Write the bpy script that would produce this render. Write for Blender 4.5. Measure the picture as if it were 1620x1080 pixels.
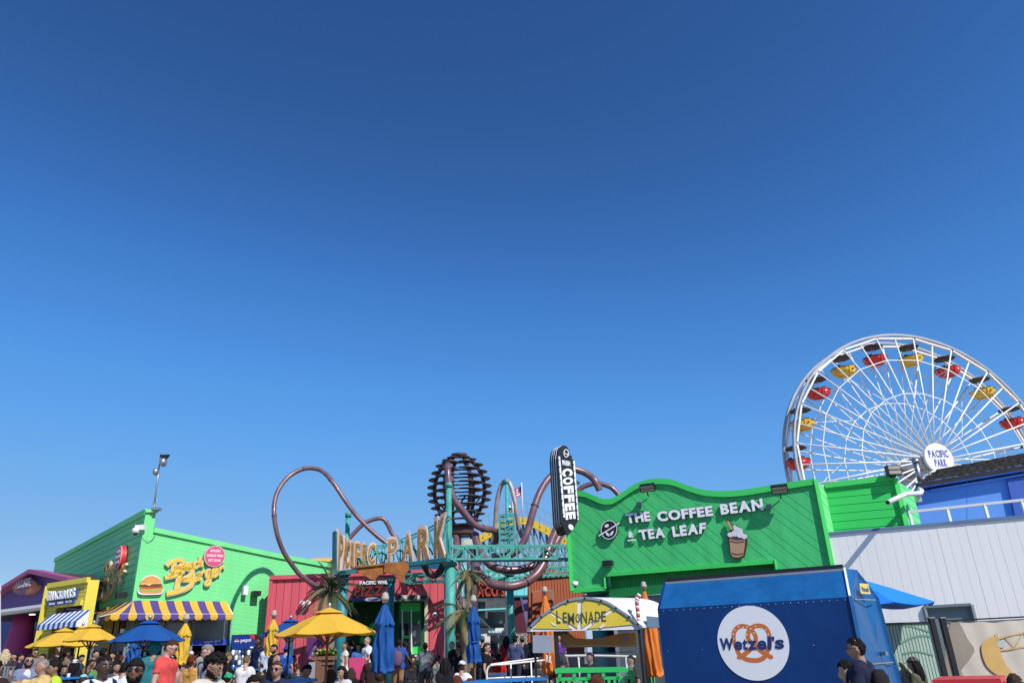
import bpy, bmesh, math, random
import numpy as np
from mathutils import Vector, Matrix, noise
random.seed(7); np.random.seed(7)
for o in list(bpy.data.objects): bpy.data.objects.remove(o)
SC = bpy.context.scene
COL = SC.collection
R = math.radians

# ---------------------------------------------------------------- camera
FPX = 1170.0; TH = R(22.9); RO = R(2.3); CAM = Vector((0, 0, 1.5))
FW = Vector((0, math.cos(TH), math.sin(TH)))
R0 = Vector((1, 0, 0)); U0 = Vector((0, -math.sin(TH), math.cos(TH)))
CX = R0*math.cos(RO) - U0*math.sin(RO)
CY = R0*math.sin(RO) + U0*math.cos(RO)
cam = bpy.data.cameras.new('camera'); cam.sensor_width = 36; cam.lens = FPX*36/1620
cam.clip_start = .1; cam.clip_end = 5000
camo = bpy.data.objects.new('camera', cam); COL.objects.link(camo)
m = Matrix((CX, CY, -FW)).transposed().to_4x4(); m.translation = CAM
camo.matrix_world = m; SC.camera = camo
# ---------------------------------------------------------------- world, sun, exposure
SUN_AZ, SUN_EL = 142, 44
w = bpy.data.worlds.new('World'); SC.world = w; w.use_nodes = True
nt = w.node_tree; nt.nodes.clear()
sky = nt.nodes.new('ShaderNodeTexSky'); sky.sky_type = 'NISHITA'; sky.sun_disc = False
sky.sun_elevation = R(SUN_EL); sky.sun_rotation = R(SUN_AZ); sky.altitude = 0
sky.air_density = 1.0; sky.dust_density = 0.15; sky.ozone_density = 3.0
gm = nt.nodes.new('ShaderNodeHueSaturation'); gm.inputs['Saturation'].default_value = 1.15
sc1 = nt.nodes.new('ShaderNodeVectorMath'); sc1.operation = 'SCALE'; sc1.inputs[3].default_value = .1
crv = nt.nodes.new('ShaderNodeRGBCurve'); sc2 = nt.nodes.new('ShaderNodeVectorMath'); sc2.operation = 'SCALE'; sc2.inputs[3].default_value = 10
for ci, pts in enumerate((((0, 0), (.0425, .025), (.086, .066), (.139, .118), (.32, .25), (1, .6)), ((0, 0), (.102, .09), (.189, .24), (.285, .36), (.555, .49), (1, .7)), ((0, 0), (.232, .285), (.386, .64), (.517, .81), (.8, .83), (1, .86)))):
    cc = crv.mapping.curves[ci]
    cc.points[0].location = pts[0]; cc.points[-1].location = pts[-1]
    for q_ in pts[1:-1]: cc.points.new(*q_)
crv.mapping.update()
bg = nt.nodes.new('ShaderNodeBackground'); bg.inputs[1].default_value = 0.10
wo = nt.nodes.new('ShaderNodeOutputWorld')
nt.links.new(sky.outputs[0], gm.inputs['Color']); nt.links.new(gm.outputs[0], sc1.inputs[0]); nt.links.new(sc1.outputs[0], crv.inputs['Color']); nt.links.new(crv.outputs[0], sc2.inputs[0]); nt.links.new(sc2.outputs[0], bg.inputs[0]); nt.links.new(bg.outputs[0], wo.inputs[0])
sl = bpy.data.lights.new('sun', 'SUN'); sl.energy = 4.8; sl.angle = R(.5); sl.color = (1, .95, .87)
so = bpy.data.objects.new('sun', sl); COL.objects.link(so)
SUND = Vector((math.sin(R(SUN_AZ))*math.cos(R(SUN_EL)), math.cos(R(SUN_AZ))*math.cos(R(SUN_EL)), math.sin(R(SUN_EL))))
so.rotation_euler = SUND.to_track_quat('Z', 'Y').to_euler(); so.location = (20, -20, 40)
SC.view_settings.view_transform = 'Standard'; SC.view_settings.look = 'None'
SC.view_settings.exposure = 0; SC.view_settings.gamma = 1; SC.view_settings.use_curve_mapping = False
SC.render.engine = 'CYCLES'; SC.cycles.max_bounces = 6; SC.cycles.transparent_max_bounces = 12

# ---------------------------------------------------------------- geometry helpers
def ray(x, y):
    d = FW + CX*((x-810)/FPX) - CY*((y-540)/FPX)
    return d/math.hypot(d.x, d.y)
def at(x, y, d): return CAM + ray(x, y)*d
def ground_z(y): return 0.0 if y < 14 else (.45 if y > 21 else .45*(y-14)/7)

class Plane:
    """A vertical plane through the place seen at x, y; az is the compass direction of its horizontal axis."""
    def __init__(s, x, y, d, az, P=None):
        s.P = at(x, y, d) if P is None else P; a = R(az); s.az = az
        s.t = Vector((math.sin(a), math.cos(a), 0)); n = Vector((s.t.y, -s.t.x, 0))
        if n.dot(CAM - s.P) < 0: n = -n
        s.n = n
    def hit(s, x, y, w=0):
        r = ray(x, y); k = (s.P + s.n*w - CAM).dot(s.n)/r.dot(s.n)
        return CAM + r*k
    def uv(s, x, y, w=0):
        h = s.hit(x, y, w) - s.P; return (h.dot(s.t), s.P.z + h.z)
    def pt(s, u, z, w=0): return Vector((s.P.x, s.P.y, z)) + s.t*u + s.n*w

class MB:
    def __init__(s): s.v = []; s.f = []; s.mi = []; s.sm = []
    def add(s, vs, fs, mi=0, smooth=False):
        b = len(s.v); s.v += [tuple(v) for v in vs]
        for f in fs: s.f.append([i+b for i in f]); s.mi.append(mi); s.sm.append(smooth)
    def prism(s, pts, ext, mi=0):
        """pts: loop of 3-D points; ext: extrusion vector."""
        n = len(pts); a = [Vector(p) for p in pts]; b = [p + ext for p in a]
        s.add(a + b, [list(range(n))[::-1], list(range(n, 2*n))] + [[i, (i+1) % n, n+(i+1) % n, n+i] for i in range(n)], mi)
    def box(s, c, sz, rz=0, mi=0, M=None):
        h = [x/2 for x in sz]; vs = [Vector((x*h[0], y*h[1], z*h[2])) for z in (-1, 1) for y in (-1, 1) for x in (-1, 1)]
        if M is None: M = Matrix.Rotation(rz, 3, 'Z')
        s.add([M @ v + Vector(c) for v in vs], [(0, 2, 3, 1), (4, 5, 7, 6), (0, 1, 5, 4), (1, 3, 7, 5), (3, 2, 6, 7), (2, 0, 4, 6)], mi)
    def bar(s, a, b, wd, ht=None, mi=0):
        a = Vector(a); b = Vector(b); d = b - a
        if d.length < 1e-6: return
        q = d.to_track_quat('X', 'Z').to_matrix()
        s.box((a+b)/2, (d.length, wd, ht or wd), M=q, mi=mi)
    def tube(s, pts, r, n=10, mi=0, cap=True, smooth=True, closed=False):
        pts = [Vector(p) for p in pts]; N = len(pts); rs = r if isinstance(r, (list, tuple)) else [r]*N
        vs = []; prev = None
        for i, p in enumerate(pts):
            if closed: d = pts[(i+1) % N] - pts[i-1]
            else: d = pts[min(i+1, N-1)] - pts[max(i-1, 0)]
            d.normalize()
            if prev is None:
                a = Vector((0, 0, 1)) if abs(d.z) < .9 else Vector((1, 0, 0)); a = (a - d*a.dot(d)).normalized()
            else:
                a = prev - d*prev.dot(d); a.normalize()
            prev = a; b = d.cross(a)
            for k in range(n):
                t = 2*math.pi*k/n; vs.append(p + (a*math.cos(t) + b*math.sin(t))*rs[i])
        fs = []
        for i in range(N if closed else N-1):
            j = (i+1) % N
            for k in range(n): fs.append([i*n+k, i*n+(k+1) % n, j*n+(k+1) % n, j*n+k])
        s.add(vs, fs, mi, smooth)
        if cap and not closed:
            b = len(s.v) - N*n
            s.f.append([b+k for k in range(n)][::-1]); s.mi.append(mi); s.sm.append(False)
            s.f.append([b+(N-1)*n+k for k in range(n)]); s.mi.append(mi); s.sm.append(False)
    def lathe(s, c, prof, n=16, mi=0, smooth=True, M=None, cap=True):
        """prof: (radius, z) pairs round the z axis."""
        c = Vector(c); vs = []
        for r, z in prof:
            for k in range(n):
                v = Vector((r*math.cos(2*math.pi*k/n), r*math.sin(2*math.pi*k/n), z)); vs.append(c + (M @ v if M else v))
        fs = [[i*n+k, i*n+(k+1) % n, (i+1)*n+(k+1) % n, (i+1)*n+k] for i in range(len(prof)-1) for k in range(n)]
        s.add(vs, fs, mi, smooth)
        for i, rev in (((0, True), (len(prof)-1, False)) if cap else ()):
            if prof[i][0] > 1e-4:
                b = len(s.v) - len(vs) + i*n; f = [b+k for k in range(n)]
                s.f.append(f[::-1] if rev else f); s.mi.append(mi); s.sm.append(False)
    def ball(s, c, r, n=12, mi=0, M=None):
        rr = r if isinstance(r, (tuple, list)) else (r, r, r); k = max(4, n//2)
        S = Matrix.Diagonal(rr); S = (M @ S) if M else S
        s.lathe(c, [(math.sin(math.pi*i/k)+1e-5, -math.cos(math.pi*i/k)) for i in range(k+1)], n, mi, True, S)
    def build(s, name, mats, parent=None, loc=None):
        me = bpy.data.meshes.new(name)
        V = np.array(s.v, dtype=float).reshape(-1, 3)
        if parent is not None: org = ORI[parent]
        elif loc is not None: org = Vector(loc)
        else:
            org = Vector(((V[:, 0].min()+V[:, 0].max())/2, (V[:, 1].min()+V[:, 1].max())/2, V[:, 2].min()))
        V = V - np.array(org)
        me.from_pydata(V.tolist(), [], s.f)
        for mt in (mats if isinstance(mats, (list, tuple)) else [mats]): me.materials.append(mt)
        me.polygons.foreach_set('material_index', s.mi); me.polygons.foreach_set('use_smooth', s.sm)
        me.update()
        o = bpy.data.objects.new(name, me); COL.objects.link(o)
        if parent is not None: o.parent = parent
        else: o.location = org
        ORI[o] = Vector(org)
        return o
ORI = {}
def tag(o, label=None, cat=None, group=None, kind=None):
    if label: o['label'] = label
    if cat: o['category'] = cat
    if group: o['group'] = group
    if kind: o['kind'] = kind
    return o
def thing(name, loc, label, cat, group=None):
    o = bpy.data.objects.new(name, None); COL.objects.link(o); o.location = loc; o.empty_display_size = .2
    ORI[o] = Vector(loc); return tag(o, label, cat, group)
def kids(o):
    return [c for c in KIDCACHE.get(o.name, o.children)]
KIDCACHE = {}
def copy_tree(o, parent=None):
    c = o.copy(); COL.objects.link(c)
    if parent is not None: c.parent = parent
    for ch in list(o.children): copy_tree(ch, c)
    return c
def stuff(o): o['kind'] = 'stuff'; return o

# ---------------------------------------------------------------- materials
def srgb(r, g, b, k=1.0):
    f = lambda c: ((c/255)/12.92 if c <= 10 else ((c/255+.055)/1.055)**2.4)
    return tuple(min(.92, f(c)*k) for c in (r, g, b))
MATS = {}
def mat(name, rgb, rough=.55, metal=0.0, var=.10, scale=1.5, bump=.0, bscale=40, spec=.5, alpha=1, coat=0, emit=None, trans=0, streak=0):
    if name in MATS: return MATS[name]
    mt = bpy.data.materials.new(name); mt.use_nodes = True; n = mt.node_tree; p = n.nodes['Principled BSDF']; L = n.links.new
    p.inputs['Roughness'].default_value = rough; p.inputs['Metallic'].default_value = metal
    p.inputs['Specular IOR Level'].default_value = spec; p.inputs['Alpha'].default_value = alpha
    p.inputs['Coat Weight'].default_value = coat; p.inputs['Transmission Weight'].default_value = trans
    c = (*rgb, 1)
    if var > 0:
        tc = n.nodes.new('ShaderNodeTexCoord'); nz = n.nodes.new('ShaderNodeTexNoise'); nz.inputs['Scale'].default_value = scale
        nz.inputs['Detail'].default_value = 6; nz.inputs['Roughness'].default_value = .65
        mp = n.nodes.new('ShaderNodeMapping'); L(tc.outputs['Object'], mp.inputs[0]); L(mp.outputs[0], nz.inputs['Vector'])
        if streak: mp.inputs['Scale'].default_value = (3, 3, .35)
        cr = n.nodes.new('ShaderNodeValToRGB'); cr.color_ramp.elements[0].position = .3; cr.color_ramp.elements[1].position = .72
        cr.color_ramp.elements[0].color = (*[x*(1-var) for x in rgb], 1); cr.color_ramp.elements[1].color = (*[min(.95, x*(1+var*.7)) for x in rgb], 1)
        L(nz.outputs['Fac'], cr.inputs[0]); L(cr.outputs[0], p.inputs['Base Color'])
        mr = n.nodes.new('ShaderNodeMapRange'); mr.inputs['To Min'].default_value = max(.02, rough-.1); mr.inputs['To Max'].default_value = min(1, rough+.12)
        L(nz.outputs['Fac'], mr.inputs['Value']); L(mr.outputs[0], p.inputs['Roughness'])
    else: p.inputs['Base Color'].default_value = c
    if bump > 0:
        tc = n.nodes.new('ShaderNodeTexCoord')
        nb = n.nodes.new('ShaderNodeTexNoise'); nb.inputs['Scale'].default_value = bscale; nb.inputs['Detail'].default_value = 4
        bn = n.nodes.new('ShaderNodeBump'); bn.inputs['Strength'].default_value = bump; bn.inputs['Distance'].default_value = .02
        L(tc.outputs['Object'], nb.inputs['Vector']); L(nb.outputs['Fac'], bn.inputs['Height']); L(bn.outputs[0], p.inputs['Normal'])
    if emit: p.inputs['Emission Color'].default_value = (*rgb, 1); p.inputs['Emission Strength'].default_value = emit
    MATS[name] = mt; return mt
def wood(name, rgb, streaky=(14, 14, 1.2), var=.4):
    mt = mat(name, rgb, .7, var=var, scale=1, bump=.2, bscale=8)
    for nd in mt.node_tree.nodes:
        if nd.type == 'MAPPING': nd.inputs['Scale'].default_value = streaky
    return mt

# ---------------------------------------------------------------- flat shapes on planes
def panel(pl, px, w0, w1, m, name, parent, W=0):
    """Prism whose outline is seen at the px points, lying between w0 and w1 in front of plane pl."""
    mb = MB(); mb.prism([pl.hit(x, y, W) + pl.n*w0 for x, y in px], pl.n*(w1-w0)); return mb.build(name, m, parent)
def strips(poly, ang, sp, gap, off=0):
    """Cut a 2-D polygon into parallel strips; returns (board loops, gap loops)."""
    bm = bmesh.new(); vs = [bm.verts.new((u, v, 0)) for u, v in poly]; bm.faces.new(vs)
    d = (math.cos(ang), math.sin(ang)); nn = Vector((-d[1], d[0], 0))
    ss = [nn.x*u + nn.y*v for u, v in poly]
    for k in range(math.floor((min(ss)-off)/sp), math.ceil((max(ss)-off)/sp)+1):
        for o2 in (k*sp+off, k*sp+off+gap):
            bmesh.ops.bisect_plane(bm, geom=bm.verts[:]+bm.edges[:]+bm.faces[:], plane_co=nn*o2, plane_no=nn, dist=1e-5)
    A = []; B = []
    for f in bm.faces:
        if f.calc_area() < 1e-4: continue
        c = f.calc_center_median(); s = c.dot(nn) - off; fr = s - math.floor(s/sp)*sp
        (B if fr < gap else A).append(([(v.co.x, v.co.y) for v in f.verts], math.floor(s/sp)))
    bm.free(); return A, B
def clad(pl, poly, ang, sp, gap, w0, w1, m, name, parent, single=False, off=0, jitter=.002):
    """Boards over polygon poly (u, z): one joined mesh, or every board its own part."""
    A, B = strips(poly, ang, sp, gap, off)
    if single:
        for lp, k in A:
            mb = MB(); mb.prism([pl.pt(u, v, w0) for u, v in lp], pl.n*(w1-w0+random.uniform(-jitter, jitter))); mb.build(name, m, parent)
    else:
        mb = MB()
        for lp, k in A: mb.prism([pl.pt(u, v, w0) for u, v in lp], pl.n*(w1-w0+random.uniform(-jitter, jitter)))
        stuff(mb.build(name, m, parent))
# glyphs from the built-in font
GL = {}
def glyph(ch, bold=0.0):
    k = (ch, bold)
    if k in GL: return GL[k]
    cu = bpy.data.curves.new('glyph', 'FONT'); cu.body = ch; cu.extrude = .5; cu.offset = bold; cu.resolution_u = 3
    o = bpy.data.objects.new('glyph', cu); me = bpy.data.meshes.new_from_object(o)
    v = np.empty(len(me.vertices)*3); me.vertices.foreach_get('co', v); v = v.reshape(-1, 3)
    f = [list(p.vertices) for p in me.polygons]
    bpy.data.objects.remove(o); bpy.data.curves.remove(cu); bpy.data.meshes.remove(me)
    if len(v): v[:, 0] -= v[:, 0].min(); wd = v[:, 0].max()
    else: wd = .3
    GL[k] = (v, f, wd); return GL[k]
CAPH = float(glyph('H')[0][:, 1].max())
def text_quad(s, BL, BR, TL, TR, n, w0, w1, m, parent, name='letter', bold=.02, gap=.1, shear=0, joined=False, space=.3):
    """Lay string s between four corner points; n is the outward normal."""
    gs = []; x = 0
    for ch in s:
        if ch == ' ': x += space; continue
        v, f, wd = glyph(ch, bold); gs.append((v, f, x)); x += wd + gap
    tot = x - gap; out = []; J = MB()
    BL, BR, TL, TR = map(Vector, (BL, BR, TL, TR))
    for v, f, x0 in gs:
        u = (v[:, 0]+x0)/tot; t = v[:, 1]/CAPH; u = u + shear*t/tot*CAPH
        P = []
        for i in range(len(u)):
            a = BL + (BR-BL)*u[i]; b = TL + (TR-TL)*u[i]; P.append(a + (b-a)*t[i] + n*(w0 + (w1-w0)*(v[i, 2]+.5)))
        mb = J if joined else MB(); mb.add(P, f)
        if not joined: out.append(mb.build(name, m, parent))
    if joined: o = J.build(name, m, parent); return o
    return out
def text_px(pl, s, bl, br, tl, tr, w0, w1, m, parent, W=0, **k):
    return text_quad(s, *[pl.hit(*p, W) for p in (bl, br, tl, tr)], pl.n, w0, w1, m, parent, **k)
def ribbon(pl, pxs, wd, w0, w1, m, name, parent, W=0, mb=None, uvin=False):
    """Flat stroke of width wd (metres) along points."""
    P = [Vector((*(p if uvin else pl.uv(*p, W)), 0)) for p in pxs]
    own = mb is None; mb = mb or MB(); L = []; Rr = []
    for i, p in enumerate(P):
        d = P[min(i+1, len(P)-1)] - P[max(i-1, 0)]; d.normalize(); q = Vector((-d.y, d.x, 0))
        h = (wd[i] if isinstance(wd, (list, tuple)) else wd)/2; L.append(p+q*h); Rr.append(p-q*h)
    vs = [pl.pt(q.x, q.y, W+w0) for q in L+Rr] + [pl.pt(q.x, q.y, W+w1) for q in L+Rr]; n = len(P); fs = []
    for i in range(n-1):
        fs += [[i, i+1, n+i+1, n+i], [2*n+i, 3*n+i, 3*n+i+1, 2*n+i+1], [i, 2*n+i, 2*n+i+1, i+1], [n+i, n+i+1, 3*n+i+1, 3*n+i]]
    fs += [[0, n, 3*n, 2*n], [n-1, 3*n-1, 4*n-1, 2*n-1]]
    mb.add(vs, fs)
    if own: return mb.build(name, m, parent)
def smooth_path(P, k=6, closed=False):
    P = [Vector(p) for p in P]; out = []; n = len(P)
    for i in range(n if closed else n-1):
        if closed: a, b, c, d = P[i-1], P[i], P[(i+1) % n], P[(i+2) % n]
        else: a, b, c, d = P[max(i-1, 0)], P[i], P[i+1], P[min(i+2, n-1)]
        for j in range(k):
            t = j/k; out.append(.5*((2*b) + (c-a)*t + (2*a-5*b+4*c-d)*t*t + (3*b-a-3*c+d)*t**3))
    if not closed: out.append(P[-1])
    return out
def sp2(P, k=5, closed=False): return [(p.x, p.y) for p in smooth_path([(*p, 0) for p in P], k, closed)]
def ell(cx, cy, rx, ry, n=28, a0=0, a1=360, rot=0):
    c, s = math.cos(R(rot)), math.sin(R(rot)); o = []
    for i in range(n if a1-a0 >= 360 else n+1):
        t = R(a0 + (a1-a0)*i/n); x, y = rx*math.cos(t), ry*math.sin(t); o.append((cx+x*c-y*s, cy+x*s+y*c))
    return o
# ---------------------------------------------------------------- colours
M_GREEN = mat('mint_green_paint', (.17, .72, .25), .55, var=.07, scale=.9, streak=1, bump=.15, bscale=30)
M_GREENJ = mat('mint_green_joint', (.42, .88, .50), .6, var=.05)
M_GREEN2 = mat('green_paint', (.06, .53, .165), .6, var=.16, scale=.8, streak=1, spec=.3, bump=.15, bscale=30)
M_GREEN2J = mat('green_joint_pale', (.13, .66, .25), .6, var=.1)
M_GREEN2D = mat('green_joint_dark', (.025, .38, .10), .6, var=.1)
M_GREEN3 = mat('bright_green_paint', (.045, .60, .11), .5, var=.06, bump=.1)
M_DKGREEN = mat('deep_green_paint', (.01, .16, .04), .6, var=.1)
M_WHITE = mat('white_paint', (.78, .78, .78), .5, var=.04)
M_WWALL = mat('white_wall_paint', (.88, .86, .83), .5, var=.05, scale=.5, streak=1, bump=.08, bscale=12)
M_WJOINT = mat('white_joint', (.94, .94, .95), .6, var=.03)
M_YEL = mat('yellow_canvas', (.84, .53, .05), .8, var=.07, bump=.3, bscale=60)
M_YELP = mat('yellow_paint', (.72, .60, .06), .55, var=.06)
M_PURP = mat('purple_canvas', (.115, .07, .33), .8, var=.07, bump=.3, bscale=60)
M_BROWN = mat('brown_and_shaded_purple', (.10, .03, .06), .8)  # brown; also stands for shaded purple on the awning's side
M_BLUEC = mat('blue_canvas', (.007, .10, .37), .75, var=.08, bump=.3, bscale=60)
M_ORC = mat('orange_canvas', (.85, .25, .04), .8, var=.1, bump=.3, bscale=60)
M_BLUEW = mat('blue_white_canvas', (.55, .62, .75), .8)
M_NAVY = mat('navy_and_shaded_blue', (.003, .040, .17), .5, var=.18, scale=1.2, bump=.25, bscale=2.5, spec=.25)  # navy; on the kiosk it is the blue darkened for the shaded front
M_KBLUE = mat('blue_gloss_paint', (.010, .105, .30), .35, var=.22, scale=4, bump=.25, bscale=2.5, spec=.4)
M_HOUSE = mat('sky_blue_paint', (.15, .36, .82), .55, var=.05)
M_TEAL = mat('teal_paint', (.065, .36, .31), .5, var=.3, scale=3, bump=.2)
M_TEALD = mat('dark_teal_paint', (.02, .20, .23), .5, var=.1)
M_AQUA = mat('aqua_paint', (.22, .72, .75), .6, var=.05)
M_RED = mat('coral_red_paint', (.66, .10, .13), .6, var=.14, scale=1, streak=1, bump=.1)
M_RED2 = mat('bright_red_paint', (.62, .03, .03), .45, var=.05)
M_RUST = mat('rust_orange_paint', (.40, .10, .035), .65, var=.12)
M_PUR2 = mat('violet_wall_paint', (.13, .07, .24), .65, var=.08)
M_MAG = mat('magenta_paint', (.42, .04, .18), .6, var=.06)
M_BLACK = mat('black_paint', (.012, .012, .014), .4, var=.1)
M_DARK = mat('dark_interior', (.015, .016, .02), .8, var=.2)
M_STEEL = mat('galvanised_steel', (.45, .45, .46), .35, .8, var=.12)
M_WMET = mat('white_metal', (.80, .79, .77), .4, var=.06, scale=3)
M_MAR = mat('maroon_tube_paint', (.20, .105, .12), .34, .15, var=.35, scale=4, coat=.35)
M_MARD = mat('dark_maroon_steel', (.085, .038, .036), .55, .2, var=.25, scale=2)
M_SHING = mat('dark_shingle', (.045, .038, .034), .95, var=.35, scale=12, bump=.6, bscale=30)
M_GLASS = mat('dark_glass', (.03, .035, .04), .06, var=0, spec=.8)
M_GLASSG = mat('grey_tinted_glass', (.10, .12, .13), .12, var=.25, scale=2.5, spec=.8)
M_GREY = mat('blue_grey_paint', (.17, .215, .235), .55, var=.06)
M_FLASH = mat('blue_grey_flashing', (.13, .22, .36), .5)
M_WOODP = wood('brown_planter_wood', (.22, .10, .055))
M_GOLD = mat('sign_yellow', (.80, .55, .06), .5, var=.08, scale=3)
M_PINKW = mat('pale_pink_rim', (.60, .46, .45), .5, var=.08)
M_PINK = mat('pink_sign', (.70, .07, .19), .5)
M_CREAM = mat('cream_paint', (.62, .57, .45), .6)

for m_ in (M_YEL, M_BLUEC, M_ORC, M_PURP):
    n_ = m_.node_tree; p_ = n_.nodes['Principled BSDF']; tr_ = n_.nodes.new('ShaderNodeBsdfTranslucent'); mx_ = n_.nodes.new('ShaderNodeMixShader'); mx_.inputs[0].default_value = .28
    src = p_.inputs['Base Color'].links[0].from_socket; n_.links.new(src, tr_.inputs[0]); o_ = n_.nodes['Material Output']
    n_.links.new(p_.outputs[0], mx_.inputs[1]); n_.links.new(tr_.outputs[0], mx_.inputs[2]); n_.links.new(mx_.outputs[0], o_.inputs[0])
# ---------------------------------------------------------------- ground
def ground():
    mb = MB(); xs = [-400, -60, 60, 400]; ys = [-200, -20, 14, 21, 60, 900]
    vs = [(x, y, ground_z(y)) for y in ys for x in xs]
    mb.add(vs, [[j*4+i, j*4+i+1, (j+1)*4+i+1, (j+1)*4+i] for j in range(5) for i in range(3)])
    mt = mat('weathered_deck_wood', (.16, .13, .105), .85, var=.35, scale=1.3, bump=.3)
    n = mt.node_tree; p = n.nodes['Principled BSDF']; L = n.links.new
    tc = n.nodes.new('ShaderNodeTexCoord'); mp = n.nodes.new('ShaderNodeMapping'); mp.inputs['Rotation'].default_value = (0, 0, R(35))
    br = n.nodes.new('ShaderNodeTexBrick'); br.inputs['Scale'].default_value = 1; br.inputs['Brick Width'].default_value = 4; br.inputs['Row Height'].default_value = .2
    br.inputs['Mortar Size'].default_value = .012; br.inputs['Color1'].default_value = (.36, .31, .25, 1); br.inputs['Color2'].default_value = (.25, .215, .17, 1); br.inputs['Mortar'].default_value = (.01, .01, .01, 1)
    L(tc.outputs['Object'], mp.inputs[0]); L(mp.outputs[0], br.inputs['Vector']); L(br.outputs[0], p.inputs['Base Color'])
    tag(mb.build('pier_deck', mt, loc=(0, 0, 0)), kind='structure')
ground()

# ---------------------------------------------------------------- green burger building (left)
WF = Plane(212, 940, 28, 50); WS = Plane(212, 940, 28, -40)
def burger_building():
    base = WF.hit(212, 940); t = thing('burger_building', (base.x, base.y, .45), 'mint green clapboard burger restaurant with a raised corner and a sloping roofline', 'building')
    # front wall outline in (u, z)
    q = lambda x, y: WF.uv(x, y)
    gz = .3
    top = [q(226, 809), q(247, 808), q(243.5, 838), q(330, 856), q(430, 877), q(552, 900)]
    u368 = q(369, 960)[0]; c0 = (0.0, q(208, 968)[1])
    poly = [(0.0, q(226, 809)[1])] + top[1:] + [(top[-1][0]+3, top[-1][1]-.4), (top[-1][0]+3, gz), (u368, gz), (u368, c0[1]), c0]
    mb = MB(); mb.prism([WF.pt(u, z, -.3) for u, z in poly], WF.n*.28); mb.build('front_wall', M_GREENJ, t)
    tilt = math.atan2(q(430, 877)[1]-q(243.5, 838)[1], q(430, 877)[0]-q(243.5, 838)[0])
    clad(WF, poly, tilt, .135, .016, -.02, -.013, M_GREEN, 'siding', t, jitter=.001)
    # parapet trim
    mb = MB()
    for a, b in zip(poly[2:6], poly[3:7]): mb.bar(WF.pt(a[0], a[1], .0), WF.pt(b[0], b[1], .0), .12, .16)
    mb.build('roof_trim', M_GREEN, t)
    mb = MB(); mb.prism([WF.pt(u, z, -.01) for u, z in ((-.03, c0[1]), (.1, c0[1]), (.1, poly[0][1]), (-.03, poly[0][1]))], WF.n*.03); mb.build('corner_board', M_GREEN, t)
    mb = MB(); a, b = poly[0], poly[1]; mb.bar(WF.pt(a[0]-.06, a[1]+.02, -.1), WF.pt(b[0]+.06, b[1]+.02, -.1), .4, .1); mb.build('tower_cap', M_GREEN, t)
    # return of the tower
    mb = MB(); u1 = poly[1][0]; mb.prism([WF.pt(u1, z, w) for z, w in ((poly[2][1], -.3), (poly[2][1], -1.2), (poly[1][1], -1.2), (poly[1][1], -.3))], WF.t*-.1); mb.build('tower_return', M_GREEN, t)
    # side wall
    s = lambda x, y: WS.uv(x, y)
    u0, ztop0 = 0.0, poly[0][1]; uL, zL = s(88, 886)
    sp = [(0, ztop0), (uL, zL), (uL, gz), (0, gz)]
    if uL < 0: sp = sp[::-1]
    zw = s(200, 978)[1]
    e_ = -.05 if uL < 0 else .05
    sp2_ = [(e_, ztop0-.05), (uL, zL), (uL, gz), (uL*.62, gz), (uL*.62, zw), (e_, zw)]
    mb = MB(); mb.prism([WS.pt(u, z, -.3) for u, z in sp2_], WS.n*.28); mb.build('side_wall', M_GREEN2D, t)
    M_SIDE = M_GREEN
    tl2 = math.atan2(zL-ztop0, uL-0)
    clad(WS, sp2_, math.atan((zL-ztop0)/uL)*.8, .235, .02, -.02, .0, M_SIDE, 'siding', t, single=True)
    mb = MB(); mb.bar(WS.pt(0, ztop0, .01), WS.pt(uL, zL, .01), .12, .2); mb.build('side_roof_trim', M_GREEN, t)
    # far end and back so that the block is closed
    mb = MB(); P1 = WS.pt(uL, gz, -.3); dv = WF.t*9
    mb.prism([WS.pt(uL, gz, -.3), WS.pt(uL, zL, -.3), WS.pt(uL, 4.4, -.3)+dv, WS.pt(uL, gz, -.3)+dv], -WS.t*.2*(1 if uL > 0 else -1)*-1); mb.build('back_wall', M_GREEN, t)
    zf_ = 4.2; ei = .4 if uL > 0 else -.4; mb = MB(); mb.add([WS.pt(ei, zf_, -.3), WS.pt(uL, zf_, -.3), WS.pt(uL, zf_, -.3)+dv, WS.pt(ei, zf_, -.3)+dv], [[0, 1, 2, 3]]); mb.build('flat_roof', M_SHING, t)
    # shop window under the awning, front
    zg0, zg1 = q(300, 1012)[1], c0[1]
    xs = [0.0, q(264, 990)[0], q(306, 990)[0], u368]
    for i in range(3):
        w_ = MB(); w_.prism([WF.pt(u, z, -.10) for u, z in ((xs[i]+.05, zg0), (xs[i+1]-.05, zg0), (xs[i+1]-.05, zg1), (xs[i]+.05, zg1))], WF.n*.01)
        pn = w_.build('window_pane', M_GLASSG, t)
    for i in range(4):
        mb = MB(); mb.prism([WF.pt(u, z, -.14) for u, z in ((xs[i]-.05, .45), (xs[i]+.05, .45), (xs[i]+.05, zg1), (xs[i]-.05, zg1))], WF.n*.12); mb.build('window_mullion', M_GREY, t)
    mb = MB(); zf = q(330, 1020)[1]; mb.prism([WF.pt(u, z, -.06) for u, z in ((xs[2]+.02, zf), (u368, zf), (u368, zg0), (xs[2]+.02, zg0))], WF.n*.06)
    fb = mb.build('fascia_band', mat('cobalt_band', (.03, .07, .42), .4), t)
    text_px(WF, 'ORDER HERE', (322, 1016.5), (349, 1014.5), (322, 1014), (349, 1012), .0, .01, M_WHITE, fb, joined=True, name='band_lettering')
    mb = MB(); mb.prism([WF.pt(u, z, -.08) for u, z in ((xs[0], zg0-.12), (xs[2], zg0-.12), (xs[2], zg0), (xs[0], zg0))], WF.n*.08); mb.build('window_sill', M_GREY, t)
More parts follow.
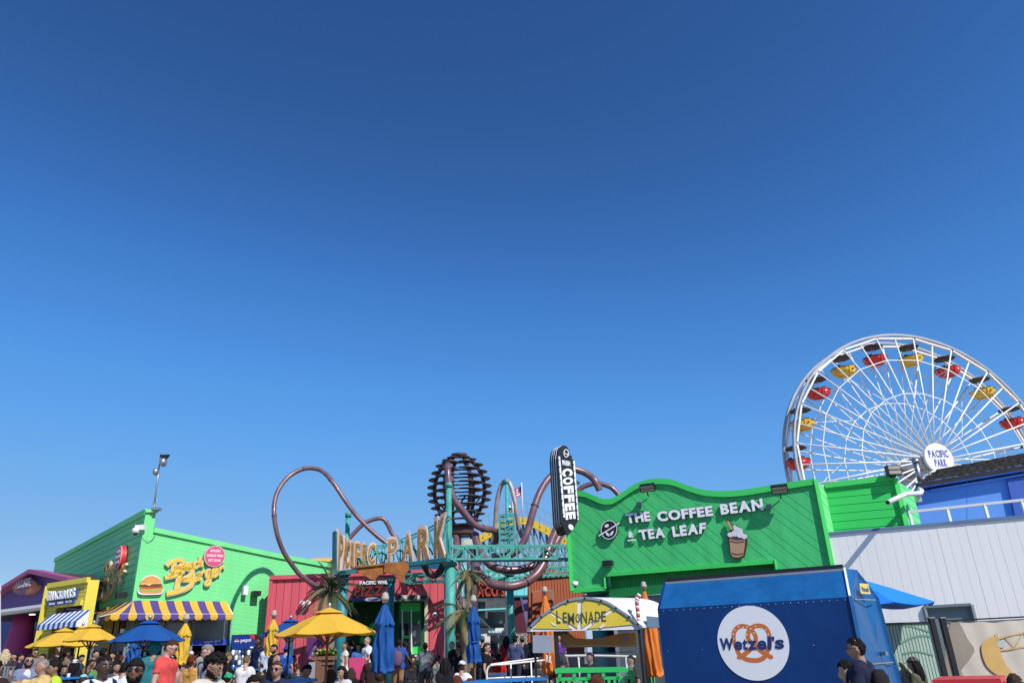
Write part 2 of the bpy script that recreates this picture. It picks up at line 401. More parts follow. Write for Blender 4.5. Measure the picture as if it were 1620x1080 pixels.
    # dark room behind the counter
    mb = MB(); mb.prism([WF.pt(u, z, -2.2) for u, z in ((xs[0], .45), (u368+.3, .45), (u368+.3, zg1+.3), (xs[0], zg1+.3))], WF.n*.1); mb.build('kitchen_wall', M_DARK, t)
    mb = MB(); mb.prism([WF.pt(u, z, -.1) for u, z in ((xs[1]+.05, .45), (u368, .45), (u368, 1.35), (xs[1]+.05, 1.35))], WF.n*.08); mb.build('counter_front', M_GREY, t)
    # side windows
    us = [uL*.62*k/4 for k in range(5)]
    zs0 = 1.3
    for i in range(4):
        a, b = us[i], us[i+1]; sg = .06 if b > a else -.06
        mb = MB(); mb.prism([WS.pt(u, z, -.12) for u, z in ((a+sg, zs0), (b-sg, zs0), (b-sg, zw), (a+sg, zw))], WS.n*.01); mb.build('window_pane', M_GLASS, t)
        mb = MB(); mb.prism([WS.pt(u, z, -.08) for u, z in ((a+sg*3, zw-.95), (b-sg*3, zw-.95), (b-sg*3, zw-.4), (a+sg*3, zw-.4))], WS.n*.02)
        b_ = mb.build('menu_board', mat('menu_blue', (.02, .03, .12), .4), t)
        mb = MB()
        for k in range(4):
            zz = zw-.5-.11*k; uu = a+sg*4; mb.prism([WS.pt(uu, zz, -.058), WS.pt(uu+(b-a)*random.uniform(.3, .5), zz, -.058), WS.pt(uu+(b-a)*.45, zz-.04, -.058), WS.pt(uu, zz-.04, -.058)], WS.n*.004)
        stuff(mb.build('menu_lines', mat('menu_text', (.3, .25, .3), .5), b_))
    for i in range(5):
        mb = MB(); mb.prism([WS.pt(us[i]+d, z, -.12) for d, z in ((-.06, .45), (.06, .45), (.06, zw), (-.06, zw))], WS.n*.1); mb.build('window_mullion', M_GREY, t)
    mb = MB(); mb.prism([WS.pt(u, z, -.12) for u, z in ((0, .45), (us[4], .45), (us[4], zs0), (0, zs0))], WS.n*.08); mb.build('window_apron', mat('apron_blue', (.02, .03, .16), .5), t)
    return t, u368, c0[1], zw, uL
BB, U368, ZW0, ZWS, UL = burger_building()

def big_awning():
    D = .75; o = WF.pt(0, WF.uv(290, 950)[1], 0)
    t = thing('striped_awning', o, 'yellow and purple striped awning wrapping the corner of the mint green building', 'awning')
    zt = WF.uv(290, 950)[1]; zb = WF.uv(290, 971, D)[1]; val = .17
    U1 = WF.uv(370, 960, D)[0]; n = 15; wdt = (U1+D)/n
    def stripe(pl, ua, ub, uta, utb, m, sub=5):
        """ua..ub at the lower edge, uta..utb at the wall."""
        mb = MB(); rows = []
        for k in range(sub+1):
            f = k/sub; w_ = D*f; z = zt + (zb-zt)*f - .04*math.sin(math.pi*f)
            rows.append([pl.pt(uta+(ua-uta)*f, z, w_), pl.pt(utb+(ub-utb)*f, z, w_)])
        c = (ua+ub)/2; hw = (ub-ua)/2
        rows.append([pl.pt(c-hw*.98, zb-val*.7, D+.015), pl.pt(c+hw*.98, zb-val*.7, D+.015)])
        rows.append([pl.pt(c-hw*.6, zb-val, D+.01), pl.pt(c+hw*.6, zb-val, D+.01)])
        vs = [p for r_ in rows for p in r_]; nv = len(vs); dn = Vector((0, 0, -.012)) - pl.n*.008
        vs += [p + dn for p in vs]; fs = []
        for k in range(len(rows)-1):
            a = 2*k; fs += [[a, a+1, a+3, a+2], [nv+a, nv+a+2, nv+a+3, nv+a+1], [a, a+2, nv+a+2, nv+a], [a+1, nv+a+1, nv+a+3, a+3]]
        mb.add(vs, fs, smooth=False); mb.build('canopy_stripe', m, t)
    for i in range(n):
        ua = -D+i*wdt; ub = ua+wdt
        stripe(WF, ua, ub, max(0, ua), max(0, ub), M_PURP if i % 2 else M_YEL)
    s = 1 if UL > 0 else -1; ns = 17; L = abs(UL)*.66
    for i in range(ns):
        a = (-D + (L+D)*i/ns)*s; b = (-D + (L+D)*(i+1)/ns)*s
        stripe(WS, a, b, max(0, a*s)*s, max(0, b*s)*s, (M_BROWN if i > 1 else M_PURP) if i % 2 else M_YEL)  # shaded side: purple stripes darkened to brown, shade put into the colour
    mb = MB(); mb.tube([WF.pt(U1, zb, D-.03), WF.pt(-D, zb, D-.03), WS.pt(L*s, zb, D-.03)], .02, 6)
    mb.tube([WF.pt(U1, zb, D-.03), WF.pt(U1, zt-.05, 0.02)], .02, 6); mb.build('awning_frame', M_WMET, t)
big_awning()

M_BUN = mat('bun_print', (.72, .33, .09), .5, var=.2, scale=6); M_PATTY = mat('patty_print', (.16, .05, .02), .5, var=.3, scale=20)
M_LETT = mat('lettuce_print', (.35, .45, .08), .5, var=.3, scale=20); M_TOM = mat('tomato_print', (.6, .06, .04), .5, var=.2)
M_CHEESE = mat('cheese_print', (.82, .5, .1), .5)
def burger_sign(pl, cx, cy, W, H, sk, label, thick=.1):
    """Cut-out hamburger board; cx, cy, W, H in picture units on the wall, sk the slope of its base."""
    c = pl.hit(cx, cy); t = thing('hamburger_sign', c, label, 'sign', 'hamburger signs')
    f = lambda x, y: (cx + x*W/2, cy + y*H/2 + sk*x*W/2)
    out = sp2([f(*p) for p in ((-.85, .95), (-1.0, .45), (-.75, .1), (-.72, -.35), (-.4, -.85), (.15, -1.0), (.65, -.75), (.85, -.2), (.85, .1), (1.0, .45), (.9, .75), (.75, .95), (0, 1.0))], 3, True)
    panel(pl, out, .01, thick, M_WHITE, 'backing_board', t)
    lay = [('bottom_bun', M_BUN, [(-.78, .55), (.8, .5), (.85, .7), (.6, .84), (-.6, .86), (-.82, .7)]),
           ('lettuce', M_LETT, [(-.85, .35), (.85, .3), (.9, .42), (.5, .6), (0, .62), (-.5, .62), (-.85, .55)]),
           ('tomato', M_TOM, [(-.75, .15), (.8, .1), (.86, .28), (.3, .36), (-.3, .4), (-.75, .35)]),
           ('patty', M_PATTY, [(-.72, -.02), (.75, -.08), (.8, .08), (.4, .2), (-.4, .22), (-.75, .15)]),
           ('cheese', M_CHEESE, [(-.7, -.2), (.7, -.26), (.72, -.1), (.1, -.08), (-.1, .1), (-.4, -.04), (-.72, -.02)]),
           ('top_bun', M_BUN, [(-.7, -.2), (-.62, -.5), (-.3, -.82), (.15, -.9), (.55, -.7), (.74, -.26)])]
    for i, (nm, m_, P) in enumerate(lay): panel(pl, sp2([f(*p) for p in P], 3, True), thick, thick+.008+.005*i, m_, nm, t)
    return t
burger_sign(WF, 237, 925, 41, 31, .0, 'cut-out hamburger board left of the yellow script on the sunlit front wall')
burger_sign(WS, 159.5, 933, 14, 30, -.3, 'cut-out hamburger board at the lower end of the script on the shaded side wall')

# cursive letters drawn by hand in a unit box (x right, y down)
CURS = {'B': [[(.35, .1), (.18, .95)], [(-.15, .28), (.1, .08), (.5, -.02), (.85, .08), (.82, .3), (.55, .45), (.3, .48)], [(.4, .48), (.8, .55), (.85, .75), (.6, .92), (.15, 1.02), (-.25, 1.05)]],
        'e': [[(.1, .75), (.45, .65), (.55, .5), (.35, .42), (.12, .6), (.12, .85), (.35, .98), (.7, .8)]],
        'a': [[(.55, .5), (.25, .45), (.08, .7), (.15, .95), (.4, .9), (.6, .5), (.55, .85), (.8, .9)]],
        'c': [[(.55, .52), (.3, .45), (.08, .7), (.18, .95), (.45, .95), (.7, .8)]],
        'h': [[(.3, .05), (.08, .97)], [(.12, .75), (.4, .5), (.55, .6), (.45, .9), (.75, .88)]],
        'u': [[(.12, .5), (.05, .8), (.2, .97), (.5, .7), (.62, .48)], [(.6, .48), (.5, .85), (.75, .92)]],
        'r': [[(.12, .5), (.08, .97)], [(.1, .75), (.3, .5), (.55, .48), (.6, .6)]],
        'g': [[(.55, .5), (.25, .45), (.08, .7), (.2, .92), (.45, .85), (.6, .5), (.45, 1.3), (.15, 1.42), (.0, 1.25), (.4, 1.05), (.8, .9)]],
        'k': [[(.3, .05), (.08, .97)], [(.55, .5), (.18, .72), (.55, .95), (.75, .9)]]}
def script_sign(pl, org, fmap, label, name='script_sign'):
    """org: px of the top-left; ux, vy: px vectors of one unit to the right and down."""
    c = pl.hit(*org); t = thing(name, c, label, 'sign', 'yellow script signs')
    def put(ch, x0, y0, kx, ky, sl, wd):
        back = MB(); front = MB()
        for st in CURS[ch]:
            P = sp2([(x0+a*kx, y0+b*ky+sl*a*kx) for a, b in st], 4)
            Q = [fmap(a, b) for a, b in P]
            ribbon(pl, Q, wd*1.9, .02, .10, None, '', None, mb=back)
            ribbon(pl, Q, wd*1.15, .10, .115, None, '', None, mb=front)
        o = back.build('letter', M_PINKW, t); front.build('letter_face', M_GOLD, o)
    put('B', 266, 888, 26, 24, -.12, .085)
    for i, ch in enumerate('each'): put(ch, 290+7.4*i, 885-1.7*i, 11.0, 18, -.22, .055)
    put('B', 271, 902.5, 36, 34, -.12, .095)
    for i, ch in enumerate('urger'): put(ch, 304+9.8*i, 897-2.5*i, 14.5, 24, -.25, .06)
    return
    def word(s, x0, y0, sc, bigs):
        x = x0
        for i, ch in enumerate(s):
            k = sc*(bigs if i == 0 else 1); yb = y0 - (k-sc)*.0
            base = y0 + (0 if i == 0 else (bigs-1)*sc*.55)
            back = MB(); front = MB()
            for st in CURS[ch]:
                P = sp2([(x+a*k, base+b*k) for a, b in st], 4)
                Q = [(org[0]+ux[0]*a+vy[0]*b, org[1]+ux[1]*a+vy[1]*b) for a, b in P]
                ribbon(pl, Q, wd*1.75*(1.15 if i == 0 else .9), .02, .12, None, '', None, mb=back)
                ribbon(pl, Q, wd*(1.2 if i == 0 else .75), .12, .14, None, '', None, mb=front)
            o = back.build('letter', M_PINKW, t); o2 = front.build('letter_face', M_GOLD, o)
            x += k*(.88 if i == 0 else .66)
    word('Beach', .25, .0, .52, 1.75); word('Burger', .55, .92, .66, 1.6)
script_sign(WF, (300, 910), lambda a, b: (a, b), 'large yellow Beach Burger script on the sunlit mint green wall')
script_sign(WS, (185, 915), lambda a, b: (167+(a-259)*.39, b+7-(a-259)*.12), 'foreshortened yellow Beach Burger script on the shaded side wall')
def round_sign(pl, cx, cy, r, label, thick, rimm, rx=None, sl=0):
    c = pl.hit(cx, cy); t = thing('round_menu_sign', c, label, 'sign', 'round pink menu signs')
    u, z = pl.uv(cx, cy); Rm = abs(pl.uv(cx, cy-r)[1]-z)
    mb = MB(); N = 36
    mb.prism([pl.pt(u+Rm*math.cos(2*math.pi*i/N), z+Rm*math.sin(2*math.pi*i/N), .03) for i in range(N)], pl.n*thick); mb.build('sign_drum', rimm, t)
    mb = MB(); mb.prism([pl.pt(u+Rm*1.0*math.cos(2*math.pi*i/N), z+Rm*math.sin(2*math.pi*i/N), .03+thick) for i in range(N)], pl.n*.02); mb.build('pale_rim', M_PINKW, t)
    mb = MB(); mb.prism([pl.pt(u+Rm*.9*math.cos(2*math.pi*i/N), z+Rm*.9*math.sin(2*math.pi*i/N), .05+thick) for i in range(N)], pl.n*.012); f = mb.build('sign_face', M_PINK, t)
    for s, dz, hw in (('BURGERS', .38, .48), ('GARLIC FRIES', -.06, .78), ('HOT DOGS', -.5, .58)):
        sg = 1 if pl.t.x > 0 else -1
        if pl is WS: sg = -1
        a = lambda k, zz: pl.pt(u+sg*k*Rm*hw, z+zz*Rm, 0)
        text_quad(s, a(-1, dz), a(1, dz), a(-1, dz+.22), a(1, dz+.22), pl.n, .062+thick, .07+thick, M_WHITE, f, name='lettering', joined=True, bold=.035, shear=.12)
round_sign(WF, 337.5, 880, 17, 'round pink sign reading burgers, garlic fries, hot dogs above the sunlit script', .1, M_PINKW)
round_sign(WS, 197, 882, 17.5, 'round sign with a thick red rim above the script on the shaded wall', .16, M_RED2)

def floodlight(pl, x, y, s, label, arm=.5, w_=.4, h_=.2, group='wall floodlights', mcol=None):
    b = pl.hit(x, y); t = thing('floodlight', b, label, 'light', group)
    u, z = pl.uv(x, y); mb = MB(); mb.tube([pl.pt(u, z-.25*s, .02), pl.pt(u, z-.1*s, arm*.5), pl.pt(u, z+.02, arm)], .018, 6); mb.build('bracket', mcol or M_BLACK, t)
    M = Matrix((pl.t, pl.n, Vector((0, 0, 1)))).transposed() @ Matrix.Rotation(R(-35), 3, 'X')
    u, z = pl.uv(x, y, arm); z -= .08
    mb = MB(); mb.box(pl.pt(u, z+.08, arm), (w_, .14, h_), M=M); mb.build('lamp_housing', mcol or M_BLACK, t)
    for k in (-1, 1):
        mb = MB(); mb.box(pl.pt(u, z+.08, arm)+M @ Vector((0, .075, k*h_*.22)), (w_*.88, .01, h_*.34), M=M); mb.build('lens', mat('lamp_lens', (.35, .33, .26), .3), t)
    mb = MB(); mb.box(pl.pt(u+.35*s, z-.3*s, .06), (.14, .1, .12), M=Matrix((pl.t, pl.n, Vector((0, 0, 1)))).transposed()); mb.build('junction_box', M_GREY, t)
def wall_box(pl, x, y, sx, sz, d, m, name, label, cat):
    u, z = pl.uv(x, y); B = Matrix((pl.t, pl.n, Vector((0, 0, 1)))).transposed()
    t = thing(name, pl.hit(x, y), label, cat)
    mb = MB(); mb.box(pl.pt(u, z, d/2+.02), (sx, d, sz), M=B); mb.box(pl.pt(u, z+sz*.5, d*.35), (sx*.7, d*.5, .03), M=B); mb.build('housing', m, t)
    mb = MB(); mb.box(pl.pt(u, z-sz*.5, d*.6), (sx*.6, d*.4, .03), M=B); mb.build('lens', M_GREY, t)
wall_box(WF, 385.5, 934, .16, .3, .2, M_WHITE, 'wall_lamp', 'small white box lamp over the bare end of the mint green wall', 'lamp')
wall_box(WF, 402, 939, .26, .16, .3, M_BLACK, 'wall_lamp', 'small black lamp beside the white box lamp on the mint green wall', 'lamp')
wall_box(WS, 200, 941, .25, .16, .3, M_BLACK, 'wall_lamp', 'black lamp on the shaded wall just above the striped awning', 'lamp')
# camera at the corner
def cctv(p, label, r=.09, k=1.0):
    t = thing('security_camera', p, label, 'camera', 'security cameras'); p = Vector(p)
    mb = MB(); mb.box(p+Vector((.12*k, .02, .1*k)), (.3*k, .16*k, .16*k)); mb.build('mount', M_WMET, t)
    mb = MB(); mb.ball(p, (r*1.2, r*1.2, r), 12); mb.build('shell', M_WHITE, t)
    mb = MB(); mb.ball(p+Vector((0, 0, -r*.7)), r*.7, 10); mb.build('dome', M_BLACK, t)
cctv(WS.hit(215, 839, .25), 'white dome camera on a bracket at the top corner of the mint green building', .11)
cctv(at(909.5, 923, 21.6), 'small white dome camera under the left edge of the green coffee facade', .075, .35)
mb = MB(); mb.tube(smooth_path([WF.hit(x, y, .02) for x, y in ((222, 843), (226, 852), (233, 856.5), (240, 854), (245.5, 846.5))], 5), .009, 5)
tag(mb.build('cable', M_DKGREEN), 'thin dark cable looping below the raised corner of the mint green wall', 'cable')

def light_pole():
    b = WF.hit(243, 808) + Vector((0, 0, -.2)); D = math.hypot(b.x, b.y); t = thing('roof_mast', b, 'thin grey mast with floodlights standing on the mint green roof corner', 'mast')
    tp = at(254.5, 716, D)
    mb = MB(); mb.tube([b, b+(tp-b)*.5, tp], [.035, .03, .02], 8); mb.build('pole', M_STEEL, t)
    mb = MB(); mb.box(b+Vector((.1, -.05, .25)), (.3, .2, .08)); mb.build('base_clamp', M_STEEL, t)
    for x, y, s in ((246.5, 746, 1), (258.5, 731, 1.2)):
        c = at(x, y, D-.15); mb = MB(); mb.ball(c, (.1*s, .13*s, .13*s), 12); mb.build('lamp_head', M_STEEL, t)
        mb = MB(); mb.bar(c, b+(tp-b)*((808-y)/92), .03); mb.build('lamp_arm', M_STEEL, t)
    c = at(259, 724, D-.1); mb = MB(); mb.prism([c+Vector((-.16, 0, .12)), c+Vector((.16, 0, .12)), c+Vector((0, 0, -.12))], Vector((0, .12, 0))); mb.build('loudspeaker', M_BLACK, t)
light_pole()

# ---------------------------------------------------------------- purple gabled building, far left
def purple_building():
    P = Plane(56, 930, 33, -56); b = P.hit(56, 1000); t = thing('purple_arcade_building', (b.x, b.y, .45), 'purple gabled hall with white eaves at the left edge', 'building')
    eave = [(-60, 985), (72, 958)]
    poly = [(-60, 985), (-60, 975), (56, 903), (117, 916.5), (117, 953), (72, 958.5)]
    panel(P, poly, -.3, 0, M_PUR2, 'gable_wall', t)
    mb = MB()
    for a, c in (((-62, 976), (56, 903.5)), ((56, 903.5), (118, 917))): mb.bar(P.hit(*a, .1), P.hit(*c, .1), .5, .14)
    mb.build('roof_edge', mat('mauve_trim', (.33, .08, .19), .6), t)
    mb = MB(); a, c = P.hit(56, 903.5, -.3), P.hit(118, 917, -.3); mb.add([a, c, c-P.n*8, a-P.n*8], [[0, 1, 2, 3]]); a, c = P.hit(-62, 976, -.3), P.hit(56, 903.5, -.3); mb.add([a, c, c-P.n*8, a-P.n*8], [[0, 1, 2, 3]]); mb.build('roof', M_SHING, t)
    for dy, w_, h in ((0, .35, .10), (4.5, .25, .07)):
        mb = MB(); mb.bar(P.hit(-60, 985-10+dy, w_), P.hit(76, 957+dy, w_), .25, h); mb.build('eave_gutter', M_WMET, t)
    mb = MB(); mb.prism([P.hit(-60, 982), P.hit(76, 963), P.hit(76, 963)-P.n*6, P.hit(-60, 982)-P.n*6], Vector((0, 0, .1))); mb.build('porch_ceiling', mat('porch_blue', (.03, .03, .10), .7), t)
    mb = MB(); mb.prism([P.pt(P.uv(-300, 1000)[0], .4, -5.5), P.pt(P.uv(120, 1000)[0]-3, .4, -5.5), P.pt(P.uv(120, 1000)[0]-3, 5.0, -5.5), P.pt(P.uv(-300, 1000)[0], 5.0, -5.5)], P.n*.2); mb.build('rear_wall', mat('deep_blue_wall', (.02, .025, .14), .6), t)
    mb = MB(); u, z = P.uv(62, 1000, -3.2); mb.prism([P.pt(u-1.2, .4, -3.2), P.pt(u+1.4, .4, -3.2), P.pt(u+1.4, 3.3, -3.2), P.pt(u-1.2, 3.3, -3.2)], P.n*.2); mb.build('inner_wall', mat('plum_wall', (.10, .02, .07), .7), t)
    # flaring magenta column
    u, _ = P.uv(34, 1000, -.8); zt = P.uv(42, 958)[1]; c = P.pt(u, .42, -.8)
    mb = MB(); mb.lathe(c, [(.3, 0), (.42, .5), (.60, 1.0), (.56, 1.5), (.46, 2.1), (.38, 2.7), (.36, zt-.5)], 20); mb.build('flared_column', M_MAG, t)
    for x, y in ((15, 974), (51, 971)):
        c = P.hit(x, y, -.6); mb = MB(); mb.lathe(c, [(.1, -.02), (.1, .03)], 14); mb.build('downlight', mat('lit_downlight', (1, .95, .85), .5, var=0, emit=3), t)
    # oval sign
    s = thing('oval_pier_sign', P.hit(48, 928), 'orange oval arcade sign on the purple gable', 'sign')
    def oval(k, w0, w1, m, nm, cy=0): panel(P, [(48+19*k*math.cos(a)*(1-.0*math.sin(a)), 928-12.5*k*math.sin(a)*abs(math.sin(a))**.15 - 2.2*math.cos(a)*k) for a in [2*math.pi*i/30 for i in range(30)]], w0, w1, m, nm, s)
    oval(1, .02, .2, mat('tan_sign_rim', (.5, .25, .12), .5), 'sign_board'); oval(.88, .2, .215, mat('orange_sign_face', (.52, .12, .05), .5, var=.2, scale=5), 'sign_face')
    text_px(P, 'ARCADE', (36, 930.5), (60, 926), (36, 919), (60, 914), .215, .26, mat('greyish_letters', (.5, .42, .45), .5), s, bold=.03)
    panel(P, [(38, 932), (53, 930), (52, 939), (39, 941)], .215, .235, mat('plum_plate', (.12, .05, .12), .5), 'name_plate', s)
purple_building()
# white round sign cut by the left edge
P0 = Plane(0, 935, 30, 80)
t = thing('white_sign', P0.hit(0, 935), 'white sign cut off by the left edge beside the purple gable', 'sign')
panel(P0, ell(-6, 931, 8, 11, 20), 0, .12, M_WHITE, 'sign_panel', t); panel(P0, [(-3, 936), (-1, 936), (-1, 1040), (-3, 1040)], -.1, 0, M_WMET, 'sign_post', t)

# ---------------------------------------------------------------- yellow snack stand
def yellow_stand():
    P = Plane(110, 940, 29.2, -58); b = P.hit(110, 1000); t = thing('snack_stand', (b.x, b.y, .45), 'narrow yellow clapboard snack shop between the purple and mint green buildings', 'shop')
    uv = lambda *p: P.uv(*p)
    ua, za = uv(78, 926.5); ub, zb = uv(141, 916.5); zl = uv(110, 955)[1]; zl0 = .4
    u2, u3 = uv(87, 970)[0], uv(129, 965)[0]
    poly = [(ua, zl0), (ua, za), (ub, zb), (ub, zl0), (u3, zl0), (u3, zl), (u2, zl), (u2, zl0)]
    mb = MB(); mb.prism([P.pt(u, z, -.25) for u, z in poly], P.n*.22); mb.build('front_wall', mat('yellow_joint', (.3, .24, .03), .7), t)
    clad(P, poly, 0, .12, .014, -.03, 0, M_YELP, 'siding', t)
    for a, c in (((ua, za), (ub, zb)), ((ua, zl0), (ua, za)), ((u2, zl), (u3, zl))):
        mb = MB(); mb.bar(P.pt(*a, .02), P.pt(*c, .02), .12, .16); mb.build('trim_board', M_YELP, t)
    # sunlit return on the right
    mb = MB(); q = Plane(0, 0, 1, 50, P=P.pt(ub, 0, 0)); wd = abs(q.uv(153, 950)[0]); sg = 1 if q.uv(153, 950)[0] > 0 else -1
    nn = q.t*sg*wd
    mb.prism([P.pt(ub, zl0, .02), P.pt(ub, zb, .02), P.pt(ub, zb, .02)+nn, P.pt(ub, zl0, .02)+nn], -q.n*.2); mb.build('side_return', M_YELP, t)
    mb = MB(); mb.prism([P.pt(u2, zl0, -1.8), P.pt(u3, zl0, -1.8), P.pt(u3, zl, -1.8), P.pt(u2, zl, -1.8)], P.n*.1); mb.build('inner_wall', M_YELP, t)
    zc = uv(110, 1004)[1]
    mb = MB(); mb.prism([P.pt(u2, zc-.7, -.6), P.pt(u3, zc-.7, -.6), P.pt(u3, zl-.3, -.6), P.pt(u2, zl-.3, -.6)], P.n*.02); mb.build('service_window', M_GLASS, t)
    mb = MB()
    for u in (u2+.05, (u2+u3)/2, u3-.05): mb.bar(P.pt(u, .45, -.55), P.pt(u, zl-.35, -.55), .07)
    mb.build('window_frame', M_GREY, t)
    # sign
    s = thing('snack_sign', P.hit(100, 940), 'white bubble lettering over a blue strip on the yellow shop', 'sign')
    panel(P, [(79.5, 951), (124, 945), (126, 931), (84, 937)], .02, .10, mat('sign_blue', (.03, .09, .30), .5), 'blue_board', s)
    for i, ch in enumerate('SNACKBARS'):
        x0 = 80+4.9*i; x1 = x0+5.2; dip = 2.2*math.sin(math.pi*i/8)
        yb0 = 949.5-.63*i*1.05; text_px(P, ch, (x0+.2, yb0), (x1-.5, yb0-.6), (x0+1.2, yb0-14+dip), (x1+.5, yb0-14.6+dip), .10, .14, M_WHITE, s, bold=.03)
    strip = panel(P, [(80, 959), (123, 953), (123.5, 947.5), (80.5, 952.5)], .02, .13, mat('strip_blue', (.02, .07, .26), .5), 'blue_strip', s)
    for i, w_ in enumerate(('SODA', 'CANDY', 'ICE')):
        x0 = 84+13.5*i; y0 = 957-1.9*i; text_px(P, w_, (x0, y0), (x0+9, y0-1.2), (x0, y0-3), (x0+9, y0-4.2), .13, .14, M_WHITE, strip, name='strip_lettering', joined=True)
    # blue and white awning
    a = thing('small_awning', P.hit(98, 975), 'small blue and white striped awning on the yellow shop', 'awning')
    D = .38; zt = uv(105, 968)[1]; zb2 = P.uv(90, 985, D)[1]; A0, A1 = P.uv(60, 988, D)[0], P.uv(121, 980, D)[0]
    M_BA = mat('blue_stripe', (.02, .10, .42), .8); n = 15
    for i in range(n):
        a0 = A0+(A1-A0)*i/n; a1 = A0+(A1-A0)*(i+1)/n; k = .98
        mb = MB(); c0 = A1+(a0-A1)*k; c1 = A1+(a1-A1)*k
        vs = [P.pt(c0, zt, .02), P.pt(c1, zt, .02), P.pt(a1, zb2, D), P.pt(a0, zb2, D), P.pt(a0, zb2-.16, D+.01), P.pt(a1, zb2-.16, D+.01)]
        vs += [v-P.n*.012-Vector((0, 0, .012)) for v in vs]
        mb.add(vs, [[0, 1, 2, 3], [3, 2, 5, 4], [7, 6, 9, 8], [8, 9, 10, 11], [4, 5, 11, 10], [0, 3, 9, 6], [1, 7, 8, 2], [3, 4, 10, 9], [2, 8, 11, 5]])
        mb.build('canopy_stripe', M_WHITE if i % 2 else M_BA, a)
    mb = MB(); e0 = P.pt(A1, zt, .02); mb.prism([e0, P.pt(A1, zb2, D), P.pt(A1, zb2-.16, D), P.pt(A1, zb2-.16, .02)], P.t*.02); mb.build('side_panel', M_WHITE, a)
yellow_stand()
# ---------------------------------------------------------------- coral red pizza building
PR = Plane(560, 960, 27.8, 90)
def beam3(a, b, w_, m, nm, parent, h=None):
    mb = MB(); mb.bar(a, b, w_, h); return mb.build(nm, m, parent)
def red_building():
    b = PR.hit(560, 1040); t = thing('pizza_building', (b.x, b.y, .45), 'coral red board-clad pizza restaurant behind the entrance arch', 'building')
    q = PR.uv; zb = .45
    uL, zT = q(430, 913.5); uR = q(702, 905)[0]
    zT2 = q(655, 904.5)[1]; uD0, uD1 = q(516, 1000)[0], q(676, 960)[0]; zH = q(600, 947)[1]
    poly = [(uL, zb), (uL, zT), (uR, zT2), (uR, zb), (uD1, zb), (uD1, zH), (uD0, zH), (uD0, zb)]
    mb = MB(); mb.prism([PR.pt(u, z, -.3) for u, z in poly], PR.n*.27); mb.build('front_wall', mat('dark_red_joint', (.25, .03, .04), .7), t)
    clad(PR, poly, math.pi/2, .27, .018, -.03, 0, M_RED, 'board', t, single=True, off=.05)
    beam3(PR.pt(uL-.05, zT, .02), PR.pt(uR, zT2, .02), .16, M_RED, 'roof_trim', t, .14)
    beam3(PR.pt(uL, zT, .01), PR.pt(uL, zb, .01), .12, M_RED, 'corner_trim', t)
    mb = MB(); mb.prism([PR.pt(uL, zb, -.02), PR.pt(uL, zT, -.02), PR.pt(uL, zT, -6), PR.pt(uL, zb, -6)], PR.t*(.1 if PR.t.x > 0 else -.1)); mb.build('side_wall', M_RED, t)
    mb = MB(); mb.add([PR.pt(uL, zT-.2, 0), PR.pt(uR, zT2-.2, 0), PR.pt(uR, zT2-.2, -6), PR.pt(uL, zT-.2, -6)], [[0, 1, 2, 3]]); mb.build('roof', M_SHING, t)
    # recess: green interior
    for nm, uu0, uu1, w_, m in (('recess_wall', uD0, uD1, -2.6, mat('green_interior', (.01, .13, .03), .6, var=.3)),):
        mb = MB(); mb.prism([PR.pt(uu0, zb, w_), PR.pt(uu1, zb, w_), PR.pt(uu1, zH+.2, w_), PR.pt(uu0, zH+.2, w_)], PR.n*.1); mb.build(nm, m, t)
    mb = MB(); mb.prism([PR.pt(uD0, zH, -.3), PR.pt(uD1, zH, -.3), PR.pt(uD1, zH, -2.6), PR.pt(uD0, zH, -2.6)], Vector((0, 0, .1))); mb.build('recess_ceiling', M_DKGREEN, t)
    for x0, x1, y0, y1, m, nm in ((516, 529, 962, 950, M_GREEN3, 'bright_green_panel'), (548, 557, 965, 952, M_GREEN3, 'bright_green_panel'), (630, 665, 985, 950, M_DKGREEN, 'green_header'), (633, 664, 966, 952, M_GREEN3, 'bright_green_panel')):
        panel(PR, [(x0, y0), (x1, y0), (x1, y1), (x0, y1)], -.28, -.2 if nm == 'green_header' else -.17, m, nm, t)
    for x in (566, 585, 604, 617):
        panel(PR, [(x, 1050), (x+1.6, 1050), (x+1.6, 962), (x, 962)], -1.6, -1.5, M_DKGREEN, 'inner_post', t)
    panel(PR, [(566, 1010), (604, 1010), (604, 1006), (566, 1006)], -1.5, -1.3, mat('lit_green_shelf', (.02, .3, .06), .4), 'counter_shelf', t)
    for x, y in ((574, 1012), (583, 1012), (590, 990), (594, 1003)):
        c = PR.hit(x, y, -1.2); mb = MB(); mb.ball(c, .13, 10); mb.build('green_lamp', M_GREEN3, t)
    # entrance with pale frame
    for x in (634.5, 649): panel(PR, [(x, 1045), (x+1.7, 1045), (x+1.7, 964), (x, 964)], -.3, -.15, M_WMET, 'door_frame', t)
    panel(PR, [(636, 1062), (649, 1062), (649, 964), (636, 964)], -.4, -.38, M_GLASS, 'door_pane', t)
    panel(PR, [(650, 1040), (664, 1040), (664, 964), (650, 964)], -.4, -.38, M_GLASSG, 'window_pane', t)
    panel(PR, [(634, 1009), (649, 1009), (649, 1004), (634, 1004)], -.36, -.3, M_GREEN3, 'door_sign', t)
    panel(PR, [(648.5, 1034), (665, 1034), (664, 1021), (649, 1022)], -.36, -.3, M_GREEN3, 'green_poster', t)
    panel(PR, [(647, 1038), (666, 1038), (666, 1035.5), (647, 1035.5)], -.3, .0, M_WHITE, 'window_counter', t)
    panel(PR, [(650, 1062), (664, 1062), (662, 1045), (651, 1042)], -.36, -.3, M_GREEN3, 'green_kick_panel', t)
    panel(PR, [(672, 1062), (677, 1062), (677, 946), (672, 946)], -.1, .06, M_CREAM, 'cream_post', t)
    panel(PR, [(625, 952), (679, 950), (681, 941), (627, 943)], .0, .5, M_GREY, 'canopy', t)
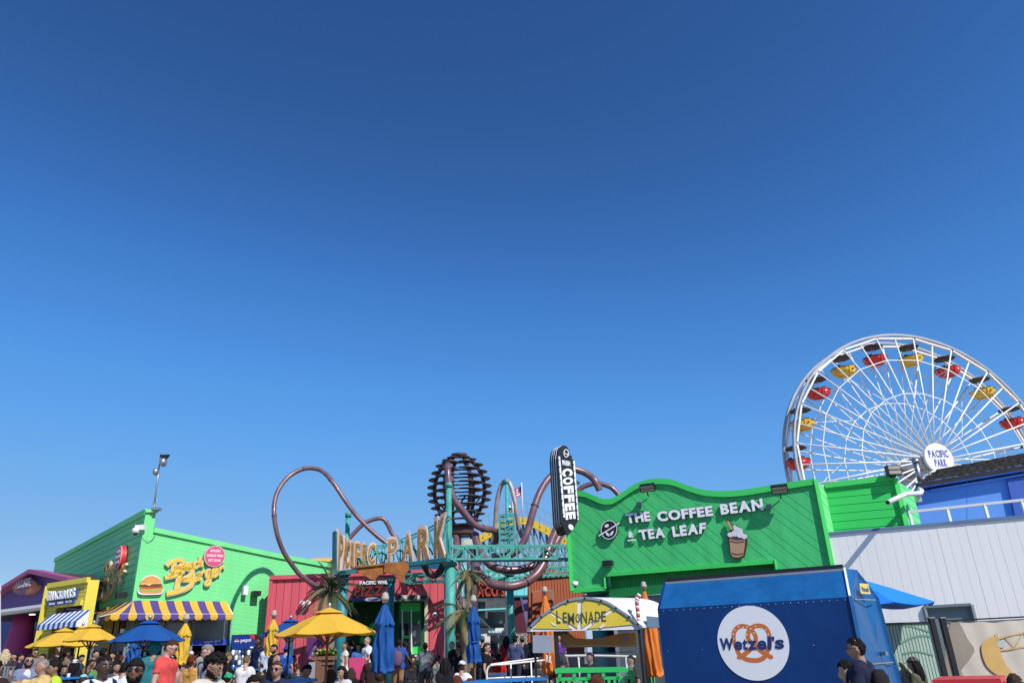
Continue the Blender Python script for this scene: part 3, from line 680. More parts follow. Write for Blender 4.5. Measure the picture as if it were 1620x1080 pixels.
    for k in range(5): panel(PR, [(628+10*k, 949), (636+10*k, 948.6), (638+10*k, 942.5), (630+10*k, 943)], .5, .52, M_CREAM if k % 2 else M_BLACK, 'canopy_panel', t)
    # pizza sign on a dark board
    s = thing('pizza_sign', PR.hit(590, 940), 'red neon pizza sign on a dark shaped board under white Pacific Wheel lettering', 'sign')
    panel(PR, [(557, 946), (558, 936), (566, 925), (580, 915), (600, 912), (625, 916), (625, 946)], .05, .16, mat('sign_maroon', (.03, .012, .016), .5), 'sign_board', s)
    neon = mat('neon_red_letters', (.17, .018, .016), .4)
    text_px(PR, 'PIZZA', (562, 943.5), (622, 941.5), (564, 929), (624, 926.5), .16, .24, neon, s, bold=.04)
    text_px(PR, 'PACIFIC WHEEL', (571, 925), (622, 923.5), (571, 920), (622, 918.5), .16, .22, M_WHITE, s, bold=.04, gap=.06)
    panel(PR, [(561, 952), (615, 950), (615, 944.5), (561, 946.5)], .05, .3, mat('cola_blue_band', (.015, .035, .17), .4), 'blue_band', s)
    panel(PR, ell(592, 948.5, 13.5, 3.2, 24), .3, .33, mat('pale_oval', (.35, .38, .5), .4), 'oval_badge', s)
    text_px(PR, 'PIZZA', (586, 950), (599, 949.6), (586, 947.3), (599, 947), .33, .34, neon, s, name='badge_lettering', joined=True)
    # wall lamp
    c = PR.hit(483, 953, .2); l = thing('twin_lamp', c, 'white twin-headed lamp on the coral red wall', 'lamp')
    for dx in (-.12, .12):
        mb = MB(); mb.lathe(c+Vector((dx, 0, 0)), [(.09, -.07), (.10, 0), (.05, .06)], 12, M=Matrix.Rotation(R(60), 3, 'X') @ Matrix.Rotation(R(40*dx*8), 3, 'Y')); mb.build('lamp_head', M_WHITE, l)
    mb = MB(); mb.box(c+Vector((0, .1, -.08)), (.12, .2, .06)); mb.build('mount', M_WHITE, l)
    c = PR.hit(688, 972, .04); l = thing('round_camera', c, 'tiny round camera on the bright red wall right of the cream post', 'camera')
    mb = MB(); mb.ball(c, (.09, .07, .09), 12); mb.build('shell', M_WHITE, l); mb = MB(); mb.ball(c+Vector((0, -.05, 0)), .045, 10); mb.build('lens', M_BLACK, l)
    # steps in front
    for k in range(4):
        mb = MB(); u0, u1 = uD0-1, uR+.3
        z1 = .45+.16*(3-k)*.8
        mb.prism([PR.pt(u0, .40-.01*k, .05+.35*k), PR.pt(u1, .40-.01*k, .05+.35*k), PR.pt(u1, .40-.01*k, .4+.35*k), PR.pt(u0, .40-.01*k, .4+.35*k)], Vector((0, 0, z1-.38))); mb.build('wooden_step', M_WOODP, t)
red_building()

# ---------------------------------------------------------------- aqua taco stand
PT = Plane(760, 940, 32.5, 92)
def tacos():
    b = PT.hit(760, 1040); t = thing('taco_building', (b.x, b.y, .45), 'aqua fronted taco restaurant with a shaded white and glass front', 'building')
    panel(PT, [(640, 945), (838, 942), (838, 900), (800, 896), (755, 902), (720, 888), (640, 892)], -.4, 0, M_AQUA, 'upper_wall', t)
    for x in range(650, 836, 12): panel(PT, [(x, 944), (x+.6, 944), (x+.6, 892), (x, 892)], 0, .02, M_AQUA, 'batten', t)
    panel(PT, [(640, 948), (840, 944), (840, 941), (640, 945)], -.3, .15, M_TEALD, 'soffit_beam', t)
    panel(PT, [(700, 1070), (838, 1070), (838, 940), (700, 942)], -2.0, -1.9, mat('dim_grey_wall', (.10, .11, .13), .7, var=.4, scale=3), 'rear_wall', t)
    panel(PT, [(716, 1045), (800, 1045), (800, 992), (716, 992)], -.6, -.5, M_WHITE, 'shopfront_wall', t)
    for x0, x1, y0, y1 in ((718, 745, 990, 950), (748, 766, 990, 950), (770, 798, 985, 966)):
        panel(PT, [(x0, y0), (x1, y0), (x1, y1), (x0, y1)], -.55, -.53, M_GLASSG, 'window_pane', t)
    for x0, x1, y0, y1 in ((720, 731, 1040, 1008), (775, 787, 1040, 1004), (789, 798, 1040, 1004)):
        panel(PT, [(x0, y0), (x1, y0), (x1, y1), (x0, y1)], -.49, -.47, M_GLASS, 'door_pane', t)
    panel(PT, [(754, 966), (800, 963.5), (800, 961), (754, 963.5)], -.4, .2, M_AQUA, 'canopy_edge', t)
    for i in range(9):
        x = 772+3*i; panel(PT, [(x, 1000), (x+2.2, 1000), (x+2.2, 996+random.uniform(0, 2)), (x, 995)], -.45, -.4, M_AQUA if i % 2 else M_WHITE, 'bunting_flag', t)
    s = thing('taco_sign', PT.hit(770, 930), 'red neon taco lettering on a dark board behind the palm', 'sign')
    panel(PT, [(746, 946), (800, 944), (800, 917), (748, 918)], .02, .2, mat('sign_charcoal', (.04, .035, .04), .6), 'sign_board', s)
    nl = mat('orange_neon_letters', (.55, .07, .03), .4)
    text_px(PT, "TACO'S", (747, 943.5), (799, 943), (747, 929), (799, 928.5), .2, .3, nl, s, bold=.03)
    text_px(PT, 'FRESH', (750, 927), (796, 926.5), (750, 919), (796, 918.5), .2, .3, nl, s, bold=.02)
    # right-hand side: leaning coloured panels and stone
    pa = thing('leaning_panel', PT.hit(818, 1000), 'maroon and violet painted surfboard-like panels between the teal post and the orange doors', 'panel')
    panel(PT, [(818, 1000), (834, 1000), (823, 945), (810, 945)], -.1, .05, mat('maroon_panel', (.11, .01, .03), .6), 'maroon_board', pa)
    panel(PT, [(833, 985), (845, 980), (838, 944), (826, 944)], -.1, .07, mat('violet_panel', (.20, .13, .42), .6), 'violet_board', pa)
    panel(PT, [(806, 1000), (820, 1000), (818, 942), (806, 942)], -.5, -.4, M_CREAM, 'pale_wall', t)
    st = thing('stone_counter', PT.hit(825, 1010), 'low wall of pale rounded stones behind the lemonade cart', 'wall')
    ms = [mat('stone_pale_%d' % i, c, .8) for i, c in enumerate(((.5, .45, .36), (.35, .27, .2), (.6, .56, .5)))]
    for j in range(6):
        for i in range(11):
            c = PT.hit(815+3.4*i+(j % 2)*1.7, 1001+3.2*j, .0); mb = MB(); mb.ball(c, (.05, .05, .04), 6); mb.build('stone', random.choice(ms), st)
tacos()

# ---------------------------------------------------------------- rust orange building
PO = Plane(870, 960, 29, 84)
def rust():
    b = PO.hit(870, 1040); t = thing('orange_building', (b.x, b.y, .45), 'rust orange board building with grey-framed double doors left of the coffee shop', 'building')
    q = PO.uv
    poly = [q(836, 1075), q(836, 914), q(880, 908.5), q(925, 906), q(925, 1075)]
    poly = [(u, z) for u, z in poly]
    mb = MB(); mb.prism([PO.pt(u, z, -.3) for u, z in poly], PO.n*.28); mb.build('wall', mat('rust_joint', (.12, .03, .012), .8), t)
    clad(PO, poly, math.pi/2, .11, .015, -.02, 0, M_RUST, 'siding', t)
    panel(PO, [(841, 1040), (875.5, 1040), (875.5, 932), (841, 935)], 0, .05, M_STEEL, 'door_frame', t)
    for x0, x1 in ((842, 858.5), (859.5, 873)):
        d = panel(PO, [(x0, 1040), (x1, 1040), (x1, 935), (x0, 936.5)], .05, .09, M_RUST, 'door', t)
    panel(PO, [(858.4, 1040), (859.6, 1040), (859.6, 935), (858.4, 935)], .09, .12, M_RED2, 'door_astragal', t)
    panel(PO, [(826, 966.5), (873, 966), (873, 964.8), (826, 965.3)], .09, .2, M_RED2, 'door_bar', t)
    # building top left of coffee (roof bits)
    mb = MB(); mb.bar(PO.hit(836, 912, .05), PO.hit(925, 904, .05), .12); mb.build('roof_trim', M_RUST, t)
rust()
PV = Plane(840, 890, 44, 90)
vt = thing('tiled_roof_building', PV.hit(850, 905), 'distant building with a low terracotta roof behind the lattice beams', 'building')
panel(PV, [(820, 905), (880, 905), (880, 897), (866, 892), (840, 893), (820, 898)], -2, 0, mat('terracotta_roof', (.35, .12, .06), .8, var=.3, scale=8), 'roof', vt)
panel(PV, [(820, 960), (900, 960), (900, 904), (820, 904)], -3, -.1, M_CREAM, 'wall', vt)
PY = Plane(520, 880, 46, 90)
yt = thing('yellow_shed', PY.hit(520, 890), 'pale yellow low roof peeking over the mint green parapet', 'building')
panel(PY, [(484, 884.5), (506, 881.5), (552, 882), (552, 905), (484, 905)], -3, 0, mat('pale_yellow_roof', (.75, .50, .20), .7, var=.2, scale=3), 'roof', yt)
panel(PY, [(500, 886), (552, 888), (552, 889.5), (500, 887)], 0, .1, M_YELP, 'roof_stripe', yt)

# ---------------------------------------------------------------- entrance arch PACIFIC PARK
def gd(x):
    K = [(528, 21.6), (545, 23.0), (560, 24.0), (580, 24.6), (600, 24.9), (640, 24.8), (680, 24.3), (712, 23.7), (800, 24.6), (900, 25.4)]
    for (a, b), (c, d) in zip(K, K[1:]):
        if x <= c: return b + (d-b)*(x-a)/(c-a)
    return K[-1][1]
def gat(x, y, back=0): return at(x, y, gd(x)+back)
def lattice(top, bot, depth, nb, nm, parent, m=M_TEAL, r=.04):
    """Box truss along two pixel polylines with real depth."""
    mb = MB()
    def lerp(P, f):
        s = f*(len(P)-1); i = min(int(s), len(P)-2); return P[i].lerp(P[i+1], s-i)
    for P in (top, bot):
        for bk in (0, depth):
            c = MB(); 
            for a, b in zip(P, P[1:]): c.bar(a+Vector((0, bk, 0)), b+Vector((0, bk, 0)), r*2)
            c.build('chord', m, parent)
    for i in range(nb+1):
        f = i/nb; a, b = lerp(top, f), lerp(bot, f)
        for bk in (0, depth):
            v = MB(); v.bar(a+Vector((0, bk, 0)), b+Vector((0, bk, 0)), r*1.5); v.build('upright', m, parent)
            if i < nb:
                c, d = lerp(top, (i+1)/nb), lerp(bot, (i+1)/nb); e = (a, d) if i % 2 else (b, c)
                v = MB(); v.bar(e[0]+Vector((0, bk, 0)), e[1]+Vector((0, bk, 0)), r*1.3); v.build('brace', m, parent)
        for p in (a, b): mb.bar(p, p+Vector((0, depth, 0)), r*1.2)
    stuff(mb.build('cross_ties', m, parent))
def column(x0, y0, x1, y1, d, r, m, label, name='arch_column'):
    tp = at(x0, y0, d); b = at(x1, y1, d); k = (.45-tp.z)/(b.z-tp.z); b = tp+(b-tp)*k; b = Vector((tp.x*.5+b.x*.5, tp.y, .42)); b.x = tp.x if abs(b.x-tp.x) < .3 else b.x
    t = thing(name, b, label, 'column')
    mb = MB(); mb.tube([b, Vector((b.x, b.y, tp.z))], r, 20); mb.build('shaft', m, t)
    mb = MB(); mb.lathe((b.x, b.y, tp.z), [(r*1.35, -.12), (r*1.35, .0), (r*1.1, .03)], 20); mb.build('cap_plate', m, t)
    mb = MB(); mb.lathe(b, [(r*1.5, 0), (r*1.5, .06), (r*1.1, .1)], 20); mb.build('base_plate', m, t)
    return t
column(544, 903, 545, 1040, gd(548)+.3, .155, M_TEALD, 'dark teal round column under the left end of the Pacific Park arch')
column(712, 888, 705, 1040, gd(708)+.3, .165, M_TEAL, 'thick teal round column under the right end of the Pacific Park arch')
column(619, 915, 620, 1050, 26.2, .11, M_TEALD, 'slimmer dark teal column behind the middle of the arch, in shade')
column(806, 905, 806, 1040, 26.5, .125, M_TEAL, 'teal column carrying the lattice beam left of the orange building')
column(801, 760, 806, 880, 26.8, .06, M_TEAL, 'slender teal mast holding up the looping tube above the lattice beam', 'mast')
column(710, 765, 710, 890, 25.0, .095, M_TEAL, 'square-topped teal mast standing over the right end of the arch', 'mast')
column(551, 812, 551, 850, 26.4, .08, M_TEAL, 'short teal strut clamped under the big looping tube', 'mast')
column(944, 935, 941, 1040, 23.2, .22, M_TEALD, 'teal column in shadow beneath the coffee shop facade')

def arch():
    t = thing('entrance_arch', gat(620, 895), 'curved Pacific Park entrance sign of tall letters on a teal lattice', 'sign')
    # letter quads: (char, xl, xr, ybl, ybr, ytl, ytr)
    def s4(l): return l
    L = [('P', 533.5, 541.5, 903.5, 902, 841, 850), ('A', 541, 548.5, 900, 899, 848.5, 853), ('C', 544.5+.5, 552.5, 898.8, 897.5, 854, 857), ('I', 553.5, 557.5, 897.3, 896.5, 856.5, 858),
         ('F', 560, 569, 895.8, 894.6, 857.5, 859.5), ('I', 572, 577, 894.5, 893.8, 859.5, 860), ('C', 580, 594.5, 893, 891, 860.5, 860),
         ('P', 612.5, 629.5, 890, 888, 852, 850), ('A', 635, 654.5, 888.2, 887.3, 845.5, 841), ('R', 659.5, 681.5, 886.6, 885.2, 836.5, 830), ('K', 686, 707, 884.8, 884, 823.5, 814)]
    for ch, xl, xr, ybl, ybr, ytl, ytr in L:
        BL, BR, TL, TR = gat(xl, ybl), gat(xr, ybr), gat(xl, ytl), gat(xr, ytr)
        for a, b in ((BL, TL), (BR, TR)): b.x, b.y = a.x+(b.x-a.x)*.15, a.y+(b.y-a.y)*.15
        n = (BR-BL).cross(TL-BL).normalized()
        if n.dot(CAM-BL) < 0: n = -n
        wdt = (BR-BL).length
        sb = text_quad(ch, BL, BR, TL, TR, n, -.09, 0, M_PINKW, t, bold=.06, gap=0)[0]
        i = .10; c = lambda a, b, f: a+(b-a)*f
        BLi, BRi, TLi, TRi = c(BL, BR, i), c(BR, BL, i), c(TL, TR, i), c(TR, TL, i)
        text_quad(ch, c(BLi, TLi, .045), c(BRi, TRi, .045), c(TLi, BLi, .045), c(TRi, BRi, .045), n, 0, .02, mat('arch_letter_gold', (.40, .22, .045), .5, var=.5, scale=6), sb, name='letter_face', bold=.01, gap=0)
    mb = MB()
    xs = [531, 538, 545, 552, 560, 570, 582, 600, 620, 640, 660, 680, 700, 712]
    yb = lambda x: 906 - (x-531)*(21/181)
    tops = {531: 838, 545: 850, 560: 855, 580: 857, 600: 857, 620: 852, 640: 845, 660: 837, 680: 828, 712: 810}
    def yt(x):
        K = sorted(tops.items())
        for (a, b), (c, d) in zip(K, K[1:]):
            if x <= c: return b+(d-b)*(x-a)/(c-a)
        return K[-1][1]
    for x0, x1 in zip(xs, xs[1:]): mb.bar(gat(x0, yb(x0)), gat(x1, yb(x1)), .3, .12)
    mb.build('sill_beam', M_TEALD, t)
    top = [gat(x, yt(x)+6, .45) for x in xs]; bot = [gat(x, yb(x)-2, .45) for x in xs]
    lattice(top, bot, .5, 18, 'truss', t, M_TEAL, .024)
    # scrolls of the backing frame
    for x in (560, 600, 630, 650, 672):
        mb = MB(); c = gat(x, yb(x)-12, .4); mb.tube([c+Vector((.25*math.cos(a), 0, .25*math.sin(a))) for a in np.linspace(0, 5.2, 14)], .03, 6); mb.build('scroll', M_TEAL, t)
    # dark end plate on the left
    mb = MB(); mb.prism([gat(531, 905), gat(534.5, 904.5), gat(534.5, 842), gat(531.5, 839)], Vector((-.15, .2, 0))); mb.build('end_plate', M_TEALD, t)
    # orange fish-tail awning under the sill
    k = thing('orange_canopy', gat(600, 905), 'ragged orange and gold painted canopy hanging under the middle of the arch sign', 'canopy')
    P = Plane(600, 900, gd(600)-1.25, 84)
    m = mat('gold_orange_paint', (.33, .11, .015), .6, var=.6, scale=3)
    panel(P, sp2([(557, 899), (578, 911), (592, 917), (599, 910), (611, 905.5), (611, 892)], 3)+[(611, 892)], -.1, .02, m, 'left_lobe', k)
    panel(P, sp2([(608, 905.5), (616, 905.5), (624, 909.5), (631.5, 918), (638, 921), (642, 909), (647, 900), (646, 890.5)], 3)+[(608, 892)], -.05, .08, m, 'right_lobe', k)
    mb = MB(); mb.prism([P.hit(557, 898.5, .08), P.hit(646, 889, .08), P.hit(646, 889, -.7), P.hit(557, 898.5, -.7)], Vector((0, 0, .05))); mb.build('ridge', m, k)
arch()
def lattice_beam(y0, x0, x1, dy, h, back, label, nb):
    t = thing('lattice_beam', gat((x0+x1)/2, y0, back), label, 'beam', 'teal lattice beams')
    n = 8; xs = [x0+(x1-x0)*i/n for i in range(n+1)]
    top = [gat(x, y0+dy*(x-x0), back) for x in xs]; bot = [gat(x, y0+h+dy*(x-x0), back) for x in xs]
    lattice(top, bot, .5, nb, 'truss', t, M_TEAL, .030)
lattice_beam(863, 712, 902, -.004, 21, 0, 'upper teal lattice beam running from the arch to the coffee shop', 9)
lattice_beam(908, 640, 905, -.05, 13, 2.2, 'lower teal lattice beam behind the looping tubes', 16)
def tower_box():
    t = thing('lattice_cage', gat(805, 865, 1.0), 'upright teal lattice cage around the slender mast', 'frame')
    c = at(803, 865, 26.8); z0 = at(805, 862, 26.8).z; z1 = at(801, 815, 26.8).z; s = .16*1.0*1.6
    for dx in (-1, 1):
        for dy in (-1, 1): mb = MB(); mb.bar((c.x+dx*s, c.y+dy*s, z0), (c.x+dx*s, c.y+dy*s, z1), .06); mb.build('post', M_TEAL, t)
    n = 5
    for i in range(n+1):
        z = z0+(z1-z0)*i/n; mb = MB(); Q = [(c.x-s, c.y-s, z), (c.x+s, c.y-s, z), (c.x+s, c.y+s, z), (c.x-s, c.y+s, z)]
        for a, b in zip(Q, Q[1:]+Q[:1]): mb.bar(a, b, .05)
        mb.build('ring', M_TEAL, t)
        if i < n:
            dz = (z1-z0)/n; mb = MB(); mb.bar((c.x-s, c.y-s, z), (c.x+s, c.y-s, z+dz), .035); mb.bar((c.x+s, c.y-s, z), (c.x+s, c.y+s, z+dz), .035); mb.build('brace', M_TEAL, t)
tower_box()

# ---------------------------------------------------------------- looping tubes and globe
def tube_thing(P, r, label, m=M_MAR, joints=(), name='looping_tube'):
    pts = [at(*p) if len(p) == 3 else at(p[0], p[1], 27) for p in P]; S = smooth_path(pts, 8)
    L = MB(); L.tube(S, r, 14); mid = S[len(S)//2]
    t = thing(name, (mid.x, mid.y, min(p.z for p in S)), label, 'tube', 'maroon looping tubes'); L.build('tube', m, t)
    for f in joints:
        i = int(f*(len(S)-2)); mb = MB(); d = (S[i+1]-S[i]); mb.tube([S[i]-d*.25, S[i]+d*.25], r*1.18, 14); mb.build('collar', m, t)
    return t
tube_thing([(522, 938, 26.6), (500, 926, 26.4), (478, 912, 26.2), (462, 893, 26.0), (448, 871, 25.8), (438, 843, 25.6), (433.5, 812, 25.6), (435.5, 788, 25.8), (444, 769, 26.0), (459, 752, 26.2), (478, 742, 26.3), (495, 740.5, 26.3), (511, 746, 26.2), (527, 763, 26.0), (545, 790, 25.9), (562, 813, 25.9), (582, 834, 25.9), (600, 850, 25.9), (616, 862, 25.9)], .075,
           'biggest looping tube, arching over the mint green roof and down behind the arch letters', joints=(.33, .57, .72))
tube_thing([(552, 852, 27), (560, 843, 27), (572, 831, 27), (584, 823.5, 27), (599, 819.5, 27), (608, 822, 27), (614.5, 832, 27), (620, 843, 27), (629, 852, 27)], .075, 'small humped tube crossing behind the big loop above the arch letters', joints=(.3, .7))
tube_thing([(709, 735, 26.2), (708.5, 745, 25.9), (711, 768, 25.8), (720, 792, 25.8), (736, 812, 25.9), (748, 827, 26), (764, 835.5, 26.2), (779, 838, 26.6), (785, 845, 26.9), (783, 858, 27.2), (776, 868, 27.4)], .115, 'tube curling down in front of the dark globe', joints=(.1, .62))
tube_thing([(775, 872, 28.5), (781, 850, 28.4), (784, 825, 28.3), (785.5, 800, 28.2), (790, 776, 28.1), (796, 763, 28), (802, 760, 27.8), (808, 768, 27.7), (814, 790, 27.6), (817, 810, 27.6), (820, 830, 27.7), (826, 850, 27.8)], .085, 'narrow upright loop over the slender teal mast', m=mat('weathered_tube_paint', (.42, .33, .32), .45, .1, var=.35, scale=5), joints=(.45,))
tube_thing([(779, 880, 27.2), (790, 880.5, 27.1), (803, 878.5, 27), (818, 871, 27), (829, 855, 27), (837, 832, 27.1), (845, 803, 27.2), (855, 777, 27.4), (868, 757, 27.6), (884, 746, 27.8), (903, 742, 28), (919, 745, 28.1), (931, 751, 28.1), (941, 760, 28), (948.5, 775, 28)], .13, 'broad tube arch passing behind the black coffee sign', joints=(.2, .45))
tube_thing([(905, 790, 29), (917, 774, 29), (928, 767.5, 29), (944, 764, 29), (958, 767, 29), (970, 773, 29), (985, 790, 29)], .10, 'short tube hump showing over the wavy green parapet', joints=(.5,))
tube_thing([(752, 845, 26.4), (754, 858, 26.2), (760, 871, 26), (769, 886, 25.7), (782, 896.5, 25.6), (800, 901, 25.6), (820, 901, 25.7), (839, 896, 25.8), (853, 888, 26), (866, 874, 26.2), (877, 861, 26.4), (885, 848, 26.6), (893, 832, 26.8)], .135, 'upper of the two big tubes sagging in front of the lattice beams', joints=(.42, .8))
tube_thing([(762, 886, 27.0), (756, 890, 26.2), (752.5, 896, 25.6), (759, 908, 25.2), (776, 921.5, 24.9), (801, 927, 24.8), (824, 923.5, 24.9), (843, 913, 25), (857, 896, 25.2), (868, 868, 25.5), (876, 848, 25.8), (884, 830, 26.1)], .145, 'lowest big tube sagging below the lattice beams', joints=(.35, .6))
tube_thing([(665, 875, 25.6), (669, 888, 25.5), (676, 902, 25.4), (686.5, 909.5, 25.4), (696, 903, 25.4), (702, 889, 25.5), (706, 870, 25.6)], .11, 'small dark tube dipping below the letters near the right column', m=M_MARD)
tube_thing([(716, 888, 26.2), (721, 897, 26.2), (729, 905, 26.2), (738, 908, 26.2)], .04, 'thin pipe curling beside the thick teal column')
M_MARP = mat('plate_mauve_grey', (.13, .085, .085), .5, .1, var=.3, scale=3)
def globe():
    d = 29.5; c = at(727, 778, d); sc = (at(777, 778, d)-at(677, 778, d)).length/100
    base = at(737, 860, d); t = thing('slatted_globe', (c.x, c.y, .45), 'dark openwork globe of stacked ring plates on a drum and posts', 'sculpture')
    cx, cy = c.x, c.y
    def zy(y): return at(727, y, d).z
    ys = [719.5, 727, 736, 747, 758, 769.5, 780.5, 791.5, 802.5, 813.5, 824]
    hw = [13, 28, 38.5, 45, 49.5, 51.5, 51.5, 49.5, 45.5, 40, 35]
    prof = []
    for y, h in zip(ys, hw):
        z = zy(y+1); ro = h*sc; ri = max(.02, ro-.30); mb = MB(); n = 40
        if y < 722: mb.lathe((cx, cy, z), [(0.01, -.03), (ro, -.03), (ro, .05), (0.01, .05)], n, smooth=False)
        else:
            mb.lathe((cx, cy, z), [(ri, .0), (ri+.07, -.01), (ri+.07, .03), (ri, .04), (ri, .0)], n, smooth=False, cap=False)
            for k in range(6):
                a0 = 2*math.pi*k/6; m_ = 12; ex = []; P_ = []
                for j in range(m_+1):
                    s_ = j/m_*2-1; a = a0+s_*.50; P_.append(((ri+.02+(ro-ri-.02)*(1-s_*s_)**.6), a))
                Q_ = [(ri+.01, a0+(j/m_*2-1)*.50) for j in range(m_, -1, -1)]
                pl_ = MB(); pl_.prism([Vector((cx+r_*math.cos(a), cy+r_*math.sin(a), z+.045-.05*(r_-ri))) for r_, a in P_+Q_[1:-1]], Vector((0, 0, -.02))); pl_.build('side_plate', M_MARP, t); mb.f = mb.f[:-0] if False else mb.f
        mb.build('ring_plate', M_MARD, t); prof.append((ri*.98, z))
    for k in range(6):
        a = 2*math.pi*k/6; mb = MB(); P = smooth_path([(cx+(r+.02)*math.cos(a), cy+(r+.08)*math.sin(a), z) for r, z in prof[1:]], 3)
        mb.tube(P, .075, 6, smooth=False); mb.build('rib', M_MARD, t)
    for k in range(8):
        a = 2*math.pi*k/8+.3; b = a+2*math.pi/8; mb = MB()
        r = prof[-2][0]; mb.bar((cx+r*math.cos(a), cy+r*math.sin(a), prof[-1][1]), (cx+prof[-4][0]*math.cos(b), cy+prof[-4][0]*math.sin(b), prof[-4][1]), .05); mb.build('brace', M_MARD, t)
    zb = zy(832); ze = zy(848); r = 21*sc
    mb = MB(); mb.lathe((cx+.1, cy, ze), [(r*.9, 0), (r*1.05, .05), (r*1.05, (zb-ze)*.4), (r*.85, (zb-ze)*.45), (r*.85, (zb-ze)*.8), (r*1.15, (zb-ze)*.9), (r*1.15, zb-ze)], 30, smooth=False); mb.build('drum', M_MARD, t)
    for k in range(3):
        a = 2*math.pi*k/3; mb = MB(); mb.tube([(cx+.1+.42*math.cos(a), cy+.42*math.sin(a), ze), (cx+.1+.42*math.cos(a), cy+.42*math.sin(a), .45)], .13, 12); mb.build('post', M_MAR if k else M_MARD, t)
    mb = MB(); mb.tube([(cx-.35, cy, zb), (cx-.32, cy, zy(745))], [.14, .1], 12); mb.build('inner_post', M_MAR, t)
    mb = MB(); mb.box(at(742, 858, d-.8), (.28*1.2, .3, .22)); mb.build('junction_box', M_CREAM, t)
globe()

# ---------------------------------------------------------------- yellow roller coaster behind, flags
def coaster():
    d = 44; t = thing('roller_coaster', at(827, 880, d), 'yellow roller coaster hump on grey supports beyond the lattice beam', 'ride')
    P = [(725, 868), (740, 860), (764, 850), (783, 838.5), (797, 829), (809, 824.5), (827, 823.5), (844, 828.5), (864, 838.5), (882, 849), (905, 861), (925, 869)]
    P = sp2(P, 4); 
    for bk in (0, 1.4):
        mb = MB()
        for a, b in zip(P, P[1:]): mb.bar(at(*a, d+bk), at(*b, d+bk), .22, .42)
        mb.build('track_rail', mat('coaster_yellow', (.70, .45, .02), .5, var=.1), t)
    for i in range(0, len(P)-1, 2):
        p = P[i]; mb = MB(); mb.bar(at(p[0], p[1], d-.15), at(p[0], p[1], d+1.6), .05); mb.build('cross_tie', M_BLACK, t)
        mb = MB(); a = at(p[0], p[1]+4, d+.2); mb.bar(a, Vector((a.x, a.y, .5)), .12); mb.build('support_post', M_GREY, t)
        if i+2 < len(P):
            b = at(P[i+2][0], P[i+2][1]+4, d+.2); mb = MB()
            for k in range(3): mb.bar(a-Vector((0, 0, k*1.0)), b-Vector((0, 0, (k+1)*1.0)), .07)
            mb.build('diagonal', M_GREY, t)
        mb = MB(); mb.bar(at(p[0], p[1], d-.1), at(p[0], p[1], d-.1)+Vector((0, 0, 1.1)), .035); mb.build('rail_post', M_STEEL, t)
    for h in (.55, 1.1):
        mb = MB()
        for a, b in zip(P, P[1:]): mb.bar(at(*a, d-.1)+Vector((0, 0, h)), at(*b, d-.1)+Vector((0, 0, h)), .03)
        mb.build('hand_rail', M_STEEL, t)
coaster()
def flag(x0, yt, x1, yb, d, fw_, fh, kind, label):
    a = at(x0, yt, d); b = Vector((a.x, a.y, at(x1, yb, d).z)); t = thing('flag', b, label, 'flag')
    mb = MB(); mb.tube([b, a], .03, 6); mb.build('pole', M_WMET, t)
    def pt(u, v): return a + Vector((-u*fw_*.75, .12*math.sin(u*7), -.15-v*fh-u*fh*.55))
    if kind == 'us':
        for s in range(7):
            mb = MB(); n = 6; vs = [pt(i/n, (s+q)/7)+Vector((0, dy, 0)) for dy in (0, .02) for q in (0, 1) for i in range(n+1)]
            k = n+1; fs = [[i, i+1, k+i+1, k+i] for i in range(n)] + [[2*k+i, 3*k+i, 3*k+i+1, 2*k+i+1] for i in range(n)]
            mb.add(vs, fs); mb.build('stripe', M_RED2 if s % 2 == 0 else M_WHITE, t)
        mb = MB(); n = 3; vs = [pt(i/n*.42, q*.55)+Vector((0, dy, 0)) for dy in (-.02, .03) for q in (0, 1) for i in range(n+1)]; k = n+1
        mb.add(vs, [[i, i+1, k+i+1, k+i] for i in range(n)]+[[2*k+i, 3*k+i, 3*k+i+1, 2*k+i+1] for i in range(n)]); mb.build('canton', M_PURP, t)
    else:
        mb = MB(); n = 6; vs = [pt(i/n, q)+Vector((0, dy, 0)) for dy in (0, .02) for q in (0, 1) for i in range(n+1)]; k = n+1
        mb.add(vs, [[i, i+1, k+i+1, k+i] for i in range(n)]+[[2*k+i, 3*k+i, 3*k+i+1, 2*k+i+1] for i in range(n)]); c = mb.build('cloth', M_WHITE, t)
        mb = MB(); p = pt(.5, .5); mb.ball(p, (.18, .05, .1), 8); mb.build('bear', M_BROWN, c)
        mb = MB(); mb.add([pt(i/n, q)+Vector((0, -.02, 0)) for q in (.85, 1) for i in range(n+1)], [[i, i+1, k+i+1, k+i] for i in range(n)]); mb.build('red_band', M_RED2, c)
flag(825, 763, 827, 824, 42, .62, .52, 'us', 'american flag on a pole over the yellow coaster hump')
flag(811, 792, 812, 822, 43, .6, .4, 'ca', 'small white state flag drooping left of the american flag')

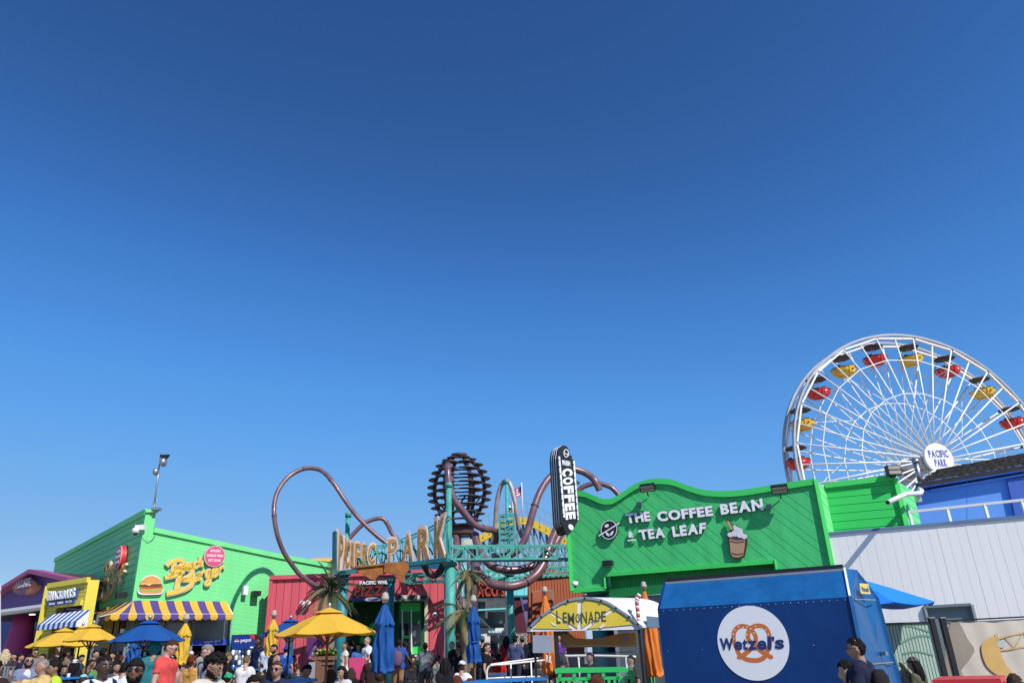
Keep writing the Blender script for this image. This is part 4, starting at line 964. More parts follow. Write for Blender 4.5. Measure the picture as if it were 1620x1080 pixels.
# ---------------------------------------------------------------- ferris wheel
def ferris():
    Cc = Vector((38.656, 69.195, 16.664)); az = .13364503; ph = 2.67647765; RR = 13.0
    tx = Vector((math.cos(az), math.sin(az), 0)); nn = Vector((math.sin(az), -math.cos(az), 0)); Z = Vector((0, 0, 1))
    t = thing('ferris_wheel', (Cc.x, Cc.y, .45), 'big white ferris wheel with a round Pacific Park hub sign', 'ride')
    def pt(r, a, w_): return Cc + (tx*math.cos(a) + Z*math.sin(a))*r - nn*w_
    W_ = 2.1
    mwr = mat('wheel_white', (.90, .88, .84), .4, var=.06, scale=3)
    for w_, nm in ((0, 'front_rim'), (W_, 'rear_rim')):
        mb = MB(); N = 120; vs = []
        for i in range(N):
            a = 2*math.pi*i/N
            for r_, dw in ((RR-.03, -.15), (RR+.17, -.15), (RR+.17, .15), (RR-.03, .15)): vs.append(pt(r_, a, w_+dw))
        mb.add(vs, [[4*i+k, 4*i+(k+1) % 4, 4*((i+1) % N)+(k+1) % 4, 4*((i+1) % N)+k] for i in range(N) for k in range(4)])
        mb.build(nm, M_STEEL if False else mat('rim_grey', (.42, .42, .44), .4, .2, var=.1), t)
        # straight white members inside the rim
        o0 = None
        for k in range(20):
            a0 = ph-R(18)*k; a1 = a0-R(18)
            mb = MB(); mb.bar(pt(RR-.2, a0-.012, w_), pt(RR-.2, a1+.012, w_), .26, .16)
            mb.build('rim_segment', mwr, t)
    hubr = .7
    for side, w_ in ((0, 0), (1, W_)):
        for k in range(40):
            a = ph-R(9)*k; r1 = RR-.1 if k % 2 == 0 else RR*math.cos(R(9))-.25
            mb = MB(); wh = -1.0 if side == 0 else W_+1.0
            s0 = pt(hubr, a+(.12 if k % 2 else -.12), wh); s1 = pt(r1, a, w_)
            mb.tube([s0, s1], .07, 6); mb.build('spoke', mwr, t)
    for rr in (RR*.80, RR*.52):
        for side, w_ in ((0, 0), (1, W_)):
            for k in range(20):
                a0 = ph-R(18)*k; a1 = a0-R(18); f = (RR-rr)/RR; wr = w_ + (-1.0 if side == 0 else 1.0)*f
                mb = MB(); mb.bar(pt(rr, a0, wr), pt(rr, a1, wr), .07); mb.build('ring_rod', mwr, t)
    for k in range(20):
        a = ph-R(18)*k; mb = MB(); mb.bar(pt(RR*.8, a, -.2), pt(RR*.8, a, W_+.2), .06); mb.bar(pt(RR*.8, a, -.2), pt(RR*.52, a, W_+.5), .04); mb.build('axle_brace', mwr, t)
        mb = MB(); mb.bar(pt(RR-.55, a, -.1), pt(RR-.55, a, W_+.1), .09); mb.build('gondola_axle', mwr, t)
        if k % 2 == 0:
            mb = MB(); mb.bar(pt(RR*.79, a, W_), pt(RR*.52, a-R(18), W_), .05); mb.build('tie_rod', mwr, t)
    M = Matrix((tx, Z, nn)).transposed()
    mb = MB(); mb.lathe(pt(0, 0, W_+1.5), [(.9, 0), (.9, W_+3.0)], 24, M=M); mb.build('hub', M_STEEL, t)
    for wz in (-1.1, -.5, W_+.9): mb = MB(); mb.lathe(pt(0, 0, wz), [(1.1, -.1), (1.1, .1)], 24, M=M); mb.build('hub_flange', M_WMET, t)
    # sign disc
    mb = MB(); mb.lathe(pt(0, 0, -1.55), [(1.38, -.1), (1.42, 0), (1.42, .1), (1.38, .14)], 48, M=M, smooth=False); d = mb.build('sign_disc', mat('sign_white', (.85, .84, .80), .4, var=.02), t)
    o = lambda u, v: pt(0, 0, -1.69)+tx*u+Z*v; mb_ = mat('sign_violet_blue', (.12, .13, .42), .5)
    text_quad('PACIFIC', o(-.98, .1), o(.98, .1), o(-.98, .72), o(.98, .72), nn, 0, .02, mb_, d, bold=.04)
    text_quad('PARK', o(-.58, -.75), o(.62, -.75), o(-.58, -.12), o(.62, -.12), nn, 0, .02, mb_, d, bold=.04)
    # legs
    for sgn in (-1, 1):
        for w_, wf in ((-1.0, -6), (W_+1.0, W_+6)):
            a = pt(0, 0, w_); b = Cc + tx*sgn*9 - nn*wf; b.z = .4; mb = MB(); mb.tube([a, b], [.35, .45], 12); mb.build('support_leg', mwr, t)
    for i in range(5):
        p = pt(0, 0, -1.0); f = .12+.1*i; mb = MB()
        a = p.lerp(Cc+tx*-9+nn*6-Z*16, f); b = p.lerp(Cc+tx*9+nn*6-Z*16, f); mb.bar(a, b, .12); mb.build('leg_brace', mwr, t)
    # gondolas: each a thing of its own
    def gondola(k, first=None):
        a = ph-R(18)*k; p = pt(RR-.55, a, W_*.5)
        red = k % 2 == 1; return p, red
    gy = mat('gondola_yellow', (.85, .50, .03), .35, var=.05, coat=.4); gr = mat('gondola_red', (.68, .018, .02), .35, var=.05, coat=.4)
    names = {-2: 'second lowest at the wheel left rim'}
    vis = {}
    def make(red):
        e = thing('gondola', (0, 0, 0), 'x y', 'gondola', 'gondolas on the ferris wheel'); m_ = gr if red else gy
        mb = MB(); mb.lathe((0, 0, -.1), [(1.04, -.10), (1.0, -.05), (.6, .10), (.02, .15)], 8, smooth=False); mb.lathe((0, 0, -.1), [(.02, -.05), (1.03, -.11)], 8, smooth=False); mb.build('canopy', mat('canopy_slate', (.07, .075, .085), .7, var=.3, scale=4), e)
        mb = MB(); mb.lathe((0, 0, -.1), [(.9, .02), (.45, .17), (.02, .24)], 8, smooth=False); c_ = mb.build('canopy_top', m_, e)
        mb = MB(); mb.lathe((0, 0, -1.4), [(.55, -.75), (.82, -.6), (1.1, -.3), (1.18, 0), (1.12, 0), (1.0, -.4), (.5, -.55)], 10, smooth=False, cap=False); mb.lathe((0, 0, -1.4), [(.02, -.78), (.56, -.75)], 10); mb.build('tub', m_, e)
        mb = MB(); mb.lathe((0, 0, -1.36), [(1.2, -.03), (1.2, .05), (1.1, .05), (1.1, -.03)], 10, smooth=False, cap=False); mb.build('rim_band', M_BLACK, e)
        for q in range(5):
            aa = q*1.256; mb = MB(); mb.box((.95*math.cos(aa), .95*math.sin(aa), -1.25), (.35, .12, .22), rz=aa+1.57); mb.build('seat_back', M_BLACK, e)
        mb = MB(); mb.prism([Vector((-.05, -1.2, -1.32)), Vector((.55, -1.14, -1.32)), Vector((.5, -1.05, -1.95)), Vector((-.02, -1.08, -1.95))], Vector((0, .08, 0))); mb.build('door', m_, e)
        mb = MB(); mb.prism([Vector((.2, -1.22, -1.55)), Vector((.42, -1.2, -1.6)), Vector((.2, -1.21, -1.75))], Vector((0, .03, 0))); mb.build('door_emblem', M_WHITE if red else M_BLACK, e)
        for dx in (-.12, .12): mb = MB(); mb.tube([(dx, 0, .3), (dx, 0, -2.0)], .025, 6); mb.build('hanger_rod', M_WMET, e)
        return e
    mk = {True: make(True), False: make(False)}; used = set()
    order = {}
    lab = {1: 'red gondola third up the left rim of the wheel, just above a yellow one', 2: 'yellow gondola at the upper left shoulder of the wheel', 3: 'red gondola just left of the top of the wheel',
           4: 'yellow gondola nearest the very top of the wheel', 5: 'red gondola just right of the top of the wheel', 6: 'yellow gondola on the upper right shoulder of the wheel',
           7: 'red gondola cut by the right edge of the picture', 0: 'yellow gondola second up the left rim of the wheel', -1: 'red gondola lowest on the left rim, just over the green parapet'}
    for k in range(-2, 9):
        p, red = gondola(k)
        if k in (-2, 8) : lb = None
        e = mk[red] if red not in used else copy_tree(mk[red])
        used.add(red); e.location = p; e['label'] = lab.get(k, 'yellow gondola low on the left rim behind the green parapet' if k == -2 else 'yellow gondola on the right rim past the picture edge')
        e.rotation_euler = (0, 0, random.uniform(-.2, .2))
ferris()

# ---------------------------------------------------------------- coffee building
PK = Plane(905, 935, 22, -68)
WAVE = [(895, 777), (908, 776), (914, 778), (925, 779), (941.5, 786), (952, 790), (960.5, 791), (970, 789.5), (980, 784), (996, 773), (1008, 766), (1022, 761), (1034, 759), (1046, 758.5), (1058, 759.5), (1070, 762.5), (1084, 768), (1104, 774.5), (1118, 777), (1132, 778.3), (1146, 778.5), (1159, 778), (1186, 775), (1221, 769), (1255, 763.8), (1289, 758.5)]
def coffee():
    b = PK.hit(1100, 1000); t = thing('coffee_building', (b.x, b.y, .45), 'green coffee shop with diagonal boards and a wavy roofline', 'building')
    q = lambda p: PK.uv(*p)
    W_ = sp2([q(p) for p in WAVE], 2)
    uR = W_[-1][0]; uL = q((905, 934.5))[0]
    W_[0] = (uL, W_[0][1]); W_ = [W_[0]]+[p for p in W_[1:] if (p[0]-uL)*(1 if uR > uL else -1) > .02]
    zb = q((905, 934.5))[1]; u0 = q((958, 931))[0]; zr = q((958, 910))[1]; u1 = q((1226, 889))[0]; zr1 = q((1226, 889))[1]
    poly = W_ + [(uR, .2), (u1, .2), (u1, zr1), (u0, zr), (u0, zb), (uL, zb)]
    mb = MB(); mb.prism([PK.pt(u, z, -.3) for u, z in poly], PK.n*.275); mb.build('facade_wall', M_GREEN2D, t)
    A, B = strips(poly, R(-45 if uR > uL else 45), .165, .012)
    # diagonal boards: long enough to pick apart one by one on the big facade
    bd = MB()
    for lp, k in A: bd.prism([PK.pt(u, v, -.025) for u, v in lp], PK.n*(.008+random.uniform(-.001, .001)))
    stuff(bd.build('siding', M_GREEN2, t))
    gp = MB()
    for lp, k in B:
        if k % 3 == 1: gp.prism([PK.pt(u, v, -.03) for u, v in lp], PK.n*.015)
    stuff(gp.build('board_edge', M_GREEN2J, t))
    # capping
    for i in range(len(W_)-1):
        pass
    mb = MB(); top = [PK.pt(u, z+.03, .06) for u, z in W_]; low = [PK.pt(u, z-.13, .06) for u, z in W_]; tb = [p-PK.n*.42 for p in top]; lb_ = [p-PK.n*.05 for p in low]; n = len(top)
    vs = top+low+tb+lb_; fs = []
    for i in range(n-1): fs += [[i, i+1, n+i+1, n+i], [i, 2*n+i, 2*n+i+1, i+1], [n+i, n+i+1, 3*n+i+1, 3*n+i]]
    mb.add(vs, fs); mb.build('parapet_cap', M_GREEN3, t)
    tr = MB(); tr.bar(PK.pt(uL, .5*(zb+zb), .02), PK.pt(u0, zb, .02), .05, .1); tr.build('edge_trim', M_GREEN3, t)
    for a, c in (((uL, zb), (uL, W_[0][1])), ((uR, .2), (uR, W_[-1][1]))): mb = MB(); mb.bar(PK.pt(*a, .015), PK.pt(*c, .015), .12, .1); mb.build('corner_trim', M_GREEN3, t)
    mb = MB(); mb.bar(PK.pt(u0, zr+.02, .02), PK.pt(u1, zr1+.02, .02), .05, .1); mb.bar(PK.pt(u1, zr1+.06, .02), PK.pt(u1, 1, .02), .1, .05); mb.bar(PK.pt(u0, zr, .02), PK.pt(u0, zb, .02), .08, .05); mb.build('recess_trim', M_GREEN3, t)
    # recess
    mb = MB(); mb.prism([PK.pt(u, z, -.75) for u, z in ((u0, zb-.02), (u1, zb+.1), (u1, zr1+.1), (u0, zr+.1))], PK.n*.1); rw = mb.build('recess_wall', M_GREEN2D, t)
    clad(PK, [(u0, zb), (u1, zb+.1), (u1, zr1+.05), (u0, zr+.05)], math.pi/2, .09, .01, -.65, -.63, M_GREEN2, 'beadboard', t)
    mb = MB(); mb.prism([PK.pt(u0, zr, -.3), PK.pt(u1, zr1, -.3), PK.pt(u1, zr1, -.75), PK.pt(u0, zr, -.75)], Vector((0, 0, .1))); mb.build('recess_soffit', M_GREEN2, t)
    mb = MB(); mb.prism([PK.pt(u0, zb+.0, -.62), PK.pt(u1, zb+.12, -.62), PK.pt(u1, zb-.12, -.62), PK.pt(u0, zb-.22, -.62)], PK.n*.3); mb.build('lintel', M_GREEN3, t)
    # storefront below
    zz = zb-.2
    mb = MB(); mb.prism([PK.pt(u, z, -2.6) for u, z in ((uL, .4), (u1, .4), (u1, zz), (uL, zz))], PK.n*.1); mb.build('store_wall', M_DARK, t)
    us = [u0+(u1-u0)*k/5 for k in range(6)]
    for i in range(5):
        mb = MB(); mb.prism([PK.pt(u, z, -.7) for u, z in ((us[i], .45), (us[i+1], .45), (us[i+1], zz), (us[i], zz))], PK.n*.01); mb.build('window_pane', M_GLASSG, t)
        mb = MB(); mb.bar(PK.pt(us[i], .45, -.66), PK.pt(us[i], zz, -.66), .1); mb.build('window_mullion', M_GREEN3 if i == 1 else M_STEEL, t)
    panel(PK, [(903, 960), (950, 956), (950, 934), (903, 936)], -1.5, -1.4, mat('pale_blue_panel', (.10, .38, .70), .5), 'blue_panel', t)
    panel(PK, [(899, 965), (905, 965), (905, 936), (899, 936)], -1.4, -1.3, mat('peach_panel', (.8, .35, .18), .5), 'peach_panel', t)
    # right-hand return and roof
    P1 = PK.pt(uR, .2, 0); back = -PK.n*1.2
    mb = MB(); mb.prism([PK.pt(uL, zb, -.3), PK.pt(uL, W_[0][1], -.3), PK.pt(uL, W_[0][1], -5), PK.pt(uL, zb, -5)], PK.t*(.1 if uR > uL else -.1)); mb.build('left_wall', M_GREEN2, t)
    mb = MB(); mb.prism([PK.pt(uL, zb, 0), PK.pt(u0, zb, 0), PK.pt(u0, zb, -5), PK.pt(uL, zb, -5)], Vector((0, 0, .08))); mb.build('soffit', M_GREEN2, t)
    mb = MB(); zr_ = W_[0][1]-.5; mb.add([PK.pt(uL, zr_, -.3), PK.pt(uR, zr_, -.3), PK.pt(uR, zr_, -5), PK.pt(uL, zr_, -5)], [[0, 1, 2, 3]]); mb.build('roof', M_GREEN3, t)
    # curved roof hump glimpsed through the dip
    return t, uL, uR, W_[-1][1]
CB, KUL, KUR, KZR = coffee()
hump = thing('roof_hump', PK.hit(965, 785, -1.5), 'bright green curved roof piece behind the dip of the wavy parapet', 'roof')
panel(PK, sp2([(925, 800), (940, 786), (958, 777), (975, 772), (994, 770.5), (1010, 790)], 3), -1.6, -1.3, M_GREEN3, 'curved_parapet', hump)
M_LET = mat('white_channel_letter', (.82, .83, .86), .4, var=.03)
def coffee_sign():
    t = thing('coffee_lettering', PK.hit(1100, 810), 'white standoff letters reading The Coffee Bean & Tea Leaf on the green facade', 'sign')
    def word(s, bl, br, tl, tr):
        for o in text_px(PK, s, bl, br, tl, tr, .060, .085, M_LET, t, bold=.045, gap=.07, W=0):
            o2 = o
    b = M_BLACK
    WD = [('THE', (993, 827.5), (1030.5, 823.3), (990, 814), (1028.5, 809.8)), ('COFFEE', (1042, 824.5), (1129, 815), (1039.5, 810.8), (1127, 801)), ('BEAN', (1141.5, 813.5), (1208.5, 806), (1139.5, 799), (1206, 789.5)),
          ('TEA', (1014, 853.5), (1053.5, 849), (1011, 839.5), (1051.5, 835)), ('LEAF', (1066, 848.5), (1116.5, 842.5), (1063.5, 834), (1117.5, 827.5)), ('&', (995.5, 850), (1003.5, 849), (994.5, 841.5), (1002.5, 840.5))]
    for w_ in WD:
        text_px(PK, *w_, .02, .060, b, t, bold=.072, gap=.035, name='letter_return')
        word(*w_)
    panel(PK, [(994, 856), (1007, 854.6), (1007, 852.6), (994, 854)], .03, .07, M_LET, 'underline', t)
    # round bean logo
    l = thing('bean_logo', PK.hit(965, 838), 'round dark bean and leaf emblem with a slanting white bar', 'sign')
    panel(PK, ell(965, 838.3, 13.3, 15.3, 32, rot=10), .02, .10, b, 'disc', l)
    u = lambda x, y: PK.uv(x, y)
    ribbon(PK, ell(965, 838.3, 12.4, 14.6, 30, rot=10)+[ell(965, 838.3, 12.4, 14.6, 30, rot=10)[0]], .018, .10, .108, M_LET, 'rim_line', l)
    ribbon(PK, [(949, 848), (982, 827.5)], .032, .10, .118, M_LET, 'slanting_bar', l)
    panel(PK, ell(961.5, 832, 3.5, 2.4, 16, rot=-25), .10, .110, M_LET, 'bean', l)
    panel(PK, sp2([(966, 846), (969, 842), (972, 839.5), (971.5, 843.5), (969, 847)], 3, True), .10, .110, M_LET, 'leaf', l)
    panel(PK, sp2([(965.5, 848.5), (961.5, 846.5), (959.5, 842), (963.5, 843.5)], 3, True), .10, .110, M_LET, 'leaf', l)
    # iced drink
    c = thing('iced_drink_sign', PK.hit(1166, 855), 'cut-out iced coffee cup with whipped cream and orange straw', 'sign')
    x = lambda a, b_: (1149+a, 822+b_)
    out = [(1, 2), (3.5, 0), (6, 2), (12, 15), (14, 8), (19, 10), (25, 17), (33, 25), (34, 33), (33, 42), (30, 58), (25, 61.5), (16, 62), (8, 58), (5, 40), (2.5, 27), (4, 19), (8, 16)]
    panel(PK, [x(*p) for p in out], .06, .10, mat('cup_outline_brown', (.06, .018, .008), .5), 'backing_board', c)
    panel(PK, [x(*p) for p in ((5.5, 28), (30.5, 29), (30, 42), (27.5, 57), (20, 60), (12, 59), (8, 55))], .10, .105, mat('milky_coffee', (.42, .27, .15), .5, var=.06), 'cup_body', c)
    panel(PK, [x(*p) for p in ((6, 27), (31, 29), (30.5, 31), (18, 33), (6, 30))], .105, .109, M_BROWN, 'coffee_line', c)
    for yy in (34, 53):
        ribbon(PK, [x(7 if yy < 40 else 9, yy), x(17, yy+2.5), x(29 if yy < 40 else 27, yy+1)], .03, .105, .109, M_BROWN, 'cup_line', c)
    cr = mat('cream_white', (.68, .68, .72), .5, var=.08)
    for a, b_, r1, r2 in ((8, 24, 5.5, 4), (15, 22, 6, 5), (23, 24, 6, 5), (29.5, 27, 4.5, 4), (17, 15, 4.5, 4), (22, 18, 5, 4.5), (14.5, 12, 2.5, 3)):
        panel(PK, [x(*p) for p in ell(a, b_, r1, r2, 14)], .105, .109+.002*a/5, cr, 'cream_swirl', c)
    panel(PK, [x(*p) for p in ((1.5, 3), (4.5, 1.5), (12, 15), (9, 17.5))], .112, .125, mat('orange_straw', (.62, .16, .03), .5), 'straw', c)
    ribbon(PK, [x(3.5, 4), x(9.8, 16)], .02, .125, .13, M_CREAM, 'straw_stripe', c)
coffee_sign()
floodlight(PK, 1024.5, 771, 1.0, 'floodlight at the crest of the wavy parapet, left of the white letters', arm=.36, w_=.42, h_=.2)
floodlight(PK, 1233, 773, 1.0, 'floodlight near the right end of the green facade, above the word bean', arm=.36, w_=.42, h_=.2)
wall_box(PK, 963.5, 891, .28, .13, .2, M_BLACK, 'wall_lamp', 'black oval lamp low on the left part of the diagonal boards', 'lamp')

# blade sign COFFEE
def blade():
    P = Plane(895, 775, 20.6, 62); c = P.hit(893, 840); t = thing('blade_sign', c, 'tall black vertical sign reading fresh coffee with white light strips', 'sign')
    out = [(872, 722), (878, 721), (878.5, 714), (883, 712), (885, 706.5), (890, 704), (896, 705.5), (900, 712), (901, 719), (904, 720.5), (905, 726.5), (909, 728), (914.5, 823), (912, 826), (909.5, 833), (905, 838), (901, 845), (895, 843), (890, 832), (886, 827), (881.5, 826)]
    c0 = lambda L, dx: [(x+dx, y) for x, y in L]
    black = mat('sign_black', (.012, .014, .016), .35, var=.1)
    out = [(882.5, 724)] + out[3:]
    out = [(881.5, 724), (883, 712), (885.5, 706.5), (890.5, 704), (896.5, 705.5), (900.5, 712), (901.5, 719), (904.5, 720.5), (905.3, 726.5), (909, 728), (914.5, 823), (912, 826), (909.5, 833), (905, 838), (901, 844), (895.5, 843), (891, 832), (887.5, 826)]
    panel(P, out, -.08, 0, black, 'front_plate', t)
    wm = M_WMET
    hits = [P.hit(x, y, .0) for x, y in out]
    for k, (w0, w1) in enumerate(((-.20, -.10), (-.32, -.22), (-.44, -.34))):
        panel(P, out, w0, w1, black, 'body_plate', t)
        mb = MB(); mb.tube([h+P.n*(w1+.01) for h in hits[-2:]+hits[:6]], .012, 5); mb.build('neon_tube', wm, t)
    ic = [P.uv(x, y) for x, y in out]
    cu = sum(a for a, b in ic)/len(ic); cz = sum(b for a, b in ic)/len(ic)
    mb = MB(); mb.prism([P.pt(cu+(a-cu)*.9, cz+(b-cz)*.96, -.44) for a, b in ic], P.n*.40); mb.build('core', black, t)
    for (x0, y0, x1, y1) in ((882.6, 722, 890.5, 818), (905.8, 729, 913.2, 822)):
        a = panel(P, [(x0, y0), (x0+2.6, y0), (x1+2.6 if x1 < 900 else x1+1.6, y1), (x1, y1+.3)], 0, .03, M_LET, 'light_strip', t)
        for i in range(9):
            f = (i+.5)/9; q = P.hit(x0+(x1-x0)*f+1.3, y0+(y1-y0)*f, .04); mb = MB(); mb.ball(q, .02, 6); mb.build('bulb', M_GREY, a)
    # rotated letters, reading downwards
    L = 'COFFEE'; xs0, xs1 = 889.3, 903; ya, yb = 742, 824
    for i, ch in enumerate(L):
        f0 = i/6; f1 = (i+.86)/6
        xa = xs0+(895.2-xs0)*f0; xb = xs1+(908.8-xs1)*f0; xa1 = xs0+(895.2-xs0)*f1; xb1 = xs1+(908.8-xs1)*f1
        y0 = ya+(yb-ya)*f0; y1 = ya+(yb-ya)*f1; sl = -1.0
        # letter baseline runs down the sign on its left side
        text_quad(ch, P.hit(xa, y0), P.hit(xa1, y1), P.hit(xb, y0-1.5), P.hit(xb1, y1-1.5), P.n, 0, .04, M_LET, t, bold=.05, gap=0)
    text_px(P, 'FRESH', (889, 735), (901.5, 737), (888.5, 728), (901, 730), 0, .03, M_LET, t, bold=.03, gap=.04)
    ribbon(P, ell(895, 717, 3.6, 6, 20)+[ell(895, 717, 3.6, 6, 20)[0]], .02, 0, .03, M_LET, 'emblem_ring', t)
    ribbon(P, [(890.5, 716), (899.5, 720.5)], .02, 0, .04, M_LET, 'emblem_bar', t)
    panel(P, sp2([(900, 829), (904, 830), (906.5, 834), (905, 838), (901, 837.5), (898.5, 833)], 2, True), 0, .03, M_LET, 'cup_emblem', t)
    mb = MB()
    for y in (760, 815): mb.bar(P.hit(905, y, -.3), PK.hit(915, y+4, -.1), .08)
    mb.build('wall_bracket', M_BLACK, t)
blade()

# ---------------------------------------------------------------- bump-out, white wall, blue house
P1_ = PK.pt(KUR, 0, -1.05)
RS = Plane(0, 0, 1, 46, P=PK.pt(KUR, 0, -.02)); RSU = RS.uv(1311, 800)[0]
def bumpout():
    P = Plane(0, 0, 1, -73, P=RS.pt(RSU, 0, 0)); q = lambda x, y: P.uv(x, y)
    b = P.hit(1360, 860); t = thing('green_rooftop_block', (b.x, b.y, 3.3), 'bright green clapboard block stepping up behind the white wall', 'building')
    uA, zA = q(1311, 769.5); uB, zB = q(1415, 757.5); zl = q(1360, 842)[1]-.6
    uA = 0
    poly = [(uA, zl), (uA, zA), (uB, zB), (uB, zl)]
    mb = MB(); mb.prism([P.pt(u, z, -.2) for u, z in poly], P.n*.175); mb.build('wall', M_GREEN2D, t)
    clad(P, poly, 0, .205, .014, -.025, 0, mat('fresh_green_paint', (.03, .60, .10), .5, var=.05), 'board', t, single=True, off=.06)
    mb = MB(); mb.bar(P.pt(uA, zA+.03, .02), P.pt(uB, zB+.03, .02), .12, .14); mb.build('roof_trim', M_GREEN3, t)
    mb = MB(); mb.bar(P.pt(uB, zB, .02), P.pt(uB, zl, .02), .12, .12); mb.build('corner_trim', M_GREEN3, t)
    # right side wall going back
    Q = Plane(0, 0, 1, 48, P=P.pt(uB, 0, 0)); v1, z1 = Q.uv(1444, 776)
    p2 = [(0, zl), (0, zB), (v1, z1), (v1, zl)]
    mb = MB(); mb.prism([Q.pt(u, z, -.2) for u, z in p2], Q.n*.175); mb.build('side_wall', M_GREEN2D, t)
    clad(Q, p2, R(-12) if v1 > 0 else R(12), .205, .014, -.025, 0, M_GREEN, 'board', t, single=True)  # side facing the sun: lit look put into a paler green
    mb = MB(); mb.add([P.pt(uA, zA-.25, -.1), P.pt(uB, zB-.25, -.1), Q.pt(v1, z1-.25, -.1), P.pt(uA, zA-.25, -3)], [[0, 1, 2, 3]]); mb.build('roof', M_SHING, t)
    # return of the main facade, sunlit look put into a paler green (drawn between the facade and this block)
    Rr = RS; zt = KZR; ww = abs(RSU); s = 1 if RSU > 0 else -1
    p3 = [(0, 2.0), (0, zt), (s*ww, zA), (s*ww, 2.0)]
    clad(Rr, p3, R(-30)*s, .205, .014, -.03, .0, M_GREEN, 'return_board', t, single=True)
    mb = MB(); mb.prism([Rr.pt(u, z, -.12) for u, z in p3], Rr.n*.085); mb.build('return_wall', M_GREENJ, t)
    # grey and white pipe, floodlight
    k = thing('drain_pipe', P.hit(1455, 775), 'white bent pipe sticking out from the corner of the green block', 'pipe')
    a = math.hypot(P.pt(uB, 0, 0).x, P.pt(uB, 0, 0).y)
    pts = [at(1404.5, 794.5, a-1.4), at(1433, 781, a-.6), at(1456, 780, a+.1), at(1458, 776, a+.2), at(1454, 773.5, a+.3)]
    mb = MB(); mb.tube(pts, .06, 10); mb.build('pipe', M_WMET, k)
    mb = MB(); d = (pts[0]-pts[1]).normalized(); mb.tube([pts[0]+d*.001, pts[0]+d*.02], .045, 10); mb.build('pipe_mouth', M_BLACK, k)
    mb = MB(); mb.box(at(1452, 786, a+.2), (.12, .12, .25)); mb.build('pipe_bracket', M_STEEL, k)
    f = thing('floodlight', P.hit(1412, 757), 'twin-lens floodlight on top of the green block below the wheel hub', 'light', 'wall floodlights')
    c = at(1413, 744, a-.2); mb = MB(); mb.box(c, (.36, .14, .26)); mb.build('lamp_housing', M_BLACK, f)
    for dz in (-.06, .06): mb = MB(); mb.box(c+Vector((0, -.08, dz)), (.3, .02, .09)); mb.build('lens', mat('lamp_lens', (.35, .33, .26), .3), f)
    mb = MB(); mb.bar(c-Vector((.08, 0, .1)), P.hit(1411, 758), .03); mb.bar(c+Vector((.08, 0, -.1)), P.hit(1411, 758), .03); mb.build('bracket', M_BLACK, f)
    return a
BA = bumpout()
m_ = thing('vent_pipe', at(1452, 765, BA+3), 'grey capped vent pipe in front of the wheel hub', 'pipe')
mb = MB(); mb.tube([at(1457, 766, BA+3), at(1449, 732, BA+3)], .075, 10); mb.build('pipe', M_STEEL, m_)
mb = MB(); mb.lathe(at(1448.5, 730, BA+3), [(.09, -.05), (.11, 0), (.09, .09)], 12); mb.build('cap', M_STEEL, m_)

PW = Plane(0, 0, 1, -66, P=PK.pt(KUR, 0, -.02))
def white_wall():
    q = PW.uv; b = PW.hit(1450, 1040); t = thing('white_wall', (b.x, b.y, .3), 'tall white panelled wall with vertical joints on the right', 'wall')
    uA, zA = q(1303, 846); uB, zB = q(1700, 812); uB += 7 if uB > 0 else -7; uA = 0
    d0, d1 = q(1461.5, 960)[0], q(1535, 953)[0]; zd = q(1500, 957.5)[1]
    poly = [(uA, .2), (uA, zA), (uB, zB), (uB, .2), (d1, .2), (d1, zd), (d0, zd), (d0, .2)]
    mb = MB(); mb.prism([PW.pt(u, z, -.2) for u, z in poly], PW.n*.19); mb.build('wall_core', M_WJOINT, t)
    clad(PW, poly, math.pi/2, .203, .016, -.01, -.004, M_WWALL, 'panel', t, single=True, off=.05, jitter=.0012)
    mb = MB(); mb.bar(PW.pt(uA, zA+.02, -.08), PW.pt(uB, zB+.02, -.08), .22, .07); mb.build('flashing', M_FLASH, t)
    d = MB(); d.prism([PW.pt(u, z, -.12) for u, z in ((d0, .45), (d1, .45), (d1, zd-.02), (d0, zd-.02))], PW.n*.06); dr = d.build('door', M_GREY, t)
    mb = MB(); i0 = d0+.09*(1 if d1 > d0 else -1); i1 = d1-.09*(1 if d1 > d0 else -1)
    mb.bar(PW.pt(d0, zd, .02), PW.pt(d1, zd, .02), .1, .06); mb.bar(PW.pt(d0, .45, .02), PW.pt(d0, zd, .02), .1, .06); mb.bar(PW.pt(d1, .45, .02), PW.pt(d1, zd, .02), .1, .06); mb.build('door_frame', M_GREY, t)
    mb = MB(); mb.prism([PW.pt(i0, .6, -.06), PW.pt(i1, .6, -.06), PW.pt(i1, zd-.12, -.06), PW.pt(i0, zd-.12, -.06)], PW.n*.012); mb.build('door_panel', M_GREY, dr)
    # roof deck behind
    mb = MB(); mb.prism([PW.pt(uA, zA-.15, -.2), PW.pt(uB, zB-.15, -.2), PW.pt(uB, zB-.15, -7), PW.pt(uA, zA-.15, -7)], Vector((0, 0, .06))); mb.build('roof_deck', M_FLASH, t)
white_wall()
